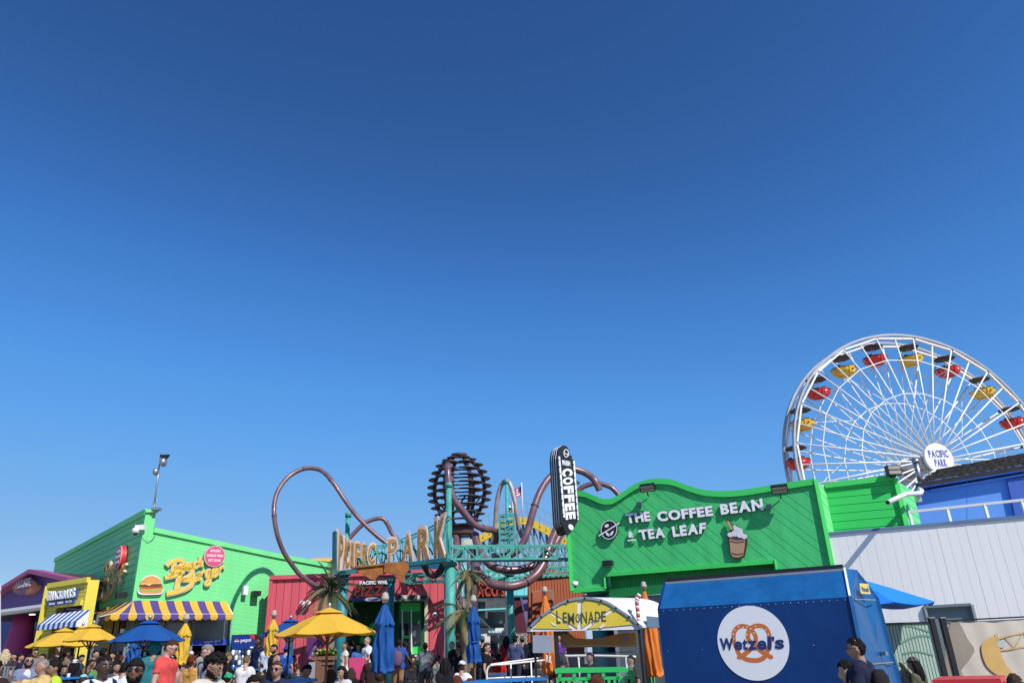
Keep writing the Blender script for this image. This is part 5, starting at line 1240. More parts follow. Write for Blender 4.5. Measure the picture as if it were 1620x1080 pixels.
def blue_house():
    P = Plane(1540, 800, 24.4, -68); b = P.hit(1540, 835); t = thing('blue_house', (b.x, b.y, PW.uv(1540, 830)[1]-.1), 'sky blue rooftop building with a dark shingled roof at the right edge', 'building')
    panel(P, [(1452, 860), (1700, 850), (1700, 738), (1620, 748), (1475, 774), (1450, 778)], -3, 0, M_HOUSE, 'wall', t)
    for x in (1530, 1600): panel(P, [(x, 850), (x+.8, 850), (x+.8, 760), (x, 760)], 0, .01, M_HOUSE, 'wall_batten', t)
    # eaves
    e0, e1 = P.hit(1447, 772, .8), P.hit(1478, 768, .8)
    mb = MB(); mb.bar(P.hit(1449, 768.5, .18), P.hit(1705, 726, .18), .12, .16); mb.build('fascia_board', mat('fascia_blue', (.15, .32, .78), .5), t)
    mb = MB(); mb.bar(P.hit(1472, 776, .05), P.hit(1700, 737, .05), .1, .06); mb.build('soffit_moulding', mat('fascia_blue', (.15, .32, .78), .5), t)
    mb = MB(); mb.prism([P.hit(1449, 772, .17), P.hit(1705, 730, .17), P.hit(1705, 730, .17)-P.n*1.0, P.hit(1449, 772, .17)-P.n*1.0], Vector((0, 0, .05))); mb.build('soffit', M_HOUSE, t)
    # shingled roof as overlapping courses
    a0, a1 = P.hit(1448, 766, .26), P.hit(1705, 723, .26)
    r0, r1 = at(1484, 742, 26.6), at(1705, 701, 26.6)
    mb = MB(); mb.prism([a0, a1, r1, r0], Vector((0, 0, -.08))); mb.build('roof', M_SHING, t)
    N = 9; sh = MB()
    for i in range(N):
        f0, f1 = i/N, (i+1)/N
        l0, l1, h0, h1 = a0.lerp(r0, f0), a1.lerp(r1, f0), a0.lerp(r0, f1), a1.lerp(r1, f1)
        m = 46
        for j in range(m):
            g0, g1 = (j+.04)/m, (j+.96)/m
            up = Vector((0, 0, .012+random.uniform(0, .014)))
            if i % 2: g0, g1 = min(1, g0+.5/m), min(1, g1+.5/m)
            p = [l0.lerp(l1, g0)+up*2, l0.lerp(l1, g1)+up*2, h0.lerp(h1, g1)+up*.4, h0.lerp(h1, g0)+up*.4]; sh.prism(p, Vector((0, 0, -.03)))
    stuff(sh.build('shingles', M_SHING, t))
    # right bay, its shade put into a darker blue
    panel(P, [(1612, 850), (1700, 845), (1700, 745), (1592, 760)], 0, .12, mat('shaded_bay_blue', (.06, .14, .50), .55), 'side_bay', t)
    # white railing on the flashing
    r = thing('roof_railing', PW.hit(1530, 815), 'white pipe railing along the top of the white wall', 'railing')
    a, c = PW.hit(1437, 809.5, -.15), PW.hit(1700, 782, -.15)
    mb = MB(); mb.bar(a, c, .06, .06); mb.build('top_rail', M_WMET, r)
    for x0, y0, x1, y1 in ((1438, 809, 1442, 833), (1498, 803.5, 1504, 827), (1557, 797.5, 1564, 822), (1616, 792, 1624, 818)):
        mb = MB(); p = PW.hit(x0, y0, -.15); mb.bar(p, Vector((p.x, p.y, PW.uv(x1, y1)[1]-.02)), .06); mb.build('post', M_WMET, r)
blue_house()
# ---------------------------------------------------------------- blue pretzel kiosk
PZ = Plane(1190, 1020, 12.0, -64)
def kiosk():
    b = PZ.hit(1200, 1040); t = thing('pretzel_kiosk', (b.x, b.y, 0), 'glossy blue snack kiosk with a round pretzel logo and a sloping upper front', 'kiosk')
    q = PZ.uv; uL, zs = q(1044, 961.5); uR, zs2 = q(1342.5, 944.5); zs = (zs+zs2)/2
    S = .42; BD = Vector((math.sin(R(46)), math.cos(R(46)), 0))
    tl, tr = PZ.hit(1058.5, 920.5, -S), PZ.hit(1346, 898.5, -S); zt = (tl.z+tr.z)/2
    sg = 1 if uR > uL else -1
    mb = MB(); mb.prism([PZ.pt(uL, .12, -.04), PZ.pt(uR, .12, -.04), PZ.pt(uR, zs, -.04), PZ.pt(uL, zs, -.04)], PZ.n*.04); mb.build('front_panel', M_NAVY, t)  # front's shade is put into a darker blue than the slope's
    a0, a1 = PZ.pt(uL, zs, 0), PZ.pt(uR, zs, 0); b0, b1 = PZ.pt(uL+.02*sg, zt, -S), PZ.pt(uR-.02*sg, zt, -S)
    n2 = (a1-a0).cross(b0-a0).normalized(); n2 = n2 if n2.z > 0 else -n2
    mb = MB(); mb.prism([a0, a1, b1, b0], -n2*.04); mb.build('upper_slope', M_KBLUE, t)
    mb = MB(); mb.prism([b0+Vector((0, 0, .015)), b1+Vector((0, 0, .015)), b1-PZ.n*1.3+Vector((0, 0, .015)), b0-PZ.n*1.3+Vector((0, 0, .015))], Vector((0, 0, .05))); mb.build('roof', M_BLACK, t)
    mb = MB(); mb.bar(b0+PZ.n*.02+Vector((0, 0, -.012)), b1+PZ.n*.02+Vector((0, 0, -.012)), .03, .035); mb.build('roof_lip', M_STEEL, t)
    # right side, bellied like the front
    def side(u, name, m, off):
        P_ = [PZ.pt(u, .12, 0), PZ.pt(u, zs, 0), PZ.pt(u-.02*sg*off, zt, -S), PZ.pt(u-.02*sg*off, zt, -S)+BD*.36, PZ.pt(u, zs, 0)+BD*.92, PZ.pt(u, .12, 0)+BD*1.18]
        mb = MB(); mb.prism(P_, PZ.t*(.04*sg*off)); return mb.build(name, m, t)
    side(uR, 'right_side', M_KBLUE, 1); side(uL, 'left_side', M_NAVY, -1)
    mb = MB(); mb.prism([PZ.pt(uL, .12, -1.88), PZ.pt(uR, .12, -1.88), PZ.pt(uR, zs, -1.88), PZ.pt(uL, zs, -1.88)], PZ.n*-.04); mb.build('rear_panel', M_NAVY, t)
    for z0, z1, w0, w1, m, nm in ((zs, zt, 0, -S, M_WMET, 'edge_strip'),):
        mb = MB(); mb.bar(PZ.pt(uR+.02*sg, z0, .005), PZ.pt(uR, z1, -S+.01), .03, .05); mb.build(nm, m, t)
    mb = MB(); mb.bar(PZ.pt(uR+.02*sg, .12, .0), PZ.pt(uR+.02*sg, zs, 0), .035, .05); mb.build('edge_strip', M_KBLUE, t)
    SD = PZ.t*sg
    def onside(w_, z): return PZ.pt(uR, z, 0) - BD*(w_) + SD*.05 - PZ.n*.0
    for z, w0, w1 in ((zs-.03, -.06, -.75), (1.2, -.2, -.9)):
        mb = MB(); mb.bar(onside(w0, z), onside(w1, z), .012, .015); mb.build('panel_seam', M_STEEL, t)
    mb = MB(); mb.box(onside(-.6, 1.32)+SD*.02, (.05, .1, .05), rz=.4); mb.build('latch', M_STEEL, t)
    mb = MB(); mb.box(onside(-.85, .75)+SD*.02, (.04, .08, .12), rz=.4); mb.build('hinge', M_WMET, t)
    # yellow tag on the side
    g = MB(); g.prism([onside(-.30, zt-.36), onside(-.62, zt-.36), onside(-.60, zt-.22), onside(-.32, zt-.22)], SD*.006); lb = g.build('yellow_label', mat('label_yellow', (.75, .58, .12), .5), t)
    o_ = lambda w_, z: onside(w_, z)+SD*.007
    text_quad("Wetzel's", o_(-.34, zt-.33), o_(-.58, zt-.33), o_(-.34, zt-.27), o_(-.58, zt-.27), SD, 0, .004, M_KBLUE, lb, name='label_lettering', joined=True)
    # rivets
    rv = MB()
    n = 26
    for i in range(n):
        u = uL+(uR-uL)*(i+.5)/n; rv.ball(PZ.pt(u, zs-.035, .003), .008, 6)
        if i % 5 == 0: rv.ball(PZ.pt(u, zs-.6, .002), .007, 6); rv.ball(PZ.pt(u, zs-1.3, .002), .007, 6)
    stuff(rv.build('rivets', M_STEEL, t))
    mb = MB(); mb.prism([PZ.pt(uL, .0, -.1), PZ.pt(uR, .0, -.1), PZ.pt(uR, .0, -1.8), PZ.pt(uL, .0, -1.8)], Vector((0, 0, .12))); mb.build('plinth', M_BLACK, t)
    # logo
    l = thing('pretzel_logo', PZ.hit(1191, 1070), "white disc with an orange pretzel and the navy name Wetzel's", 'sign')
    cu, cz = q(1191, 1017); rz_ = abs(q(1191, 957)[1]-q(1191, 1076)[1])/2; cz = (q(1191, 957)[1]+q(1191, 1076)[1])/2
    N = 56; mb = MB(); mb.prism([PZ.pt(cu+rz_*math.cos(2*math.pi*i/N), cz+rz_*math.sin(2*math.pi*i/N), .001) for i in range(N)], PZ.n*.008); mb.build('disc', mat('logo_white', (.78, .79, .82), .4, var=.04), l)
    f = lambda x, y: (1030+x/5.4, 880+y/5.4)
    org = mat('pretzel_orange', (.58, .16, .035), .45, var=.05)
    A = sp2([f(*p) for p in [(755, 858), (800, 832), (850, 790), (888, 735), (895, 690), (875, 645), (835, 605), (775, 592), (728, 615), (706, 665), (712, 730), (735, 790)]], 5)
    B_ = sp2([f(*p) for p in [(1025, 856), (975, 830), (920, 790), (858, 735), (830, 690), (835, 640), (865, 603), (915, 588), (970, 602), (1003, 645), (1015, 710), (1012, 770), (985, 820)]], 5)
    C_ = sp2([f(*p) for p in [(735, 790), (760, 840), (805, 870), (860, 884), (920, 882), (965, 860), (990, 815), (1010, 770)]], 5)
    for i, s in enumerate((A, B_, C_)): ribbon(PZ, s, .062, .0088, .0096+.0007*i, org, 'pretzel_strand', l)
    for x, y in ((757, 858), (1023, 856)): panel(PZ, ell(*f(x, y), 4.2, 3.6, 14), .0088, .0114, org, 'pretzel_knob', l)
    sa = MB()
    for x, y in ((748, 597), (788, 605), (715, 625), (703, 660), (822, 600), (852, 615), (893, 594), (945, 612), (980, 622), (1002, 662), (820, 665), (880, 652), (706, 700), (1003, 690)):
        p = [PZ.hit(*k) for k in ell(*f(x, y), 1.1, 1.1, 7)]; sa.prism([k+PZ.n*.0105 for k in p], PZ.n*.0015)
    stuff(sa.build('salt_grains', M_WHITE, l))
    nv = mat('logo_navy', (.012, .03, .15), .4)
    for i, (ch, x0, x1, yb, yt, bd) in enumerate((('W', 592, 708, 799, 695, .07), ('e', 716, 782, 797, 722, .07), ('t', 784, 828, 797, 700, .07), ('z', 830, 908, 795, 718, .07), ('e', 912, 990, 795, 714, .07), ('l', 1000, 1030, 793, 682, .07), ("'", 1036, 1056, 720, 682, .05), ('s', 1062, 1140, 788, 708, .08))):
        v, fc, wd = glyph(ch, .035); v0, v1 = v[:, 1].min(), v[:, 1].max(); sk = -.04*(x0-700)/5.4*0
        BL, BR, TL, TR = [PZ.hit(*f(*p)) for p in ((x0, yb), (x1, yb-2), (x0-4, yt), (x1-4, yt-2))]
        mb = MB(); P = []
        for k in range(len(v)):
            u = v[k, 0]/wd; tt = (v[k, 1]-v0)/(v1-v0); a = BL+(BR-BL)*u; c = TL+(TR-TL)*u; P.append(a+(c-a)*tt+PZ.n*(.0125+.003*(v[k, 2]+.5)))
        mb.add(P, fc); mb.build('letter', nv, l)
kiosk()
# ---------------------------------------------------------------- umbrellas
def umbrella_open(apex, rim_y, hw, d, m, label, pole=M_DARK, rot=.2, vent=True, group='open market umbrellas'):
    top = at(*apex, d); bz = at(apex[0], rim_y, d).z; Rr = hw*(at(apex[0]+100, rim_y, d)-at(apex[0], rim_y, d)).length/100
    g = ground_z(top.y); t = thing('market_umbrella', (top.x, top.y, g), label, 'umbrella', group); c = Vector((top.x, top.y, 0)); h = top.z-bz
    def pt(a, f, sag=0): return c+Vector((Rr*f*math.cos(a), Rr*f*math.sin(a), top.z-h*f**1.08-sag))
    for k in range(8):
        a0 = rot+k*math.pi/4; a1 = a0+math.pi/4; n = 6; mseg = 4; vs = []
        for i in range(n+1):
            f = .02+.98*i/n
            for j in range(mseg+1):
                g_ = j/mseg; p = pt(a0, f).lerp(pt(a1, f), g_); p.z -= .055*math.sin(math.pi*g_)*f*f*Rr*.6+.006*math.sin(f*17+k*2+g_*5)*f; vs.append(p)
        mm = mseg+1; nv = len(vs); fs = [[i*mm+j, (i+1)*mm+j, (i+1)*mm+j+1, i*mm+j+1] for i in range(n) for j in range(mseg)]
        vs += [p-Vector((0, 0, .006)) for p in vs]; fs += [[nv+i for i in f[::-1]] for f in fs[:]]
        mb = MB(); mb.add(vs, fs, smooth=True); mb.build('canopy_panel', m, t)
        mb = MB(); mb.bar(pt(a0, .05)-Vector((0, 0, .025)), pt(a0, .99)-Vector((0, 0, .025)), .02); mb.bar(c+Vector((0, 0, top.z-h*.9-.25)), pt(a0, .55)-Vector((0, 0, .03)), .016); mb.build('rib', M_WOODP, t)
    if vent:
        vs = [c+Vector((0, 0, top.z+.03))]; 
        for k in range(8): a = rot+k*math.pi/4; vs.append(pt(a, .30)+Vector((0, 0, .05)))
        vs += [v-Vector((0, 0, .008)) for v in vs]
        mb = MB(); mb.add(vs, [[0, 1+k, 1+(k+1) % 8] for k in range(8)]+[[9, 10+(k+1) % 8, 10+k] for k in range(8)]+[[1+k, 10+k, 10+(k+1) % 8, 1+(k+1) % 8] for k in range(8)]); mb.build('vent_cap', m, t)
    mb = MB(); mb.tube([(c.x, c.y, g), (c.x, c.y, top.z+.02)], .024, 8); mb.build('pole', pole, t)
    mb = MB(); mb.lathe((c.x, c.y, top.z+.02), [(.02, 0), (.04, .03), (.035, .07), (.005, .1)], 10); mb.build('finial', M_STEEL, t)
    mb = MB(); mb.lathe((c.x, c.y, g), [(.28, 0), (.28, .08), (.05, .12)], 16); mb.build('base', M_STEEL, t)
    return t
def umbrella_closed(x, yt, yb, hw, d, m, label, text=None, pinch=None, lean=0):
    top = at(x, yt, d); bot = at(x+lean, yb, d); g = ground_z(top.y); s = (at(x+100, yb, d)-at(x, yb, d)).length/100; H = top.z-bot.z; W_ = hw*s
    t = thing('closed_umbrella', (top.x, top.y, g), label, 'umbrella', 'folded market umbrellas'); mb = MB(); vs = []; n = 64; rows = 22; rnd = random.Random(int(x)); ph = [rnd.uniform(-.3, .3) for _ in range(9)]
    for i in range(rows+1):
        f = i/rows; prof = (.12+.62*min(1, f*3.2)**.8 if f < .3 else .74+.26*math.sin((f-.3)/.7*math.pi*.55))
        if abs(f-.31) < .03: prof *= 1.08
        if pinch and abs(f-pinch) < .08: prof *= .72+.28*abs(f-pinch)/.08
        for k in range(n):
            a = 2*math.pi*k/n; fold = .36*min(1, f*2)*abs(math.sin(a*4+ph[0]+.9*math.sin(f*4+ph[1]*6)))**.7+.11*math.sin(a*3+f*9+ph[2])+.05*math.sin(a*7-f*15)
            r = W_*prof*(1.02-fold); z = top.z-H*f - (.06*abs(math.sin(a*4+ph[0])) if i == rows else 0)
            vs.append((top.x+lean*s*f+r*math.cos(a), top.y+r*math.sin(a), z))
    mb.add(vs, [[i*n+k, (i+1)*n+k, (i+1)*n+(k+1) % n, i*n+(k+1) % n] for i in range(rows) for k in range(n)], smooth=True)
    mb.f.append(list(range(rows*n, rows*n+n))); mb.mi.append(0); mb.sm.append(False)
    c = mb.build('folded_canopy', m, t)
    # upper tier of the folded cloth
    mb = MB(); vs = []
    for i in range(7):
        f = i/6*.30
        for k in range(n):
            a = 2*math.pi*k/n; r = W_*(.10+2.55*f)*(1.1-.22*abs(math.sin(a*4+1+ph[3]))); vs.append((top.x+r*math.cos(a), top.y+r*math.sin(a), top.z+.01-H*f-.05*abs(math.sin(a*4))*(i == 6)))
    mb.add(vs, [[i*n+k, (i+1)*n+k, (i+1)*n+(k+1) % n, i*n+(k+1) % n] for i in range(6) for k in range(n)], smooth=True); mb.build('upper_tier', m, t)
    if pinch:
        z = top.z-H*pinch; mb = MB(); mb.tube([(top.x+lean*s*pinch+W_*.62*math.cos(a), top.y+W_*.62*math.sin(a), z) for a in np.linspace(0, 6.28, 20)], .02, 5); mb.build('tie_strap', m, t)
    mb = MB(); mb.tube([(top.x, top.y, g), (top.x, top.y, top.z+.05)], .024, 8); mb.build('pole', M_WOODP, t)
    mb = MB(); mb.lathe((top.x, top.y, top.z+.02), [(.05, 0), (.05, .05), (.075, .06), (.075, .11), (.055, .13), (.06, .17), (.005, .2)], 12); mb.build('finial', mat('weathered_finial', (.42, .36, .3), .7), t)
    mb = MB(); mb.lathe((top.x, top.y, g), [(.28, 0), (.28, .08), (.05, .12)], 16); mb.build('base', M_STEEL, t)
    if text:
        pl = Plane(x, yt, d-W_*1.05, 85); text_px(pl, text, (x+2, 1046), (x+11, 1048), (x+2, 1035), (x+11, 1038), 0, .01, M_WHITE, c, name='printed_lettering', joined=True)
    return t
umbrella_open((148, 988.5), 1012, 46, 20.5, M_YEL, 'open yellow umbrella nearest the burger shop, left of the blue one', rot=.15)
umbrella_open((103, 994), 1021, 56, 24, M_YEL, 'open yellow umbrella reaching furthest left in front of the yellow shop', rot=.5)
umbrella_open((131, 990.5), 1010, 34, 27, M_YEL, 'open yellow umbrella mostly hidden behind two other yellow ones', rot=.3)
umbrella_open((237, 981), 1013, 60, 17.5, M_BLUEC, 'open blue umbrella on a white pole under the striped awning', pole=M_WMET, rot=.35)
umbrella_open((521, 962.5), 1002, 82, 15.5, M_YEL, 'largest open yellow umbrella, in front of the wooden planter', rot=.42, pole=M_WOODP)
umbrella_open((460, 979.5), 1003.5, 47, 21.5, M_BLUEC, 'open blue umbrella half hidden behind the largest yellow umbrella', rot=.3)
umbrella_open((1345, 912), 960, 128, 14.6, mat('bright_blue_canvas', (.01, .22, .82), .7, var=.06), 'open blue umbrella sticking out behind the kiosk in front of the white wall', rot=.05, vent=False)
umbrella_closed(294, 985, 1046, 12.5, 20, M_YEL, 'folded yellow umbrella beside the open blue one')
umbrella_closed(433, 978.5, 1032, 10.5, 21, M_YEL, 'folded yellow umbrella in front of the coral red wall corner')
umbrella_closed(609, 955, 1059, 19.5, 15, M_BLUEC, 'folded blue umbrella standing beside the largest yellow umbrella')
umbrella_closed(749, 957, 1044, 12.5, 17, M_BLUEC, 'folded blue umbrella in front of the palm and taco sign', pinch=.68)
umbrella_closed(862, 941, 1062, 13, 19.5, M_ORC, 'folded orange umbrella at the left end of the lemonade cart', text='RK', lean=4)
umbrella_closed(1019, 934, 1066, 14, 19.0, M_ORC, 'folded orange umbrella between the lemonade cart and blue kiosk', lean=5)
umbrella_closed(216, 1012, 1046, 13, 19, M_BLUEC, 'folded blue umbrella under the open blue umbrella')

# ---------------------------------------------------------------- lemonade cart
def cart():
    P = Plane(922, 998, 16.4, -84); b = P.hit(922, 1040); g = ground_z(b.y); t = thing('lemonade_cart', (b.x, b.y, g), 'lemonade cart with a barrel roof painted like a lemon slice', 'cart')
    arc = [(835, 998.5), (843, 987), (856, 975), (868, 966), (885, 955), (905, 948), (925, 945.5), (945, 948), (962, 953.5), (980, 965), (995, 975), (1005, 983.5), (1016, 992)]
    arc = sp2(arc, 3); base = [(1013, 994.5), (835, 998.5)]
    slab = mat('lemon_board_white', (.72, .72, .74), .5)
    panel(P, arc+[(1013, 995)], -.05, 0, slab, 'lemon_board', t)
    cx, cy = 917, 996; yl = mat('lemon_yellow', (.66, .50, .045), .5, var=.05, scale=3)
    def inner(k): return [(cx+(x-cx)*k, cy+(y-cy)*k-.5) for x, y in arc]
    A = inner(.93)
    n = len(A); seg = [(1, 8), (9, 17), (19, 26), (27, 35)]
    import bisect
    def wedge(a0, a1):
        o = []
        for i in range(9):
            a = R(a0+(a1-a0)*i/8); # ray from centre to arc
            dx, dy = math.cos(a), -math.sin(a)
            best = 0
            for p, q in zip(A, A[1:]):
                # intersection of ray with segment
                ex, ey = q[0]-p[0], q[1]-p[1]; den = dx*ey-dy*ex
                if abs(den) < 1e-9: continue
                s = ((p[0]-cx)*ey-(p[1]-cy)*ex)/den; u = ((p[0]-cx)*dy-(p[1]-cy)*dx)/den
                if s > 0 and -.001 <= u <= 1.001: best = max(best, s)
            if best: o.append((cx+dx*best, cy+dy*best))
        return o
    for a0, a1 in ((2.5, 30), (34, 86), (94, 147), (151, 178)):
        w_ = wedge(a0, a1); am = R((a0+a1)/2); k = 6 if a1-a0 > 30 else 12; c0 = (cx+k*math.cos(am), cy-k*.55*math.sin(am))
        panel(P, w_+[c0], 0, .02, yl, 'lemon_segment', t)
    ribbon(P, [(x, y) for x, y in arc], .05, 0, .05, M_STEEL, 'arch_rim', t)
    for i in range(2, len(arc)-1, 4):
        c = P.hit(*arc[i], .06); mb = MB(); mb.ball(c, .025, 6); mb.build('bolt', M_BLACK, t)
    dk = mat('lemonade_letter_dark', (.05, .07, .03), .5)
    xs = [881, 891, 899, 911, 920, 931, 942, 952]; wd = [6, 6.5, 10, 7.5, 9, 9, 8, 7]; hh = [20, 16, 18, 13, 18, 18, 16, 16]; dy = [0, -1, 2, -1, 1, 1, -1, -1]
    for ch, x, w_, h, e in zip('LEMONADE', xs, wd, hh, dy):
        yb = 985.5+e-(x-882)*.03
        text_px(P, ch, (x, yb), (x+w_, yb-.4), (x-.5, yb-h), (x+w_-.5, yb-h-.4), .02, .03, dk, t, bold=.005)
    for x, y in ((876, 987), (953, 990)): panel(P, ell(x, y, 5, 1.6, 12, rot=32 if x < 900 else -32), .02, .03, slab, 'highlight_drop', t)
    # barrel roof going back
    L = [P.hit(x, y, 0) for x, y in arc]; D = 1.3; bk = Vector((math.sin(R(52)), math.cos(R(52)), 0))*1.5
    mb = MB(); n = len(L); up = Vector((0, 0, .02)); vs = [p+up for p in L]+[p+up+bk for p in L]+[p for p in L]+[p+bk for p in L]
    mb.add(vs, [[i, n+i, n+i+1, i+1] for i in range(n-1)]+[[2*n+i, 2*n+i+1, 3*n+i+1, 3*n+i] for i in range(n-1)], smooth=True); mb.build('barrel_roof', mat('cart_roof_white', (.70, .69, .64), .5, var=.04), t)
    mb = MB(); mb.prism([p+bk for p in L], -P.n*.04); mb.build('rear_board', slab, t)
    e = L[-1]; w2 = mat('awning_slate_blue', (.10, .16, .24), .7)
    mb = MB(); q = [e+bk*.1+Vector((0, 0, .0)), e+bk*.1+Vector((0, 0, .22)), e+bk*.75+Vector((0, 0, .16)), e+bk*.8+Vector((0, 0, -.03))]; mb.prism(q, P.n*.03)
    mb.build('side_flap', w2, t)
    # posts
    for x, w_ in ((845, .05), (879, .09), (1011, .05), (936, .03)):
        for bkk in ((-.1,) if x == 936 else (-.1, -D+.1)):
            p = P.hit(x, 998, bkk); mb = MB(); tp = p.z + (.1 if x != 936 else -.3); mb.bar((p.x, p.y, g), (p.x, p.y, tp), w_); mb.build('post', M_BLACK, t)
    panel(P, [(843, 1032), (875, 1032), (875, 1004), (843, 1004)], -.02, 0, mat('grey_board', (.30, .33, .38), .5), 'blank_board', t)
    # orange wavy banner
    wave = [(884, 1001), (895, 1003), (907, 1007), (920, 1009), (937, 1009), (952, 1007), (968, 1003), (985, 999.5), (1007, 999), (1009, 1022), (885, 1023.5)]
    ob = mat('banner_orange', (.68, .27, .04), .5, var=.08)
    bn = panel(P, wave, -.75, -.72, ob, 'banner', t)
    ribbon(P, [(886+4*i, 1020.3+(.9 if i % 2 else -.5)) for i in range(31)], .018, -.715, -.71, M_CREAM, 'wave_line', bn)
    for s, p in (('MALTED', (888, 1003.5)), ('ICED TEA', (889, 1013)), ('COLD DRINKS', (944, 1011)), ('CHURROS', (944, 1015.5)), ('SODA', (891, 1017))):
        w_ = len(s)*2.0; text_px(P, s, (p[0], p[1]), (p[0]+w_, p[1]-.3), (p[0], p[1]-2.2), (p[0]+w_, p[1]-2.5), -.715, -.705, M_CREAM, bn, name='banner_lettering', joined=True)
    panel(P, [(984, 1013), (998, 1012.5), (994.5, 1006), (990.5, 1002), (987, 1006)], -.715, -.70, mat('banner_lilac', (.35, .28, .42), .5), 'banner_emblem', bn)
    # glass screen
    panel(P, [(882, 1075), (1003, 1075), (1003, 1030), (882, 1032)], -.66, -.655, mat('clear_screen', (.5, .55, .58), .04, var=0, alpha=.16), 'glass_screen', t)
    panel(P, [(880, 1033), (1004, 1031), (1004, 1030), (880, 1032)], -.67, -.63, M_BLACK, 'screen_frame', t)
    # counter
    mb = MB(); q = [P.hit(884, 1076, .05), P.hit(1008, 1074, .05)]; z1 = q[0].z-.25
    mb.prism([Vector((q[0].x, q[0].y, g+.05)), Vector((q[1].x, q[1].y, g+.05)), Vector((q[1].x, q[1].y, g+.05))-P.n*.9, Vector((q[0].x, q[0].y, g+.05))-P.n*.9], Vector((0, 0, z1-g))); mb.build('counter', M_DARK, t)
    mb = MB()
    for k in (.1, .9):
        p = q[0].lerp(q[1], k); mb.lathe((p.x, p.y, g+.12), [(.12, -.03), (.12, .03)], 14, M=Matrix.Rotation(R(90), 3, 'X'))
    mb.build('wheels', M_BLACK, t)
    # giant striped straw
    s = thing('striped_straw', P.hit(1010, 980, .1), 'red and white striped giant straw standing at the cart roof edge', 'straw')
    a, c_, e_ = P.hit(1010.5, 981, .05), P.hit(1007, 948, .05), P.hit(1004, 940, .05)
    N = 7
    for i in range(N): mb = MB(); mb.tube([a.lerp(c_, i/N), a.lerp(c_, (i+1)/N)], .04, 10); mb.build('band', M_RED2 if i % 2 else M_WHITE, s)
    for i in range(3): mb = MB(); mb.tube([c_.lerp(e_+Vector((.1, 0, 0)), i/3), c_.lerp(e_+Vector((.1, 0, 0)), (i+1)/3)], .05, 10); mb.build('band', M_RED2 if i % 2 else M_WHITE, s)
    # slot frame on roof edge
cart()

# ---------------------------------------------------------------- green plastic barrier, rails, fences
def barrier():
    P = Plane(940, 1060, 14.6, -86); b = P.hit(940, 1075); g = ground_z(b.y); t = thing('plastic_barrier', (b.x, b.y, g), 'bright green moulded plastic fence in front of the lemonade cart', 'barrier')
    m = mat('green_plastic', (.03, .50, .12), .35, var=.04)
    ribbon(P, [(878, 1061), (884, 1059.6), (988, 1058), (995, 1062), (1002, 1076)], .085, 0, .08, m, 'top_rail', t)
    ribbon(P, [(880, 1073.5), (996, 1071)], .05, 0, .07, m, 'middle_rail', t)
    ub, zb = P.uv(940, 1073)
    mb = MB(); mb.prism([P.pt(P.uv(878, 1073)[0], g+.08, 0), P.pt(P.uv(1002, 1073)[0], g+.08, 0), P.pt(P.uv(1002, 1073)[0], g+.2, 0), P.pt(P.uv(878, 1073)[0], g+.2, 0)], P.n*.08); mb.build('bottom_rail', m, t)
    for x in range(884, 1001, 8 if False else 23):
        ribbon(P, [(x, 1060), (x+2, 1067), (x, 1074)], .055, 0, .07, m, 'strut', t)
    for x in range(882, 1002, 9):
        p = P.hit(x, 1073); mb = MB(); mb.bar(P.pt(P.uv(x, 1073)[0], g, .04), P.pt(P.uv(x, 1073)[0], zb, .04), .05); mb.build('picket', m, t)
barrier()
def railings():
    def rail(pts, d, label, posts, r=.022):
        P = [at(x, y, dd) for x, y, dd in pts]; t = thing('pipe_railing', (P[len(P)//2].x, P[len(P)//2].y, ground_z(P[0].y)), label, 'railing', 'white pipe railings')
        mb = MB(); mb.tube(smooth_path(P, 5), r, 8); mb.build('top_rail', M_WMET, t)
        for x, y, dd in posts:
            p = at(x, y, dd); mb = MB(); mb.tube([p, (p.x, p.y, ground_z(p.y))], r*.8, 8); mb.build('post', M_WMET, t)
        return t, P
    t, P = rail([(770, 1075, 18), (770.5, 1060, 18), (774, 1053.5, 18), (781, 1051, 18), (800, 1050, 18.3), (832, 1046.5, 19), (868, 1043, 19.5)], 18, 'white curved pipe railing left of the lemonade cart', [(770, 1074, 18), (808, 1049, 18.4), (840, 1046, 19)])
    mb = MB(); mb.tube([at(776, 1050.5, 18.6), at(868, 1038, 19.8)], .02, 8); mb.build('upper_rail', M_WMET, t)
    mb = MB(); mb.tube([at(771, 1072, 18.2), at(868, 1069, 19.8)], .02, 8); mb.build('lower_rail', M_WMET, t)
    t, P = rail([(866, 1038, 20.5), (925, 1036.5, 20.5), (986, 1037.5, 20.5), (1006, 1038.5, 20.5)], 20, 'white horizontal handrail seen through the cart screen', [(880, 1038, 20.5), (915, 1037, 20.5), (990, 1037, 20.5)], .03)
railings()
FP = Plane(1440, 1000, 15.5, -84)
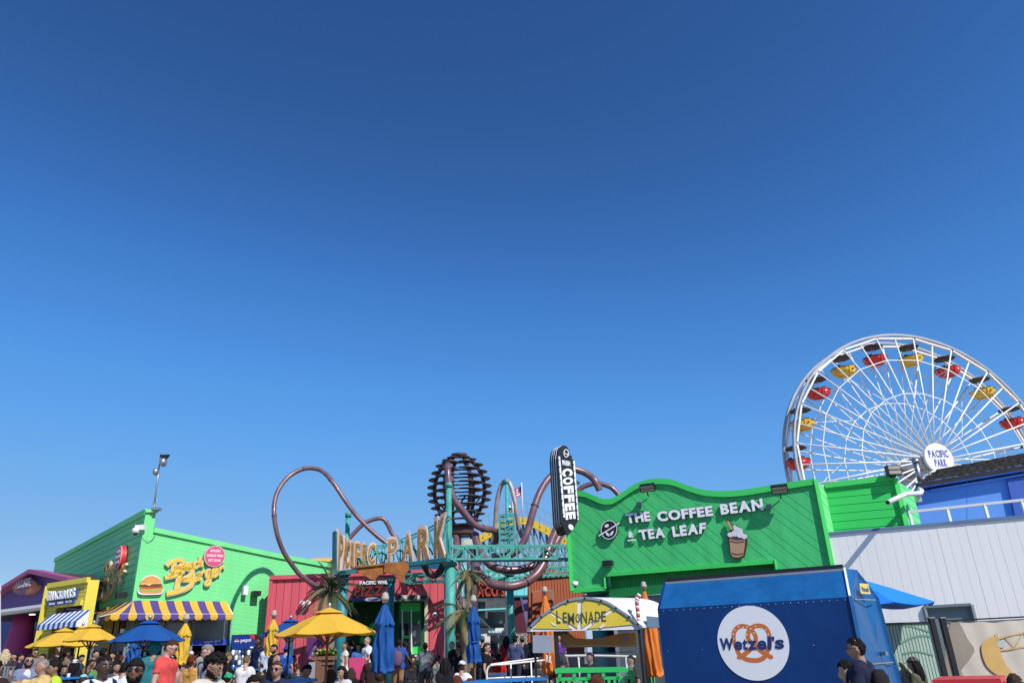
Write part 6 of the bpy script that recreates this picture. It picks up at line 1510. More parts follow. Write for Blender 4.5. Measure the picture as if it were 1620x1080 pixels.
def fences():
    P = FP; b = P.hit(1430, 1070); t = thing('mesh_fence', (b.x, b.y, 0), 'fence panel of sea green mesh over ribbed boards beside the kiosk', 'fence')
    gl = mat('sea_green_slat', (.38, .52, .44), .6, var=.15, scale=3); gd_ = mat('deep_sea_green', (.03, .13, .10), .6, var=.2)
    uA, zA = P.uv(1375, 987); uB, zB = P.uv(1472, 984); zb = .05
    n = 19; s = (uB-uA)/n
    mb = MB(); mb.prism([P.pt(uA, zb, -.06), P.pt(uB, zb, -.06), P.pt(uB, zB, -.06), P.pt(uA, zA, -.06)], P.n*.03); mb.build('backing', gd_, t)
    for i in range(n):
        a, b_ = uA+s*(i+.06), uA+s*(i+.86); mb = MB(); mb.prism([P.pt(a, zb, -.03), P.pt(b_, zb, -.03), P.pt(b_, zA, -.03), P.pt(a, zA, -.03)], P.n*.035); mb.build('slat', gl, t)
    for pts in ([(1384, 990), (1410, 987.5), (1440, 990), (1470, 999)], [(1424, 1018), (1440, 1009), (1460, 1005), (1474, 1007)], [(1428, 1034), (1450, 1030), (1476, 1036)]):
        ribbon(P, sp2(pts, 4), .03, .008, .012, mat('mid_sea_green', (.14, .28, .22), .6), 'curved_line', t)
    mb = MB(); mb.bar(P.pt(uA, zA, .0), P.pt(uB, zB, 0), .05, .03); mb.build('top_rail', M_BLACK, t)
    for x0, lb in ((1472.5, 'left'), (1490, 'right')):
        p = P.hit(x0, 977.5); q_ = thing('gate_post', (p.x, p.y, 0), 'black square post at the %s side of the gap showing the grey door' % lb, 'post', 'black gate posts'); mb = MB(); mb.bar((p.x, p.y, 0), p, .085); mb.build('shaft', M_BLACK, q_)
        mb = MB(); mb.box(p+Vector((0, 0, .01)), (.1, .1, .02)); mb.build('cap', M_STEEL, q_)
    # printed banner fence
    t2 = thing('banner_fence', P.hit(1560, 1070)*1.0, 'fence covered with a printed cloth banner showing a pale dome and golden figure', 'fence'); 
    uC, zC = P.uv(1495, 981.5); uD, zD = P.uv(1720, 970)
    mb = MB(); nx, nz = 40, 10; vs = []
    for j in range(nz+1):
        for i in range(nx+1):
            u = uC+(uD-uC)*i/nx; zt = zC+(zD-zC)*i/nx-.03; z = zb+(zt-zb)*j/nz
            w_ = .007*math.sin(i*.9+j*.5)+.007*math.sin(i*.37-j*.8+1); vs.append(P.pt(u, z, w_))
    nv = len(vs); fs = [[j*(nx+1)+i, j*(nx+1)+i+1, (j+1)*(nx+1)+i+1, (j+1)*(nx+1)+i] for j in range(nz) for i in range(nx)]
    vs += [v-P.n*.006 for v in vs]; fs += [[nv+k for k in f[::-1]] for f in fs[:]]
    mb.add(vs, fs, smooth=True); cl = mb.build('cloth_banner', mat('banner_beige', (.56, .50, .42), .7, var=.18, scale=1.2), t2)
    W1 = .0145
    panel(P, sp2([(1497, 1075), (1496, 1020), (1503, 985), (1516, 983), (1530, 1010), (1541, 1030), (1520, 1060), (1530, 1075)], 3, True), W1, W1+.002, mat('print_taupe', (.30, .25, .20), .7, var=.2), 'printed_shape', cl)
    panel(P, sp2([(1552, 1020), (1560, 1011), (1570, 1006), (1580, 1010), (1582, 1030), (1590, 1050), (1603, 1066), (1580, 1068), (1562, 1055), (1554, 1038)], 3, True), W1+.002, W1+.004, mat('print_gold', (.60, .38, .12), .7, var=.2, scale=3), 'printed_figure', cl)
    panel(P, ell(1583, 1018, 7, 6, 18), W1+.004, W1+.006, mat('print_grey', (.45, .45, .46), .7), 'printed_disc', cl)
    for pts in ([(1580, 1008), (1700, 985)], [(1583, 1028), (1700, 1012)], [(1575, 1000), (1579, 1012)], [(1590, 1006), (1604, 1024), (1618, 1000), (1632, 1020)]):
        ribbon(P, pts, .02, W1+.004, W1+.0065, mat('print_gold', (.60, .38, .12), .7), 'printed_line', cl)
    mb = MB(); mb.bar(P.pt(uC, zC, .01), P.pt(uD, zD, .01), .04, .025); mb.build('top_rail', M_BLACK, t2)
    # red table
    a, c, d, e = at(1474, 1074.5, 9.5), at(1583, 1074.5, 9.5), at(1590, 1068, 10.3), at(1487, 1067.5, 10.3)
    z = a.z; tb = thing('red_table', ((a.x+c.x)/2, a.y+.3, 0), 'bright red table top at the lower right in front of the banner', 'table')
    q = [Vector((p.x, p.y, z+(.0))) for p in (a, c, d, e)]
    mb = MB(); mb.prism(q, Vector((0, 0, -.045))); mb.build('tabletop', M_RED2, tb)
    for p in q: mb = MB(); pp = p.lerp(sum(q, Vector())/4, .12); mb.bar((pp.x, pp.y, 0), (pp.x, pp.y, z-.045), .05); mb.build('leg', M_RED2, tb)
fences()

# ---------------------------------------------------------------- drinks fridge, planters, palms
def fridge():
    P = Plane(384, 1030, 25.2, 82); b = P.hit(384, 1060); g = ground_z(b.y); t = thing('drinks_fridge', (b.x, b.y, g), 'tall navy drinks cooler with a pepsi header and a rack of cans', 'fridge')
    u0, zt = P.uv(366, 1003.5); u1, _ = P.uv(403.5, 1002.5); nv = mat('cola_navy', (.008, .03, .20), .35)
    mb = MB(); mb.prism([P.pt(u0, g, -.7), P.pt(u1, g, -.7), P.pt(u1, zt, -.7), P.pt(u0, zt, -.7)], P.n*.66); mb.build('cabinet', M_BLACK, t)
    h = panel(P, [(366.5, 1027), (403, 1026), (403, 1003), (366.5, 1004)], -.04, .02, nv, 'header', t)
    text_px(P, 'pepsi', (381, 1014.8), (397.5, 1013.8), (381, 1009.5), (397.5, 1008.5), .02, .03, M_WHITE, h, bold=.02)
    panel(P, ell(375, 1013.5, 4, 4, 18), .02, .03, M_KBLUE, 'roundel', h); panel(P, sp2([(372, 1011), (375, 1009.7), (378.5, 1011), (378, 1013), (374.5, 1012.5)], 2, True), .03, .035, M_RED2, 'roundel_red', h); ribbon(P, [(371.3, 1014), (375, 1013), (378.7, 1013.8)], .03, .03, .034, M_WHITE, 'roundel_band', h)
    panel(P, [(394, 1003.3), (402.8, 1003), (402.8, 1012)], .02, .03, M_RED2, 'red_corner', h)
    panel(P, [(396, 1024.5), (401, 1024.3), (401, 1022), (396, 1022.2)], .02, .03, M_WHITE, 'price_tag', h)
    cols = [M_WHITE, M_NAVY, M_GREY, M_DARK, M_STEEL]
    for r_ in range(4):
        for c_ in range(7):
            x = 368.5+4.9*c_; y = 1036+7.6*r_; p = P.hit(x, y, -.0); mb = MB(); mb.lathe((p.x, p.y, p.z), [(.05, 0), (.055, .02), (.055, .12), (.03, .15)], 8); mb.build('can', cols[(r_*3+c_*2) % 5], t)
        beam3(P.hit(366.5, 1036.5+7.6*r_, 0), P.hit(402.5, 1036+7.6*r_, 0), .03, M_STEEL, 'shelf', t)
fridge()
M_FROND = mat('palm_leaflet', (.035, .065, .018), .6, var=.4, scale=3); M_FROND2 = mat('dry_palm_leaflet', (.20, .16, .065), .7, var=.3, scale=3)
M_TRUNK = mat('palm_trunk_bark', (.22, .17, .12), .9, var=.4, scale=8, bump=.8, bscale=14)
def palm(x, yc, d, label, n, lengths, dry, lean=0, tr=.10, seed=1, down=0, up=1.0, ybase=1040):
    rnd = random.Random(seed); c = at(x, yc, d); g = ground_z(c.y); base = Vector((c.x+lean, c.y, g)); t = thing('palm_tree', base, label, 'palm tree')
    mb = MB(); P = smooth_path([base, base.lerp(c, .5)+Vector((.03, 0, 0)), c], 8); rs = [tr*(1.15-.3*i/len(P))*(1+.08*(i % 2)) for i in range(len(P))]; mb.tube(P, rs, 10); mb.build('trunk', M_TRUNK, t)
    mb = MB()
    for k in range(12):
        a = rnd.uniform(0, 6.28); p = c+Vector((.09*math.cos(a), .09*math.sin(a), rnd.uniform(-.35, .1))); mb.bar(p, p+Vector((.12*math.cos(a), .12*math.sin(a), .22)), .04, .015)
    stuff(mb.build('leaf_bases', M_TRUNK, t))
    for k in range(n):
        a = 2*math.pi*k/n+rnd.uniform(-.3, .3); L = lengths*rnd.uniform(.75, 1.1); el = rnd.uniform(-.5, 1.3)*up-down; isdry = rnd.random() < dry or el < -.3
        dirh = Vector((math.cos(a), math.sin(a), 0)); p = Vector(c); v = (dirh*math.cos(el)+Vector((0, 0, math.sin(el)))); pts = [Vector(p)]; m = 14
        for i in range(m):
            v = (v+Vector((0, 0, -.13 if el > 0 else -.06))).normalized(); p = p+v*L/m; pts.append(Vector(p))
        mb = MB(); mb.tube(pts, [.018*(1-.8*i/m) for i in range(m+1)], 4)
        for i in range(1, m*5):
            f = i/(m*5); j = int(f*m); q = pts[j].lerp(pts[j+1], f*m-j); tv = (pts[j+1]-pts[j]).normalized(); sd = tv.cross(Vector((0, 0, 1))); sd = sd.normalized() if sd.length > .1 else Vector((1, 0, 0)); ll = L*.23*math.sin(math.pi*min(.97, f*.9+.12))**.7
            for s in (-1, 1):
                tip = q+(sd*s*.75+tv*.75+Vector((0, 0, -.35+rnd.uniform(-.2, .15)))).normalized()*ll*rnd.uniform(.8, 1.1); wv = tv*.0065
                mb.add([q-wv, q+wv, q.lerp(tip, .55)+wv*.7, tip, q.lerp(tip, .55)-wv*.7], [[0, 1, 2, 3, 4]])
        mb.build('frond', M_FROND2 if isdry else M_FROND, t)
    return t
palm(524, 936, 20.5, 'dark palm crown in front of the coral red wall, rising from the planter', 30, .95, .2, lean=.05, seed=3, down=.0, up=1.1)
palm(733, 966, 20, 'palm with dry hanging fronds between the thick teal column and folded blue umbrella', 22, .95, .6, lean=-.02, tr=.07, seed=8, down=.35)
palm(741, 905, 21, 'shaggy upright palm top with brown leaf bases in front of the taco sign', 16, .75, .55, tr=.13, seed=5, down=.6)
M_FOL = mat('planter_leaf', (.06, .16, .03), .6, var=.4, scale=10)
def planter(x0, x1, yt, d, label, flowers=True):
    a, b = at(x0, yt, d), at(x1, yt, d); z = (a.z+b.z)/2; g = ground_z(a.y); c = (a+b)/2; w_ = (b-a).length; t = thing('wooden_planter', (c.x, c.y+w_*.3, g), label, 'planter')
    n = 8
    for i in range(n):
        f = (i+.5)/n; mb = MB(); p = a.lerp(b, f); mb.box((p.x, p.y, (g+z)/2), (w_/n*.92, .04+random.uniform(0, .01), z-g-.12)); mb.build('plank', M_WOODP, t)
        mb = MB(); mb.box((a.x if True else b.x, p.y*0+a.y+.05+w_*.6*f, (g+z)/2), (.04, w_*.6/n*.92, z-g-.12)); mb.build('plank', M_WOODP, t)
    mb = MB(); mb.box((c.x, c.y-.01, z-.02), (w_+.14, .12, .07)); mb.box((c.x, c.y-.012, z-.14), (w_+.06, .06, .05)); mb.build('top_rim', M_WOODP, t)
    mb = MB(); mb.box((c.x, c.y+w_*.3, (g+z)/2-.05), (w_*.96, w_*.55, z-g-.15)); mb.build('soil_box', M_DARK, t)
    mb = MB(); rnd = random.Random(4)
    for k in range(420):
        p = Vector((c.x+rnd.uniform(-.5, .5)*w_, c.y+rnd.uniform(.02, .5)*w_, z+rnd.uniform(-.04, .12))); e = Vector((rnd.uniform(-1, 1), rnd.uniform(-1, 1), rnd.uniform(.2, 1))).normalized()*.10; s = Vector((rnd.uniform(-1, 1), rnd.uniform(-1, 1), 0)).normalized()*.03
        mb.add([p, p+e*.5+s, p+e, p+e*.5-s], [[0, 1, 2, 3]])
    stuff(mb.build('leaves', M_FOL, t))
    mb = MB()
    for k in range(26): mb.ball((c.x+rnd.uniform(-.45, .45)*w_, c.y+rnd.uniform(0, .3)*w_, z+rnd.uniform(.06, .15)), .032, 6)
    stuff(mb.build('flowers', M_YEL, t))
planter(498, 528, 1038.5, 18.5, 'tall brown plank planter with small yellow flowers under the largest umbrella')
t = thing('menu_easel', at(493, 1060, 18.2)*1.0, 'grey notice board leaning against the left of the brown planter', 'board'); t.location.z = ground_z(17)
ORI[t] = t.location.copy()
PE = Plane(493, 1060, 18, 80); panel(PE, [(487, 1074), (498, 1073), (499, 1046), (489, 1047)], 0, .04, mat('notice_grey', (.28, .31, .33), .4), 'notice_panel', t); panel(PE, [(487, 1076), (499, 1075), (499, 1073), (487, 1074)], 0, .06, M_BLACK, 'frame_foot', t)
mb = MB(); p = PE.hit(493, 1074); mb.bar(p, (p.x, p.y, ground_z(p.y)), .05); mb.build('stand', M_BLACK, t)
# magenta box beside the planter
t = thing('magenta_board', at(563, 1070, 20.5), 'magenta pink display panel beside the woman in white', 'board'); PMg = Plane(563, 1060, 21, 84)
panel(PMg, [(552, 1090), (577, 1090), (577, 1040), (552, 1040)], -.3, 0, mat('magenta_board_pink', (.62, .05, .17), .5, var=.08), 'panel', t)
t = thing('pink_mural', at(495, 1030, 26), 'pink and white cartoon style mural panel under the blue umbrella', 'mural'); PMu = Plane(495, 1030, 27.6, 90)
panel(PMu, [(485, 1042), (508, 1042), (508, 1008), (485, 1008)], -.2, 0, mat('mural_violet', (.10, .02, .12), .6), 'panel', t)
panel(PMu, sp2([(486, 1041), (492, 1026), (498, 1020), (504, 1026), (507, 1036), (500, 1041)], 3, True), 0, .02, mat('mural_pink', (.75, .22, .42), .6, var=.1), 'painted_shape', t)
panel(PMu, sp2([(492, 1036), (495, 1026), (500, 1024), (503, 1030), (502, 1036)], 3, True), .02, .03, mat('mural_pale', (.8, .55, .66), .6), 'painted_shape', t)
for x in (453, 459): 
    pass
t = thing('blue_door', PMu.hit(457, 1040), 'pair of blue doors behind the man in the blue bucket hat', 'door'); panel(PMu, [(451, 1046), (463, 1046), (463, 1006), (451, 1006)], -.1, 0, mat('door_blue_grey', (.03, .12, .22), .5, var=.3, scale=4), 'door_leaf', t)
for x in (453, 458): panel(PMu, [(x, 1024), (x+2.5, 1024), (x+2.5, 1012), (x, 1012)], 0, .02, M_GLASSG, 'door_pane', t)

def picnic(x, y, d, w_, m, label, rz=.2, name='picnic_table'):
    c = at(x, y, d); g = ground_z(c.y); t = thing(name, (c.x, c.y, g), label, 'table', 'picnic tables'); M = Matrix.Rotation(rz, 3, 'Z'); z = c.z-g if False else max(.70, c.z-g)
    O = Vector((c.x, c.y, g))
    for k in range(4): mb = MB(); mb.box(O+M @ Vector((0, (k-1.5)*.19, z)), (w_, .18, .04), rz=rz); mb.build('top_plank', m, t)
    for s in (-1, 1):
        mb = MB(); mb.box(O+M @ Vector((0, s*.72, .44)), (w_, .26, .04), rz=rz); mb.build('bench', m, t)
        mb = MB(); a = O+M @ Vector((s*w_*.36, -.6, 0)); b = O+M @ Vector((s*w_*.36, .25, z-.03)); mb.bar(a, b, .05); a = O+M @ Vector((s*w_*.36, .6, 0)); b = O+M @ Vector((s*w_*.36, -.25, z-.03)); mb.bar(a, b, .05); mb.bar(O+M @ Vector((s*w_*.36, -.75, .4)), O+M @ Vector((s*w_*.36, .75, .4)), .05); mb.build('trestle', M_STEEL, t)
    return t
MBT = mat('table_blue', (.01, .17, .50), .4, var=.06)
picnic(795, 1075.5, 15.5, 1.6, MBT, 'bright blue picnic table at the foot of the white railing')
picnic(104, 1072, 20, .9, MBT, 'small blue table in front of the drinking man on the left')
picnic(410, 1058, 24, 1.0, MBT, 'blue table behind the man in the white T-shirt', rz=.1)
picnic(375, 1055, 24.5, .9, MBT, 'blue table in front of the drinks cooler')
picnic(462, 1076, 16, .9, MBT, 'blue table between the smiling man and the light blue shirt')
# ---------------------------------------------------------------- people
SKIN0 = {'light': (.55, .33, .24), 'tan': (.42, .235, .155), 'pink': (.60, .34, .26), 'brown': (.20, .095, .055), 'dark': (.085, .04, .026), 'mid': (.32, .17, .105)}
SKIN = {k: tuple(c*.86 for c in v) for k, v in SKIN0.items()}
HAIRC = {'black': (.010, .009, .009), 'brown': (.05, .028, .018), 'lightbrown': (.17, .10, .055), 'grey': (.22, .21, .20), 'blond': (.50, .40, .24), 'auburn': (.10, .028, .018), 'white': (.75, .75, .75)}
def skinm(k): return mat('skin_'+k, SKIN[k], .5, var=.06, scale=9)
def hairm(k): return mat('hair_'+k, HAIRC[k], .7, spec=.15, var=.35, scale=30, bump=.5, bscale=90)
CLOTHN = {}
def clothm(c):
    c = tuple(c)
    if c not in CLOTHN: CLOTHN[c] = mat('cloth_%d' % len(CLOTHN), tuple(v*.9 for v in c), .9, spec=.15, var=.14, scale=5, bump=.5, bscale=22)
    return CLOTHN[c]
def caps(mb, a, b, ra, rb, n=12):
    a = Vector(a); b = Vector(b); d = b-a
    if d.length < 1e-4: d = Vector((0, 0, 1e-3)); b = a+d
    M = d.to_track_quat('Z', 'X').to_matrix(); L = d.length; pr = [(1e-4, -ra)]
    for i in range(1, 4): t = -math.pi/2+math.pi/2*i/4; pr.append((ra*math.cos(t), ra*math.sin(t)))
    pr.append((ra, 0)); pr.append((rb, L))
    for i in range(1, 4): t = math.pi/2*i/4; pr.append((rb*math.cos(t), L+rb*math.sin(t)))
    pr.append((1e-4, L+rb)); mb.lathe(a, pr, n, M=M)
def head_mesh(mb, HM, HC, fat=1.0):
    n, m = 32, 22; vs = []
    for i in range(m+1):
        ph = math.pi*i/m; z = -math.cos(ph); s = max(1e-3, math.sin(ph))
        for k in range(n):
            a = 2*math.pi*k/n; x, y = s*math.sin(a), -s*math.cos(a)
            X = .077*x*fat; Y = .096*y; Z_ = .118*z
            if z < 0: X *= 1-.30*(-z)**1.3; 
            if y < 0 and z < -.3: Y += -.010*(-z)*(-y)
            if y > 0 and z < 0: Y *= 1-.35*(-z)
            if y > 0 and z > 0: Y *= 1.06
            if y < 0:
                fr = math.exp(-(X/.014)**2); Y -= .026*fr*math.exp(-((Z_+.022)/.018)**2)+.010*fr*math.exp(-((Z_-.005)/.022)**2)
                for ex in (-.031, .031): Y += .010*math.exp(-((X-ex)/.016)**2-((Z_-.010)/.012)**2)
                Y -= .005*math.exp(-(X/.045)**2-((Z_-.032)/.010)**2)
                Y -= .007*math.exp(-(X/.022)**2-((Z_+.060)/.010)**2)
                Y -= .008*math.exp(-(X/.022)**2-((Z_+.098)/.014)**2)
            vs.append(HC + HM @ Vector((X, Y, Z_)))
    mb.add(vs, [[i*n+k, i*n+(k+1) % n, (i+1)*n+(k+1) % n, (i+1)*n+k] for i in range(m) for k in range(n)])
    for s in (-1, 1):
        mb.ball(HC+HM @ Vector((s*.077*fat, .012, -.008)), (.011, .019, .031), 8, M=HM)
HANDT = None
def hand(mb, wrist, d, palm_n, curl=.5, side=1):
    """A palm, four unequal bent fingers and a thumb."""
    d = Vector(d).normalized(); pn = Vector(palm_n); pn = (pn-d*pn.dot(d)); pn = pn.normalized() if pn.length > .01 else Vector((0, 0, 1)); s = d.cross(pn)*side
    w_ = Vector(wrist)
    M = Matrix((s, d, pn)).transposed()
    mb.ball(w_+d*.045, (.040, .052, .016), 10, M=M)
    for i, (off, L) in enumerate(((-.030, .062), (-.010, .075), (.010, .082), (.030, .072))):
        p = w_+d*.075+s*off; v = Vector(d); pts = [p-d*.02, p]
        for j in range(3):
            c = curl*(.35+.35*j); v = (v*math.cos(c)+pn*math.sin(c)).normalized(); p = p+v*L/3*(1.15-.15*j); pts.append(p)
        mb.tube(pts, [.0095, .009, .0085, .008, .006], 6)
    p = w_+d*.025+s*.03; v = (d*.6+s*.75+pn*.3).normalized(); mb.tube([p, p+v*.035, p+(v+d*.4).normalized()*.062], [.012, .0105, .008], 6)
POSES = {'down': ((.235, .03, 1.14), (.25, -.05, .90), (0, -.1, -1)), 'phone': ((.225, -.03, 1.15), (.09, -.25, 1.25), (-.3, -.4, .6)), 'front': ((.24, -.02, 1.15), (.12, -.24, 1.08), (-.4, -.9, .1)),
         'face': ((.25, -.12, 1.20), (.09, -.16, 1.44), (-.3, -.1, .9)), 'head': ((.36, -.06, 1.38), (.16, -.10, 1.60), (-.6, -.1, .6)), 'ext': ((.40, -.22, 1.40), (.60, -.38, 1.52), (.7, -.3, .5)),
         'hip': ((.30, .05, 1.16), (.20, -.04, 1.02), (-.6, -.3, -.5)), 'out': ((.32, .03, 1.18), (.46, -.02, 1.02), (.5, 0, -.8)), 'camera': ((.22, -.10, 1.34), (.05, -.20, 1.56), (-.2, -.3, .9))}
PEOPLE = []
def person(x, ytop, hpx, face, label, skin='tan', hair='black', hs='short', shirt=(.1, .1, .1), pants=(.03, .035, .06), sleeve=.55, arms=('down', 'down'), sit=None, tilt=(0, 0), lean=0, glasses=None,
           beard=False, cap=None, extras=(), head=(0, 0), shorts=False, fem=False, dress=False, d=None, group=None, dx=0):
    PEOPLE.append(dict(locals()))
def make_people():
    jobs = []
    for P in PEOPLE:
        d = P['d'] or .235*1300/P['hpx']*1.0
        top = at(P['x'], P['ytop'], d); g = ground_z(top.y); h = top.z-g
        sit = P['sit'] if P['sit'] is not None else h < 1.42
        full = 1.75*(.94 if P['fem'] else 1.0)
        if sit:
            sc = full/1.75; root_z = top.z - 1.75*sc
        else:
            sc = max(.55, min(1.16, h/1.75)); root_z = top.z-1.75*sc
        P.update(D=d, g=g, sc=sc, sitting=sit, top=top)
        P['root'] = Vector((top.x, top.y, root_z)); yaw = math.atan2(-top.x, top.y)*1.0  # local viewing direction
        P['yaw'] = R(P['face']) + math.atan2(-top.x, top.y)
        mb = MB(); fem = P['fem']; sx = .90 if fem else 1.0; ln = P['lean']; bones = []
        LM = Matrix.Rotation(R(ln), 3, 'X')   # forward lean about the hips
        def T(v):
            v = Vector(v)
            if v.z > .95 and ln: q = v-Vector((0, 0, .95)); v = LM @ q+Vector((0, 0, .95))
            return v
        def bone(k, a, b, ra, rb, tf=True):
            a = T(a) if tf else Vector(a); b = T(b) if tf else Vector(b); bones.append((k, a, b, ra, rb)); caps(mb, a, b, ra, rb)
        for s in (-1, 1):
            bone(0, (s*.10*sx, .015, 1.36), (s*.065*sx, 0, 1.10), .105*sx, .10*sx)
            bone(0, (s*.065*sx, 0, 1.10), (s*.08, .01, .95), .10*sx, .118)
            bone(0, (s*.02, .02, 1.45), (s*.155*sx, .025, 1.415), .06, .062)
            bone(0, (s*.03, .01, 1.34), (s*.12*sx, .02, 1.38), .11*sx, .085)
            if fem: bone(0, (s*.065, -.055, 1.30), (s*.065, -.06, 1.28), .06, .06)
        bone(0, (0, .0, 1.36), (0, .01, .95), .105*sx, .115)
        bone(5, (0, .03, 1.44), (0, .015, 1.56), .056, .052)
        if sit:
            for s in (-1, 1):
                bone(3, (s*.09, 0, .93), (s*.14, -.42, .95), .092, .062, False); bone(4, (s*.14, -.42, .95), (s*.14, -.40, .55), .055, .038, False); bone(6, (s*.14, -.38, .50), (s*.15, -.55, .49), .042, .035, False)
        else:
            st = .10 if P['face'] % 2 else .04
            for s in (-1, 1):
                bone(3, (s*.09, 0, .93), (s*.105, -.03*s-st*s, .50), .092, .058, False); bone(4, (s*.105, -.03*s-st*s, .50), (s*.11, .03+st*s, .09), .055, .038, False); bone(6, (s*.11, .05+st*s, .045), (s*.13, -.13+st*s, .04), .042, .033, False)
        for i, s in enumerate((1, -1)):
            e, w_, hd = POSES[P['arms'][i]]; sh = (s*.185*sx, .02, 1.40)
            e = (s*e[0]*(.95 if fem else 1), e[1], e[2]); w_ = (s*w_[0], w_[1], w_[2]); hd = (s*hd[0], hd[1], hd[2])
            bone(1, sh, e, .050*sx, .040*sx); bone(2, e, w_, .040*sx, .027)
            P.setdefault('hands', []).append((T(w_), LM @ Vector(hd), s))
        yw, pt = P['head']; HM = LM.lerp(Matrix.Identity(3), .4) @ Matrix.Rotation(R(yw), 3, 'Z') @ Matrix.Rotation(R(pt), 3, 'X')
        nk = T((0, .015, 1.55)); HC = nk+HM @ Vector((0, -.012, .085))
        head_mesh(mb, HM, HC); P['HM'], P['HC'] = HM, HC
        # shift so that the top of the head meets the wanted point
        P['bones'] = bones
        me = bpy.data.meshes.new('tmp'); me.from_pydata([v for v in mb.v], [], mb.f)
        o = bpy.data.objects.new('tmp', me); COL.objects.link(o); md = o.modifiers.new('r', 'REMESH'); md.mode = 'VOXEL'; md.voxel_size = .0095 if d < 13 else (.013 if d < 19 else .018); md.use_smooth_shade = True
        sm = o.modifiers.new('s', 'SMOOTH'); sm.iterations = 3 if d < 13 else 2; sm.factor = .5
        jobs.append((P, o, me))
    bpy.context.view_layer.update(); dg = bpy.context.evaluated_depsgraph_get(); out = []
    for P, o, me in jobs:
        out.append(bpy.data.meshes.new_from_object(o.evaluated_get(dg)))
    for (P, o, me), m2 in zip(jobs, out):
        bpy.data.objects.remove(o); bpy.data.meshes.remove(me); finish(P, m2)
def finish(P, me):
    nv = len(me.vertices); V = np.empty(nv*3); me.vertices.foreach_get('co', V); V = V.reshape(-1, 3)
    nf = len(me.polygons); lt = np.empty(nf, int); ls = np.empty(nf, int); me.polygons.foreach_get('loop_total', lt); me.polygons.foreach_get('loop_start', ls)
    lv = np.empty(len(me.loops), int); me.loops.foreach_get('vertex_index', lv)
    F = [lv[s:s+t].tolist() for s, t in zip(ls, lt)]
    Nn = np.empty(nv*3); me.vertices.foreach_get('normal', Nn); Nn = Nn.reshape(-1, 3)
    bpy.data.meshes.remove(me)
    HM = np.array(P['HM']); HC = np.array(P['HC']); top = P['top']; sc = P['sc']; dnear = P['D']
    best = np.full(nv, 9.); lab = np.zeros(nv, int); tt = np.zeros(nv)
    for k, a, b, ra, rb in P['bones']:
        a = np.array(a); b = np.array(b); ab = b-a; t = np.clip(((V-a)@ab)/max(1e-9, ab@ab), 0, 1); dist = np.linalg.norm(V-(a+t[:, None]*ab), axis=1)-(ra+(rb-ra)*t)
        q = dist < best; best[q] = dist[q]; lab[q] = k; tt[q] = t[q]
    H = (V-HC)@HM; hd = np.sqrt((H[:, 0]/.08)**2+(H[:, 1]/.10)**2+(H[:, 2]/.125)**2); ish = (hd < 1.22)
    ish &= ~((H[:, 2] < -.11))
    yaw = P['yaw']; Rz = np.array(Matrix.Rotation(yaw, 3, 'Z')); rootx = np.array(P['root'])
    # keep the head exactly where it is seen
    htop = Rz @ (HC*sc); off = np.array((top.x, top.y, top.z))-np.array((htop[0], htop[1], htop[2]+.122*sc*1.0))
    if not P['sitting'] and P['lean'] == 0: off[2] = P['g']
    org = Vector(off); org2 = Vector((off[0], off[1], P['g'])) if not P['sitting'] else Vector(off)
    W = lambda A: (np.asarray(A)*sc)@Rz.T + off
    name = 'person'; t = thing(name, (off[0], off[1], max(P['g'], min(off[2], P['g']+0)) if not P['sitting'] else P['g']), P['label'], 'person', P['group'])
    def mesh(nm, vs, fs, m, parent, smooth=True):
        mb = MB(); mb.v = [tuple(v) for v in vs]; mb.f = fs; mb.mi = [0]*len(fs); mb.sm = [smooth]*len(fs); return mb.build(nm, m, parent)
    sk = skinm(P['skin'])
    hb = MB()
    for w_, hdv, s in P['hands']: hand(hb, w_, hdv, Vector((-s*.8, -.5, 0)) if abs(hdv.z) > .5 else Vector((0, 0, 1)), .45, s)
    hv = W(np.array(hb.v)); body = mesh('body', np.vstack([W(V), hv]), F+[[i+nv for i in f] for f in hb.f], sk, t)
    Fa = np.array([f+[f[-1]]*(4-len(f)) for f in F])
    def shell(nm, mask, off_, m, noise_amp=0.0, fr=12, extra=None, parent=None):
        fm = mask[Fa].all(1); idx = np.nonzero(fm)[0]
        if len(idx) < 4: return None
        used = np.unique(Fa[idx]); inner = np.ones(nv, bool); bad = ~fm; bv = np.unique(Fa[bad]); inner[bv] = False
        o_ = np.where(inner, off_, off_*.35)
        VV = V.copy()
        if noise_amp: o_ = o_+noise_amp*(np.sin(V[:, 0]*fr*2.1+V[:, 2]*fr)+np.sin(V[:, 2]*fr*1.7+V[:, 1]*fr*2.3+1)+.6*np.sin(V[:, 0]*fr*3+V[:, 2]*fr*3.1+2))*.5*inner
        VV = VV+Nn*o_[:, None]
        if extra is not None: VV = extra(VV)
        mp = -np.ones(nv, int); mp[used] = np.arange(len(used))
        return mesh(nm, W(VV[used]), [[int(mp[i]) for i in F[j]] for j in idx], m, parent or t)
    # shirt
    sl = P['sleeve']; notneck = ~ish & (lab != 5)
    torso = (lab == 0) & (V[:, 2] > .90) & notneck
    if sl <= 0:   # tank top: bare shoulders
        torso &= ~((np.abs(V[:, 0]) > .125) & (V[:, 2] > 1.30)); shm = torso
    else: shm = torso | ((lab == 1) & (tt < sl) & notneck) | ((lab == 2) & (tt < (sl-1)) & notneck)
    if P['lean']: torso = (lab == 0) & notneck; shm = torso | ((lab == 1) & (tt < sl)) | ((lab == 2) & (tt < sl-1))
    legm = ((lab == 3) | ((lab == 4) & (tt < .9)))
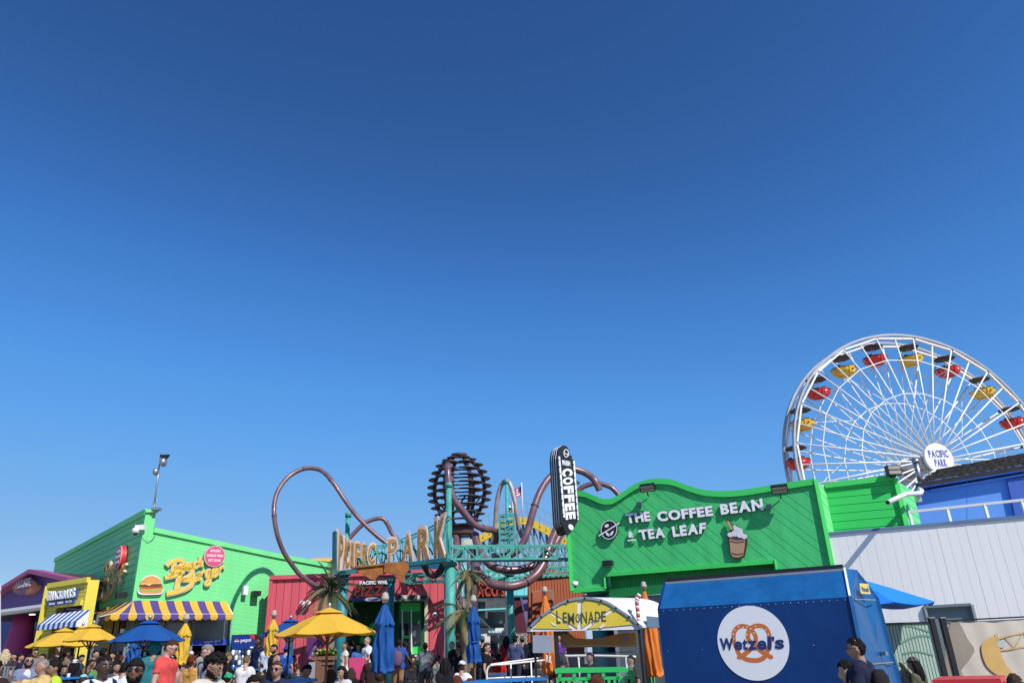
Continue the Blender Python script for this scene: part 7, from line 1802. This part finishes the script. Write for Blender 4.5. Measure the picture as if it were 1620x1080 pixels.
    if P['dress']:
        dm = shm | (lab == 3) & (V[:, 2] > .72)
        def flare(A):
            k = np.clip((1.0-A[:, 2])/.3, 0, 1); A = A.copy(); A[:, 0] *= 1+.25*k; A[:, 1] = A[:, 1]*(1+.25*k); return A
        shell('dress', dm, .016, clothm(P['shirt']), .006, extra=flare)
    else:
        pm = (legm & (tt < .85 if P['shorts'] else True) & ~((lab == 4) if P['shorts'] else False)) | ((lab == 0) & (V[:, 2] < 1.02))
        shell('trousers', pm, .010, clothm(P['pants']), .004, 14)
        shell('shirt', shm, .017, clothm(P['shirt']), .011)
    shell('shoes', lab == 6, .008, clothm((.03, .03, .035)))
    # hair
    x, y, z = H[:, 0], H[:, 1], H[:, 2]; hs = P['hs']; hm_ = hairm(P['hair'])
    line = (z > .062) | ((y > -.035) & (z > .035)) | ((y > .015) & (z > -.02)) | ((y > .035) & (z > -.075))
    line &= ish & ~((np.abs(x) > .0715) & (z < .022) & (y < .04))
    hp = None
    if hs in ('short', 'medium', 'curly', 'long', 'bun', 'fade'):
        o_ = {'short': .010, 'fade': .005, 'medium': .020, 'curly': .034, 'long': .018, 'bun': .012}[hs]
        def rough(A):
            if hs == 'fade': return A
            k = {'curly': .012, 'medium': .007}.get(hs, .0035)
            return A + k*np.stack([np.sin(A[:, 1]*95+A[:, 2]*70), np.sin(A[:, 0]*90+A[:, 2]*80+1), np.sin(A[:, 0]*80-A[:, 1]*85+2)], 1)
        hp = shell('hair', line, o_, hm_, .006, 75, extra=rough)
    if hs == 'long' or hs == 'bun' or hs == 'ponytail':
        mb = MB()
        if hs == 'long':
            for sx_, yy, L in ((-.05, .06, .30), (0, .075, .34), (.05, .06, .30), (-.075, .02, .24), (.075, .02, .24)):
                a = Vector(HC)+Vector(P['HM'] @ Vector((sx_, yy, .03))); b = a+Vector((sx_*.3, .03, -L)); m_ = a.lerp(b, .5)+Vector((0, .02, 0)); mb.tube(smooth_path([a, m_, b], 4), [.03, .042, .045, .046, .044, .04, .034, .024, .012], 8)
        else: mb.ball(Vector(HC)+P['HM'] @ Vector((0, .11, -.03 if hs == 'bun' else 0)), (.05, .045, .05), 12)
        mesh('hair_length' if hs == 'long' else 'hair_bun', W(np.array(mb.v)), mb.f, hm_, t)
    if P['beard']:
        bm_ = ish & (z < -.028) & (y < .02) & ~((np.abs(x) < .024) & (z > -.075) & (z < -.048) & (y < -.07)) & ~((z > -.047) & (np.abs(x) < .045)) & (z > -.125)
        shell('beard', bm_, .009 if P['beard'] is True else P['beard'], hm_, .002, 80)
    LW = lambda p: Vector(HC)+P['HM'] @ Vector(p)
    face_vis = abs(((P['face']+P['head'][0]+180) % 360)-180) < 115
    if dnear < 24 and face_vis:
        mb = MB()
        for s in (-1, 1): mb.ball(LW((s*.031, -.0805, .011)), (.013, .008, .0075), 8, M=P['HM'])
        if not P['glasses'] == 'sun':
            mesh('eyes', W(np.array(mb.v)), mb.f, mat('eye_white', (.55, .5, .47), .3, var=0), t)
            mb = MB()
            for s in (-1, 1): mb.ball(LW((s*.031, -.0875, .011)), (.006, .003, .006), 8, M=P['HM'])
            mesh('irises', W(np.array(mb.v)), mb.f, mat('iris_dark', (.02, .012, .008), .2, var=0), t)
        for s in (-1, 1):
            mb = MB(); mb.tube([LW((s*.016, -.0925, .030)), LW((s*.032, -.091, .036)), LW((s*.048, -.082, .031))], [.0035, .004, .002], 5); mesh('eyebrow', W(np.array(mb.v)), mb.f, hm_, t)
        mb = MB(); mb.ball(LW((0, -.0945, -.059)), (.023, .006, .006), 10, M=P['HM']); mesh('lips', W(np.array(mb.v)), mb.f, mat('lips_'+P['skin'], tuple(c*k for c, k in zip(SKIN[P['skin']], (.85, .55, .55))), .45, var=0), t)
    if P['glasses']:
        mb = MB(); sun_ = P['glasses'] == 'sun'
        for s in (-1, 1):
            if sun_: mb.ball(LW((s*.032, -.0965, .010)), (.027, .006, .019), 12, M=P['HM'])
            else: mb.tube([LW((s*.032+.024*math.cos(a), -.098, .008+.017*math.sin(a))) for a in np.linspace(0, 2*math.pi, 15)[:-1]], .0022, 5, closed=True)
            mb.tube([LW((s*.056, -.094, .014)), LW((s*.082, -.03, .012)), LW((s*.083, .015, .006))], .003, 5)
        mb.tube([LW((-.010, -.099, .014)), LW((.010, -.099, .014))], .003, 5)
        mesh('sunglasses' if sun_ else 'glasses', W(np.array(mb.v)), mb.f, mat('glasses_black', (.01, .009, .009), .12, var=0), t)
    if P['cap']:
        kind, col = P['cap']; cm = clothm(col)
        crown = ish & ((z > .040+(.25*(y+.02))*(-1 if kind == 'brim' else 0)))
        if kind == 'hood': crown = ish & ((y > -.055) | (z > .085)) & (z > -.12); 
        if kind == 'beanie': crown = ish & ((z > .035) | ((y > .03) & (z > 0)))
        if kind == 'rag': crown = ish & ((z > .042) | ((y > -.02) & (z > .01)) | ((y > .04) & (z > -.04)))
        c_ = shell('hat', crown, .020 if kind not in ('hood',) else .030, cm, .003, 30)
        if kind in ('cap', 'back', 'brim'):
            mb = MB(); n = 16; vs = []
            if kind == 'brim':
                for r0, r1, zz in ((.085, .15, .045),):
                    mb.lathe((0, 0, 0), [(.08, .0), (.15, -.02), (.15, -.014), (.08, .008)], 20, smooth=True); mb.v = [tuple(LW((v[0]*.95, v[1], v[2]+.045))) for v in mb.v]
            else:
                sg = -1 if kind == 'cap' else 1
                for i in range(n+1):
                    a = math.pi*i/n; 
                    for r, zz in ((0, .045), (1, .035)): vs.append(LW((.072*math.cos(a)*(1-.08*r), sg*(.062+.03*math.sin(a)+r*.065*math.sin(a)), zz-.006*r)))
                vs2 = [v+P['HM'] @ Vector((0, 0, .005)) for v in vs]; k = len(vs); fs = [[2*i, 2*i+1, 2*i+3, 2*i+2] for i in range(n)]; mb.add(vs+vs2, fs+[[k+j for j in f[::-1]] for f in fs]+[[2*i+1, k+2*i+1, k+2*i+3, 2*i+3] for i in range(n)])
            mesh('hat_brim', W(np.array(mb.v)), mb.f, cm, c_ or t)
        if kind == 'back':
            mb = MB(); mb.ball(LW((0, .115, .075)), (.038, .012, .028), 12, M=P['HM']); mesh('hat_patch', W(np.array(mb.v)), mb.f, M_WHITE, c_ or t)
    for ex in P['extras']:
        mb = MB(); k = ex[0]
        LM = Matrix.Rotation(R(P['lean']), 3, 'X'); T = lambda v: LM @ (Vector(v)-Vector((0, 0, .95)))+Vector((0, 0, .95))
        if k == 'backpack':
            mb.lathe(T((0, .19, .98)), [(.06, 0), (.13, .03), (.15, .2), (.14, .36), (.08, .43), (.01, .44)], 16, M=Matrix.Diagonal((1, .62, 1)))
            b_ = thing('backpack', W([mb.v[0]])[0], ex[1], 'backpack'); mesh('pack_body', W(np.array(mb.v)), mb.f, clothm(ex[2]), b_)
            mb = MB(); mb.lathe(T((0, .27, 1.0)), [(.05, 0), (.10, .02), (.11, .15), (.05, .19), (.01, .2)], 14, M=Matrix.Diagonal((1, .4, 1))); mesh('front_pocket', W(np.array(mb.v)), mb.f, clothm(tuple(c*.8 for c in ex[2])), b_)
            for s in (-1, 1):
                mb = MB(); mb.tube(smooth_path([T((s*.09, .14, 1.38)), T((s*.11, .03, 1.475)), T((s*.12, -.09, 1.42)), T((s*.13, -.12, 1.25)), T((s*.14, .05, 1.08))], 4), .016, 6); mesh('strap', W(np.array(mb.v)), mb.f, clothm(tuple(c*.7 for c in ex[2])), b_)
        elif k == 'straps':
            for s in (-1, 1):
                mb = MB(); mb.tube(smooth_path([T((s*.10, .12, 1.44)), T((s*.12, .02, 1.49)), T((s*.12, -.10, 1.42)), T((s*.12, -.12, 1.25))], 4), .024, 6); mesh('bag_strap', W(np.array(mb.v)), mb.f, clothm(ex[1]), t)
        elif k == 'vneck':
            mb = MB(); mb.ball(T((0, -.088, 1.37)), (.07, .030, .13), 12); mesh('undershirt', W(np.array(mb.v)), mb.f, clothm(ex[1]), t)
        elif k in ('cup', 'phone', 'camera'):
            i = ex[2] if len(ex) > 2 else 0; w_, hdv, s = P['hands'][i]; c = w_+hdv.normalized()*.09+Vector((0, -.03, 0))
            if k == 'cup': mb.lathe(c, [(.028, -.06), (.038, .06), (.001, .06)], 12); nm, mm, lb = 'drink_cup', M_WHITE, ex[1]
            else: mb.box(c, (.075, .012 if k == 'phone' else .05, .14 if k == 'phone' else .07)); nm, mm, lb = 'phone' if k == 'phone' else 'camera', M_BLACK, ex[1]
            o_ = mesh(nm, W(np.array(mb.v)), mb.f, mm, None, False); tag(o_, lb, nm.split('_')[-1])
        elif k == 'band':
            w_, hdv, s = P['hands'][ex[2]]; mb.lathe(w_-hdv.normalized()*.04, [(.032, -.02), (.036, 0), (.032, .02)], 12, M=Vector(hdv).to_track_quat('Z', 'X').to_matrix()); mesh('wristband', W(np.array(mb.v)), mb.f, clothm(ex[1]), t)
        elif k == 'belt':
            mb.lathe((0, .005, 1.0), [(.155, -.02), (.16, 0), (.155, .02)], 24, M=Matrix.Diagonal((1.12, .86, 1))); mesh('belt', W(np.array(mb.v)), mb.f, clothm((.05, .02, .015)), t)
    if P['sitting']:
        sp_ = W(np.array([[0, .05, .83]]))[0]; g = P['g']; b = thing('bench_seat', (sp_[0], sp_[1], g), 'bench under ' + ' '.join(P['label'].split()[:14]), 'bench', 'benches under seated people'); mb = MB(); M = Matrix.Rotation(yaw, 3, 'Z')
        mb.box((sp_[0], sp_[1], sp_[2]-.02), (.42, .34, .04), rz=yaw); mb.build('seat', M_WOODP, b)
        for dx in (-.17, .17):
            mb = MB(); q = M @ Vector((dx, 0, 0)); mb.box((sp_[0]+q.x, sp_[1]+q.y, (g+sp_[2]-.04)/2), (.04, .3, max(.05, sp_[2]-.04-g)), rz=yaw); mb.build('leg', M_WOODP, b)

BK = (.015, .015, .018); NV = (.02, .03, .09); WH = (.72, .72, .74); DJ = (.03, .05, .10)
p = person
# nearest row
p(168, 1036, 32, 22, 'young man with short black hair, white T-shirt and navy straps beside the blue umbrella', 'dark', 'black', 'fade', WH, sleeve=.6, extras=(('straps', NV),), head=(0, 4))
p(216, 1043, 36, -12, 'smiling bearded man in a black head wrap and sunglasses', 'brown', 'black', None, BK, glasses='sun', beard=.014, cap=('rag', (.012, .012, .014)), head=(4, -4))
p(342, 1033, 38, 42, 'man with thick wavy black hair, full beard and glasses looking down', 'tan', 'black', 'curly', (.62, .56, .46), glasses='clear', beard=.012, head=(8, 26), d=8.4)
p(439, 1045, 28, -24, 'smiling man with short dark hair and sunglasses in a navy shirt', 'tan', 'brown', 'fade', NV, glasses='sun', head=(0, 2))
p(402, 1068, 28, 6, 'woman with long dark hair, only the top of her face showing', 'tan', 'black', 'long', BK, fem=True, head=(0, 10), d=10)
p(48, 1035, 17, 5, 'bearded man with sunglasses, white T-shirt and blue grey jacket', 'tan', 'black', 'short', (.20, .24, .36), sleeve=1.9, glasses='sun', beard=True, extras=(('vneck', WH),), arms=('front', 'down'))
p(69, 1042, 20.5, -62, 'grey haired man in a pale yellow polo holding his arm out to the side', 'tan', 'grey', 'fade', (.72, .50, .20), arms=('down', 'ext'), extras=(('band', (.25, .8, .05), 1),), head=(-14, 0))
p(87, 1046, 19, -70, 'woman with bushy dark curls and a neon lime top', 'mid', 'black', 'curly', (.55, .80, .05), fem=True, head=(0, 8))
p(-4, 1044, 22, 165, 'person in a dark brown top cut by the edge beside the metal rack', 'tan', 'black', 'short', (.04, .022, .02), head=(0, 0))
p(133, 1066, 20, 175, 'head in a pale aqua cap at the very bottom of the picture', 'tan', 'brown', 'short', (.4, .5, .5), cap=('cap', (.25, .60, .66)), head=(0, 20))
p(200, 1047, 18, 150, 'person bent forward in a plain white shirt behind the man in the head wrap', 'tan', 'black', 'short', WH, lean=24, sit=True)
p(272, 1011, 20, 58, 'tall man in a salmon red T-shirt and cream shorts looking down', 'pink', 'brown', 'short', (.72, .09, .08), (.5, .46, .36), glasses='sun', head=(12, 22), extras=(('belt',),), d=15.4)
p(246, 1013, 20, 172, 'large person in a teal hooded sweatshirt behind the salmon shirt', 'tan', 'black', None, (.03, .19, .22), sleeve=1.95, cap=('hood', (.03, .22, .24)), d=17.2)
p(273, 1036, 18, 172, 'man in a grey tank top and black cap with a white patch', 'tan', 'black', 'short', (.20, .21, .22), sleeve=0, cap=('back', (.012, .012, .014)), d=16)
p(284, 1044, 12, 170, 'small figure in a blue and white cap and purple top', 'tan', 'brown', 'short', (.18, .10, .30), cap=('beanie', (.03, .10, .45)))
p(305, 1038, 17, 140, 'woman with auburn curls in an orange and yellow patterned top', 'tan', 'auburn', 'curly', (.60, .32, .08), sleeve=1.8, fem=True)
p(303, 1030, 12, 30, 'person in a white cap behind the auburn curls', 'tan', 'brown', 'short', (.05, .04, .04), cap=('back', WH))
p(329, 1020, 20, -72, 'grey haired man with glasses and a lavender grey T-shirt', 'pink', 'grey', 'medium', (.33, .35, .46), glasses='clear', head=(0, 10), d=16)
p(362, 1033, 15, 100, 'person with loose brown curls behind the wavy haired man', 'tan', 'lightbrown', 'curly', BK, fem=True)
p(391, 1037, 15, 168, 'man in a white T-shirt seen from behind looking at his phone', 'pink', 'lightbrown', 'short', WH, DJ, arms=('front', 'down'), head=(-8, 24))
p(362, 1064, 18, 160, 'hunched person in a sea green shirt below the fridge', 'tan', 'black', 'short', (.03, .35, .16), cap=('beanie', (.03, .35, .16)), head=(0, 20))
p(409, 1034, 10, 10, 'woman in sunglasses sipping a drink by the cooler', 'tan', 'brown', 'long', BK, arms=('face', 'front'), glasses='sun', fem=True, extras=(('cup', 'white drink cup held up by the woman beside the cooler', 0),), sit=True)
p(409, 1008, 12.5, -55, 'dark skinned man in a navy jacket by the mint green wall', 'dark', 'black', 'fade', (.012, .02, .05), sleeve=1.9)
p(425, 1015, 13, 150, 'man with black hair in a white T-shirt and dark trousers', 'light', 'black', 'short', (.62, .66, .78), BK, sleeve=.8)
p(434, 1018, 15, -60, 'bearded man in a black tank top in front of the folded yellow umbrella', 'tan', 'black', 'fade', (.02, .018, .018), sleeve=0, beard=True, head=(-10, 14), d=20)
p(453, 1022, 13, 165, 'man in a blue bucket hat and royal blue polo', 'pink', 'brown', 'short', (.02, .10, .42), cap=('brim', (.02, .05, .30)), sleeve=.7)
p(465, 1036, 12, 60, 'person holding something bright orange behind the bucket hat man', 'brown', 'black', 'short', (.75, .12, .03))
p(486, 1050, 18, 48, 'man in a light blue collared shirt looking down', 'mid', 'black', 'short', (.36, .42, .62), head=(8, 28), arms=('front', 'front'), sleeve=.9)
p(541, 1053, 22, -38, 'woman with long black hair resting her cheek on her hand', 'tan', 'black', 'long', (.6, .58, .6), arms=('face', 'front'), fem=True, head=(-8, 16))
p(524, 1056, 18, 175, 'person with dark shoulder length hair seen from behind near the planter', 'tan', 'brown', 'long', BK, fem=True)
p(546, 1015, 13.5, -78, 'woman in a white ruffled playsuit standing by the dark teal column', 'tan', 'brown', 'bun', (.72, .68, .60), arms=('down', 'down'), dress=True, fem=True, sleeve=.3, head=(0, -6))
p(557, 1012, 12, 160, 'person in navy behind the woman in white', 'brown', 'black', 'short', (.015, .02, .05), d=28)
p(567, 1018, 10, 25, 'child in a blue T-shirt by the pizza counter', 'tan', 'black', 'short', (.06, .18, .45), d=27)
p(581, 1007, 13.5, -66, 'man in a white polo and cream shorts walking past the pizza building', 'pink', 'grey', 'fade', (.74, .76, .82), (.60, .50, .38), shorts=True, arms=('front', 'front'), glasses='sun', sleeve=.7)
p(590, 1030, 15, 178, 'child in a dark brown coat beside the folded blue umbrella', 'brown', 'black', 'short', (.04, .022, .02), sleeve=1.9)
p(631, 1010, 14, 172, 'man in a blue T-shirt and tan trousers wearing a mauve backpack', 'dark', 'black', 'fade', (.03, .09, .42), (.32, .17, .09), arms=('down', 'out'), extras=(('backpack', 'dusty mauve backpack on the man in the blue T-shirt', (.17, .10, .16)),))
p(641, 1013, 12, 150, 'person in black with a white print next to the mauve backpack', 'dark', 'black', 'short', BK, sleeve=1.9, d=23.5)
p(673, 1016, 14.5, 176, 'boy in a grey T-shirt and dark jeans with elbows out', 'dark', 'black', 'short', (.22, .24, .25), (.05, .055, .07), arms=('out', 'hip'), sleeve=.75)
p(715, 1014, 14, -72, 'man with a shaved head and black shirt by the thick teal column', 'light', 'grey', 'fade', BK)
p(726, 1020, 15, -50, 'woman with dark red hair and sunglasses', 'tan', 'auburn', 'long', BK, fem=True, glasses='sun')
p(739, 1008, 13, 30, 'woman with black hair beside the folded blue umbrella', 'tan', 'black', 'medium', (.10, .04, .05), fem=True)
p(731, 1045, 18, 165, 'person bending forward in a white cap and white T-shirt', 'tan', 'brown', 'short', WH, cap=('back', (.66, .70, .82)), lean=26, sit=True)
p(705, 1041, 19, 172, 'person with long black hair and dark sleeveless top leaning to one side', 'tan', 'black', 'long', BK, fem=True, sleeve=0, lean=14, sit=True)
p(763, 1006, 13, 172, 'person in a grey beanie behind the folded blue umbrella', 'tan', 'black', 'short', BK, cap=('beanie', (.08, .10, .12)), d=23)
p(770, 1017, 15, 76, 'woman in sunglasses and a black T-shirt with jeans', 'light', 'brown', 'medium', BK, (.05, .09, .17), fem=True, glasses='sun')
p(778, 1028, 13, 165, 'girl in a red dress with a pink bow in her hair', 'tan', 'black', 'bun', (.62, .02, .02), dress=True, fem=True, cap=('beanie', (.65, .05, .12)))
p(789, 1033, 13, 150, 'dark haired child beside the girl in red', 'brown', 'black', 'short', (.55, .02, .02))
p(801, 1006, 13, 170, 'woman with long black hair in a red top by the teal column', 'tan', 'black', 'long', (.40, .02, .02), fem=True)
p(815, 1005, 13.5, 165, 'man with black hair in a faded denim jacket', 'tan', 'black', 'medium', (.07, .09, .19), sleeve=1.9)
p(826, 1006, 13, 175, 'person in a grey beanie and navy jacket at the left of the lemonade cart', 'tan', 'black', 'short', (.012, .016, .03), sleeve=1.9, cap=('beanie', (.09, .10, .11)))
p(723, 1069, 22, 176, 'maroon haired head at the bottom edge under the white T-shirt', 'tan', 'auburn', 'medium', (.10, .02, .03))
p(744, 1075, 20, 176, 'second maroon haired head lower down beside the blue table', 'tan', 'auburn', 'curly', (.10, .02, .03))
p(889, 1035, 15, 160, 'person in a grey hood and maroon top behind the cart screen', 'tan', 'black', None, (.14, .012, .02), cap=('hood', (.05, .05, .055)), arms=('down', 'front'), d=19)
p(932, 1032, 14, -30, 'man in dark clothes holding his hands together behind the cart screen', 'tan', 'black', 'short', (.02, .022, .03), sleeve=1.9, arms=('front', 'front'), d=20)
p(997, 1036, 14, -60, 'man in a dark green top behind the right post of the cart', 'tan', 'black', 'short', (.05, .055, .05), d=19)
p(883, 1003, 11, 20, 'person in a purple shirt glimpsed through the cart frame', 'tan', 'black', 'short', (.14, .05, .32), d=22)
p(944, 1070, 27, 178, 'person with wavy dark red hair in front of the green plastic fence', 'tan', 'auburn', 'curly', (.10, .02, .03), fem=True)
# right side
p(1351, 1008.5, 35, -108, 'man with short black hair and glasses wearing a dark backpack beside the kiosk', 'tan', 'black', 'short', (.02, .025, .055), glasses='clear', head=(10, 4), extras=(('backpack', 'black backpack on the man beside the blue kiosk', (.025, .02, .022)),))
p(1338, 1043, 34, -95, 'woman with black hair pinned in a low bun in front of the kiosk', 'light', 'black', 'bun', (.02, .02, .025), fem=True, head=(0, 12))
p(1443, 1039, 20, -118, 'person in a grey cap and olive T-shirt taking a photo', 'light', 'black', 'long', (.12, .115, .075), cap=('cap', (.13, .12, .12)), arms=('down', 'camera'), fem=True, head=(16, 0))
p(1428, 1072, 22, 170, 'head with short black hair low in front of the green mesh fence', 'tan', 'black', 'short', BK, cap=('beanie', (.015, .016, .02)))
p(1602, 1066, 26, 170, 'woman with wavy brown hair at the bottom right corner by the banner', 'tan', 'brown', 'long', (.1, .08, .07), fem=True)
# farther crowd on the left
p(10, 1027, 13, 175, 'person with pale blond hair in front of the blue porch', 'light', 'blond', 'long', (.05, .04, .05), fem=True)
p(24, 1032, 11, -75, 'dark haired person eating beside the magenta column', 'tan', 'black', 'medium', (.05, .03, .05), arms=('face', 'down'))
p(34, 1034, 10.5, 70, 'person in dark blue with a ponytail below the magenta column', 'tan', 'black', 'bun', (.02, .025, .10), fem=True)
p(57, 1026, 12, 20, 'man in red sunglasses and a grey vest near the magenta column', 'tan', 'black', 'short', (.22, .20, .26), glasses='sun')
p(68, 1034, 10.5, -60, 'woman in a cream top looking sideways behind the yellow polo', 'tan', 'black', 'medium', (.50, .40, .24), fem=True)
p(80, 1042, 11, 175, 'person in a straw coloured hat and sandy top', 'tan', 'lightbrown', 'short', (.45, .32, .15), cap=('brim', (.62, .50, .30)), d=24)
p(94.5, 1021.5, 12, 8, 'broad person in a black hoodie and pale grey beanie', 'tan', 'black', None, BK, sleeve=1.9, cap=('beanie', (.42, .42, .42)))
p(107, 1027, 12, 120, 'person with bushy black hair in a beige coat by the yellow shop', 'brown', 'black', 'curly', (.22, .17, .12), sleeve=1.9)
p(103, 1051, 15, 12, 'man drinking from a cup in a white and navy jacket', 'mid', 'black', 'short', (.55, .56, .62), sleeve=1.9, arms=('face', 'front'), extras=(('cup', 'cup raised by the man at the small blue table', 0),))
p(120, 1042, 15, 170, 'person in a white visor and black clothes seen from behind', 'tan', 'black', 'long', BK, cap=('back', WH), fem=True)
p(148, 1043, 13, 35, 'woman in a green tank top with one hand at her hair', 'tan', 'brown', 'long', (.10, .28, .10), sleeve=0, arms=('down', 'head'), fem=True)
p(152, 1028, 12, 60, 'person in black under the nearest yellow umbrella', 'tan', 'black', 'short', BK, d=24)
p(165, 1026, 12, 150, 'person in black with thick dark hair by the shop window', 'tan', 'black', 'curly', BK, d=25)
p(179, 1031, 12, -40, 'person in a black top by the menu boards', 'tan', 'black', 'medium', BK, d=24)
p(186, 1047, 14, 20, 'man raising one hand behind the young man in white', 'tan', 'black', 'short', (.06, .075, .10), arms=('head', 'down'))
p(304, 1016, 10, 175, 'dark haired customer nearest the folded yellow umbrella at the counter', 'brown', 'black', 'short', BK, group='customers at the burger counter')
p(322, 1016, 10, 170, 'dark haired customer at the middle of the burger counter', 'brown', 'black', 'short', BK, group='customers at the burger counter')
p(333, 1016, 10, 185, 'dark haired customer at the right of the burger counter', 'brown', 'black', 'medium', BK, group='customers at the burger counter')
rf = random.Random(11); tops = [(.012, .012, .014), (.02, .018, .02), (.015, .02, .04), (.05, .05, .055), (.10, .02, .03), (.03, .05, .09), (.35, .34, .34), (.03, .03, .03)]
tn = {0: 'black', 1: 'black', 2: 'navy', 3: 'charcoal', 4: 'maroon', 5: 'dark blue', 6: 'pale', 7: 'black'}
spots = [(3, 1037, 11, 'behind the metal rack'), (18, 1040, 11, 'left of the magenta column'), (41, 1043, 11, 'behind the blue grey jacket'), (62, 1040, 10.5, 'behind the yellow polo'), (76, 1031, 10, 'at the corner of the yellow shop'), (88, 1035, 11, 'in front of the yellow shop door'),
         (114, 1034, 11, 'left of the white visor'), (130, 1035, 12, 'in front of the yellow shop side'), (138, 1052, 14, 'above the aqua cap'), (158, 1038, 12, 'left of the young man in white'), (192, 1036, 12, 'beneath the shop menu'), (203, 1033, 11, 'by the menu boards'), (226, 1046, 14, 'by the black head wrap'),
         (292, 1034, 11, 'under the folded yellow umbrella'), (313, 1026, 10.5, 'by the lavender grey T-shirt'), (318, 1046, 14, 'below the lavender grey T-shirt'), (378, 1040, 12, 'in front of the drinks cooler'), (398, 1030, 10, 'right of the drinks cooler'), (418, 1046, 13, 'below the navy jacket man'), (447, 1036, 11, 'left of the bucket hat'), (471, 1048, 13, 'left of the light blue collar'),
         (476, 1031, 10, 'under the half hidden blue umbrella'), (508, 1058, 14, 'in front of the planter'), (556, 1056, 15, 'in front of the magenta board'), (602, 1062, 16, 'below the folded blue umbrella'), (652, 1036, 12, 'beside the boy in grey'), (693, 1036, 12, 'at the foot of the red wall'), (697, 1058, 16, 'left of the bending figures'), (757, 1034, 13, 'right of the folded blue umbrella'), (796, 1026, 12, 'behind the white railing'), (838, 1016, 12, 'left of the blank grey board'), (853, 1041, 14, 'under the blank grey board')]
for i_, (x_, y_, h_, w_) in enumerate(spots):
    k_ = rf.randrange(8); fm_ = rf.random() < .45; hs_ = rf.choice(['long', 'medium', 'bun'] if fm_ else ['short', 'fade', 'curly', 'short']); hc_ = rf.choice(['black', 'black', 'brown', 'brown', 'auburn', 'lightbrown'])
    p(x_, y_, h_, rf.choice([170, 150, 200, 60, -50, 20, -100]), 'person with %s hair in a %s top %s' % ({'lightbrown': 'light brown', 'auburn': 'dark red'}.get(hc_, hc_), tn[k_], w_), rf.choice(['tan', 'mid', 'light', 'brown', 'dark']), hc_, hs_, tops[k_], fem=fm_, head=(rf.uniform(-15, 15), rf.uniform(0, 20)), arms=(rf.choice(['down', 'front', 'phone']), rf.choice(['down', 'front'])), sit=None)
make_people()
# metal rack at the far left
t = thing('metal_rack', at(14, 1065, 15), 'galvanised metal rack beside the arm of the man in yellow', 'rack'); t.location.z = 0; ORI[t] = t.location.copy()
a = at(14, 1053, 15)
for x in (9, 14, 22): q = at(x, 1054, 15+(x-14)*.02); mb = MB(); mb.bar((q.x, q.y, 0), q, .025); mb.build('upright', M_STEEL, t)
for y in (1054, 1070, 1076): mb = MB(); mb.bar(at(7, y, 15), at(24, y, 15.2), .022); mb.build('bar', M_STEEL, t)
for o in list(bpy.data.objects):
    if o.type == 'CURVE': bpy.data.objects.remove(o)
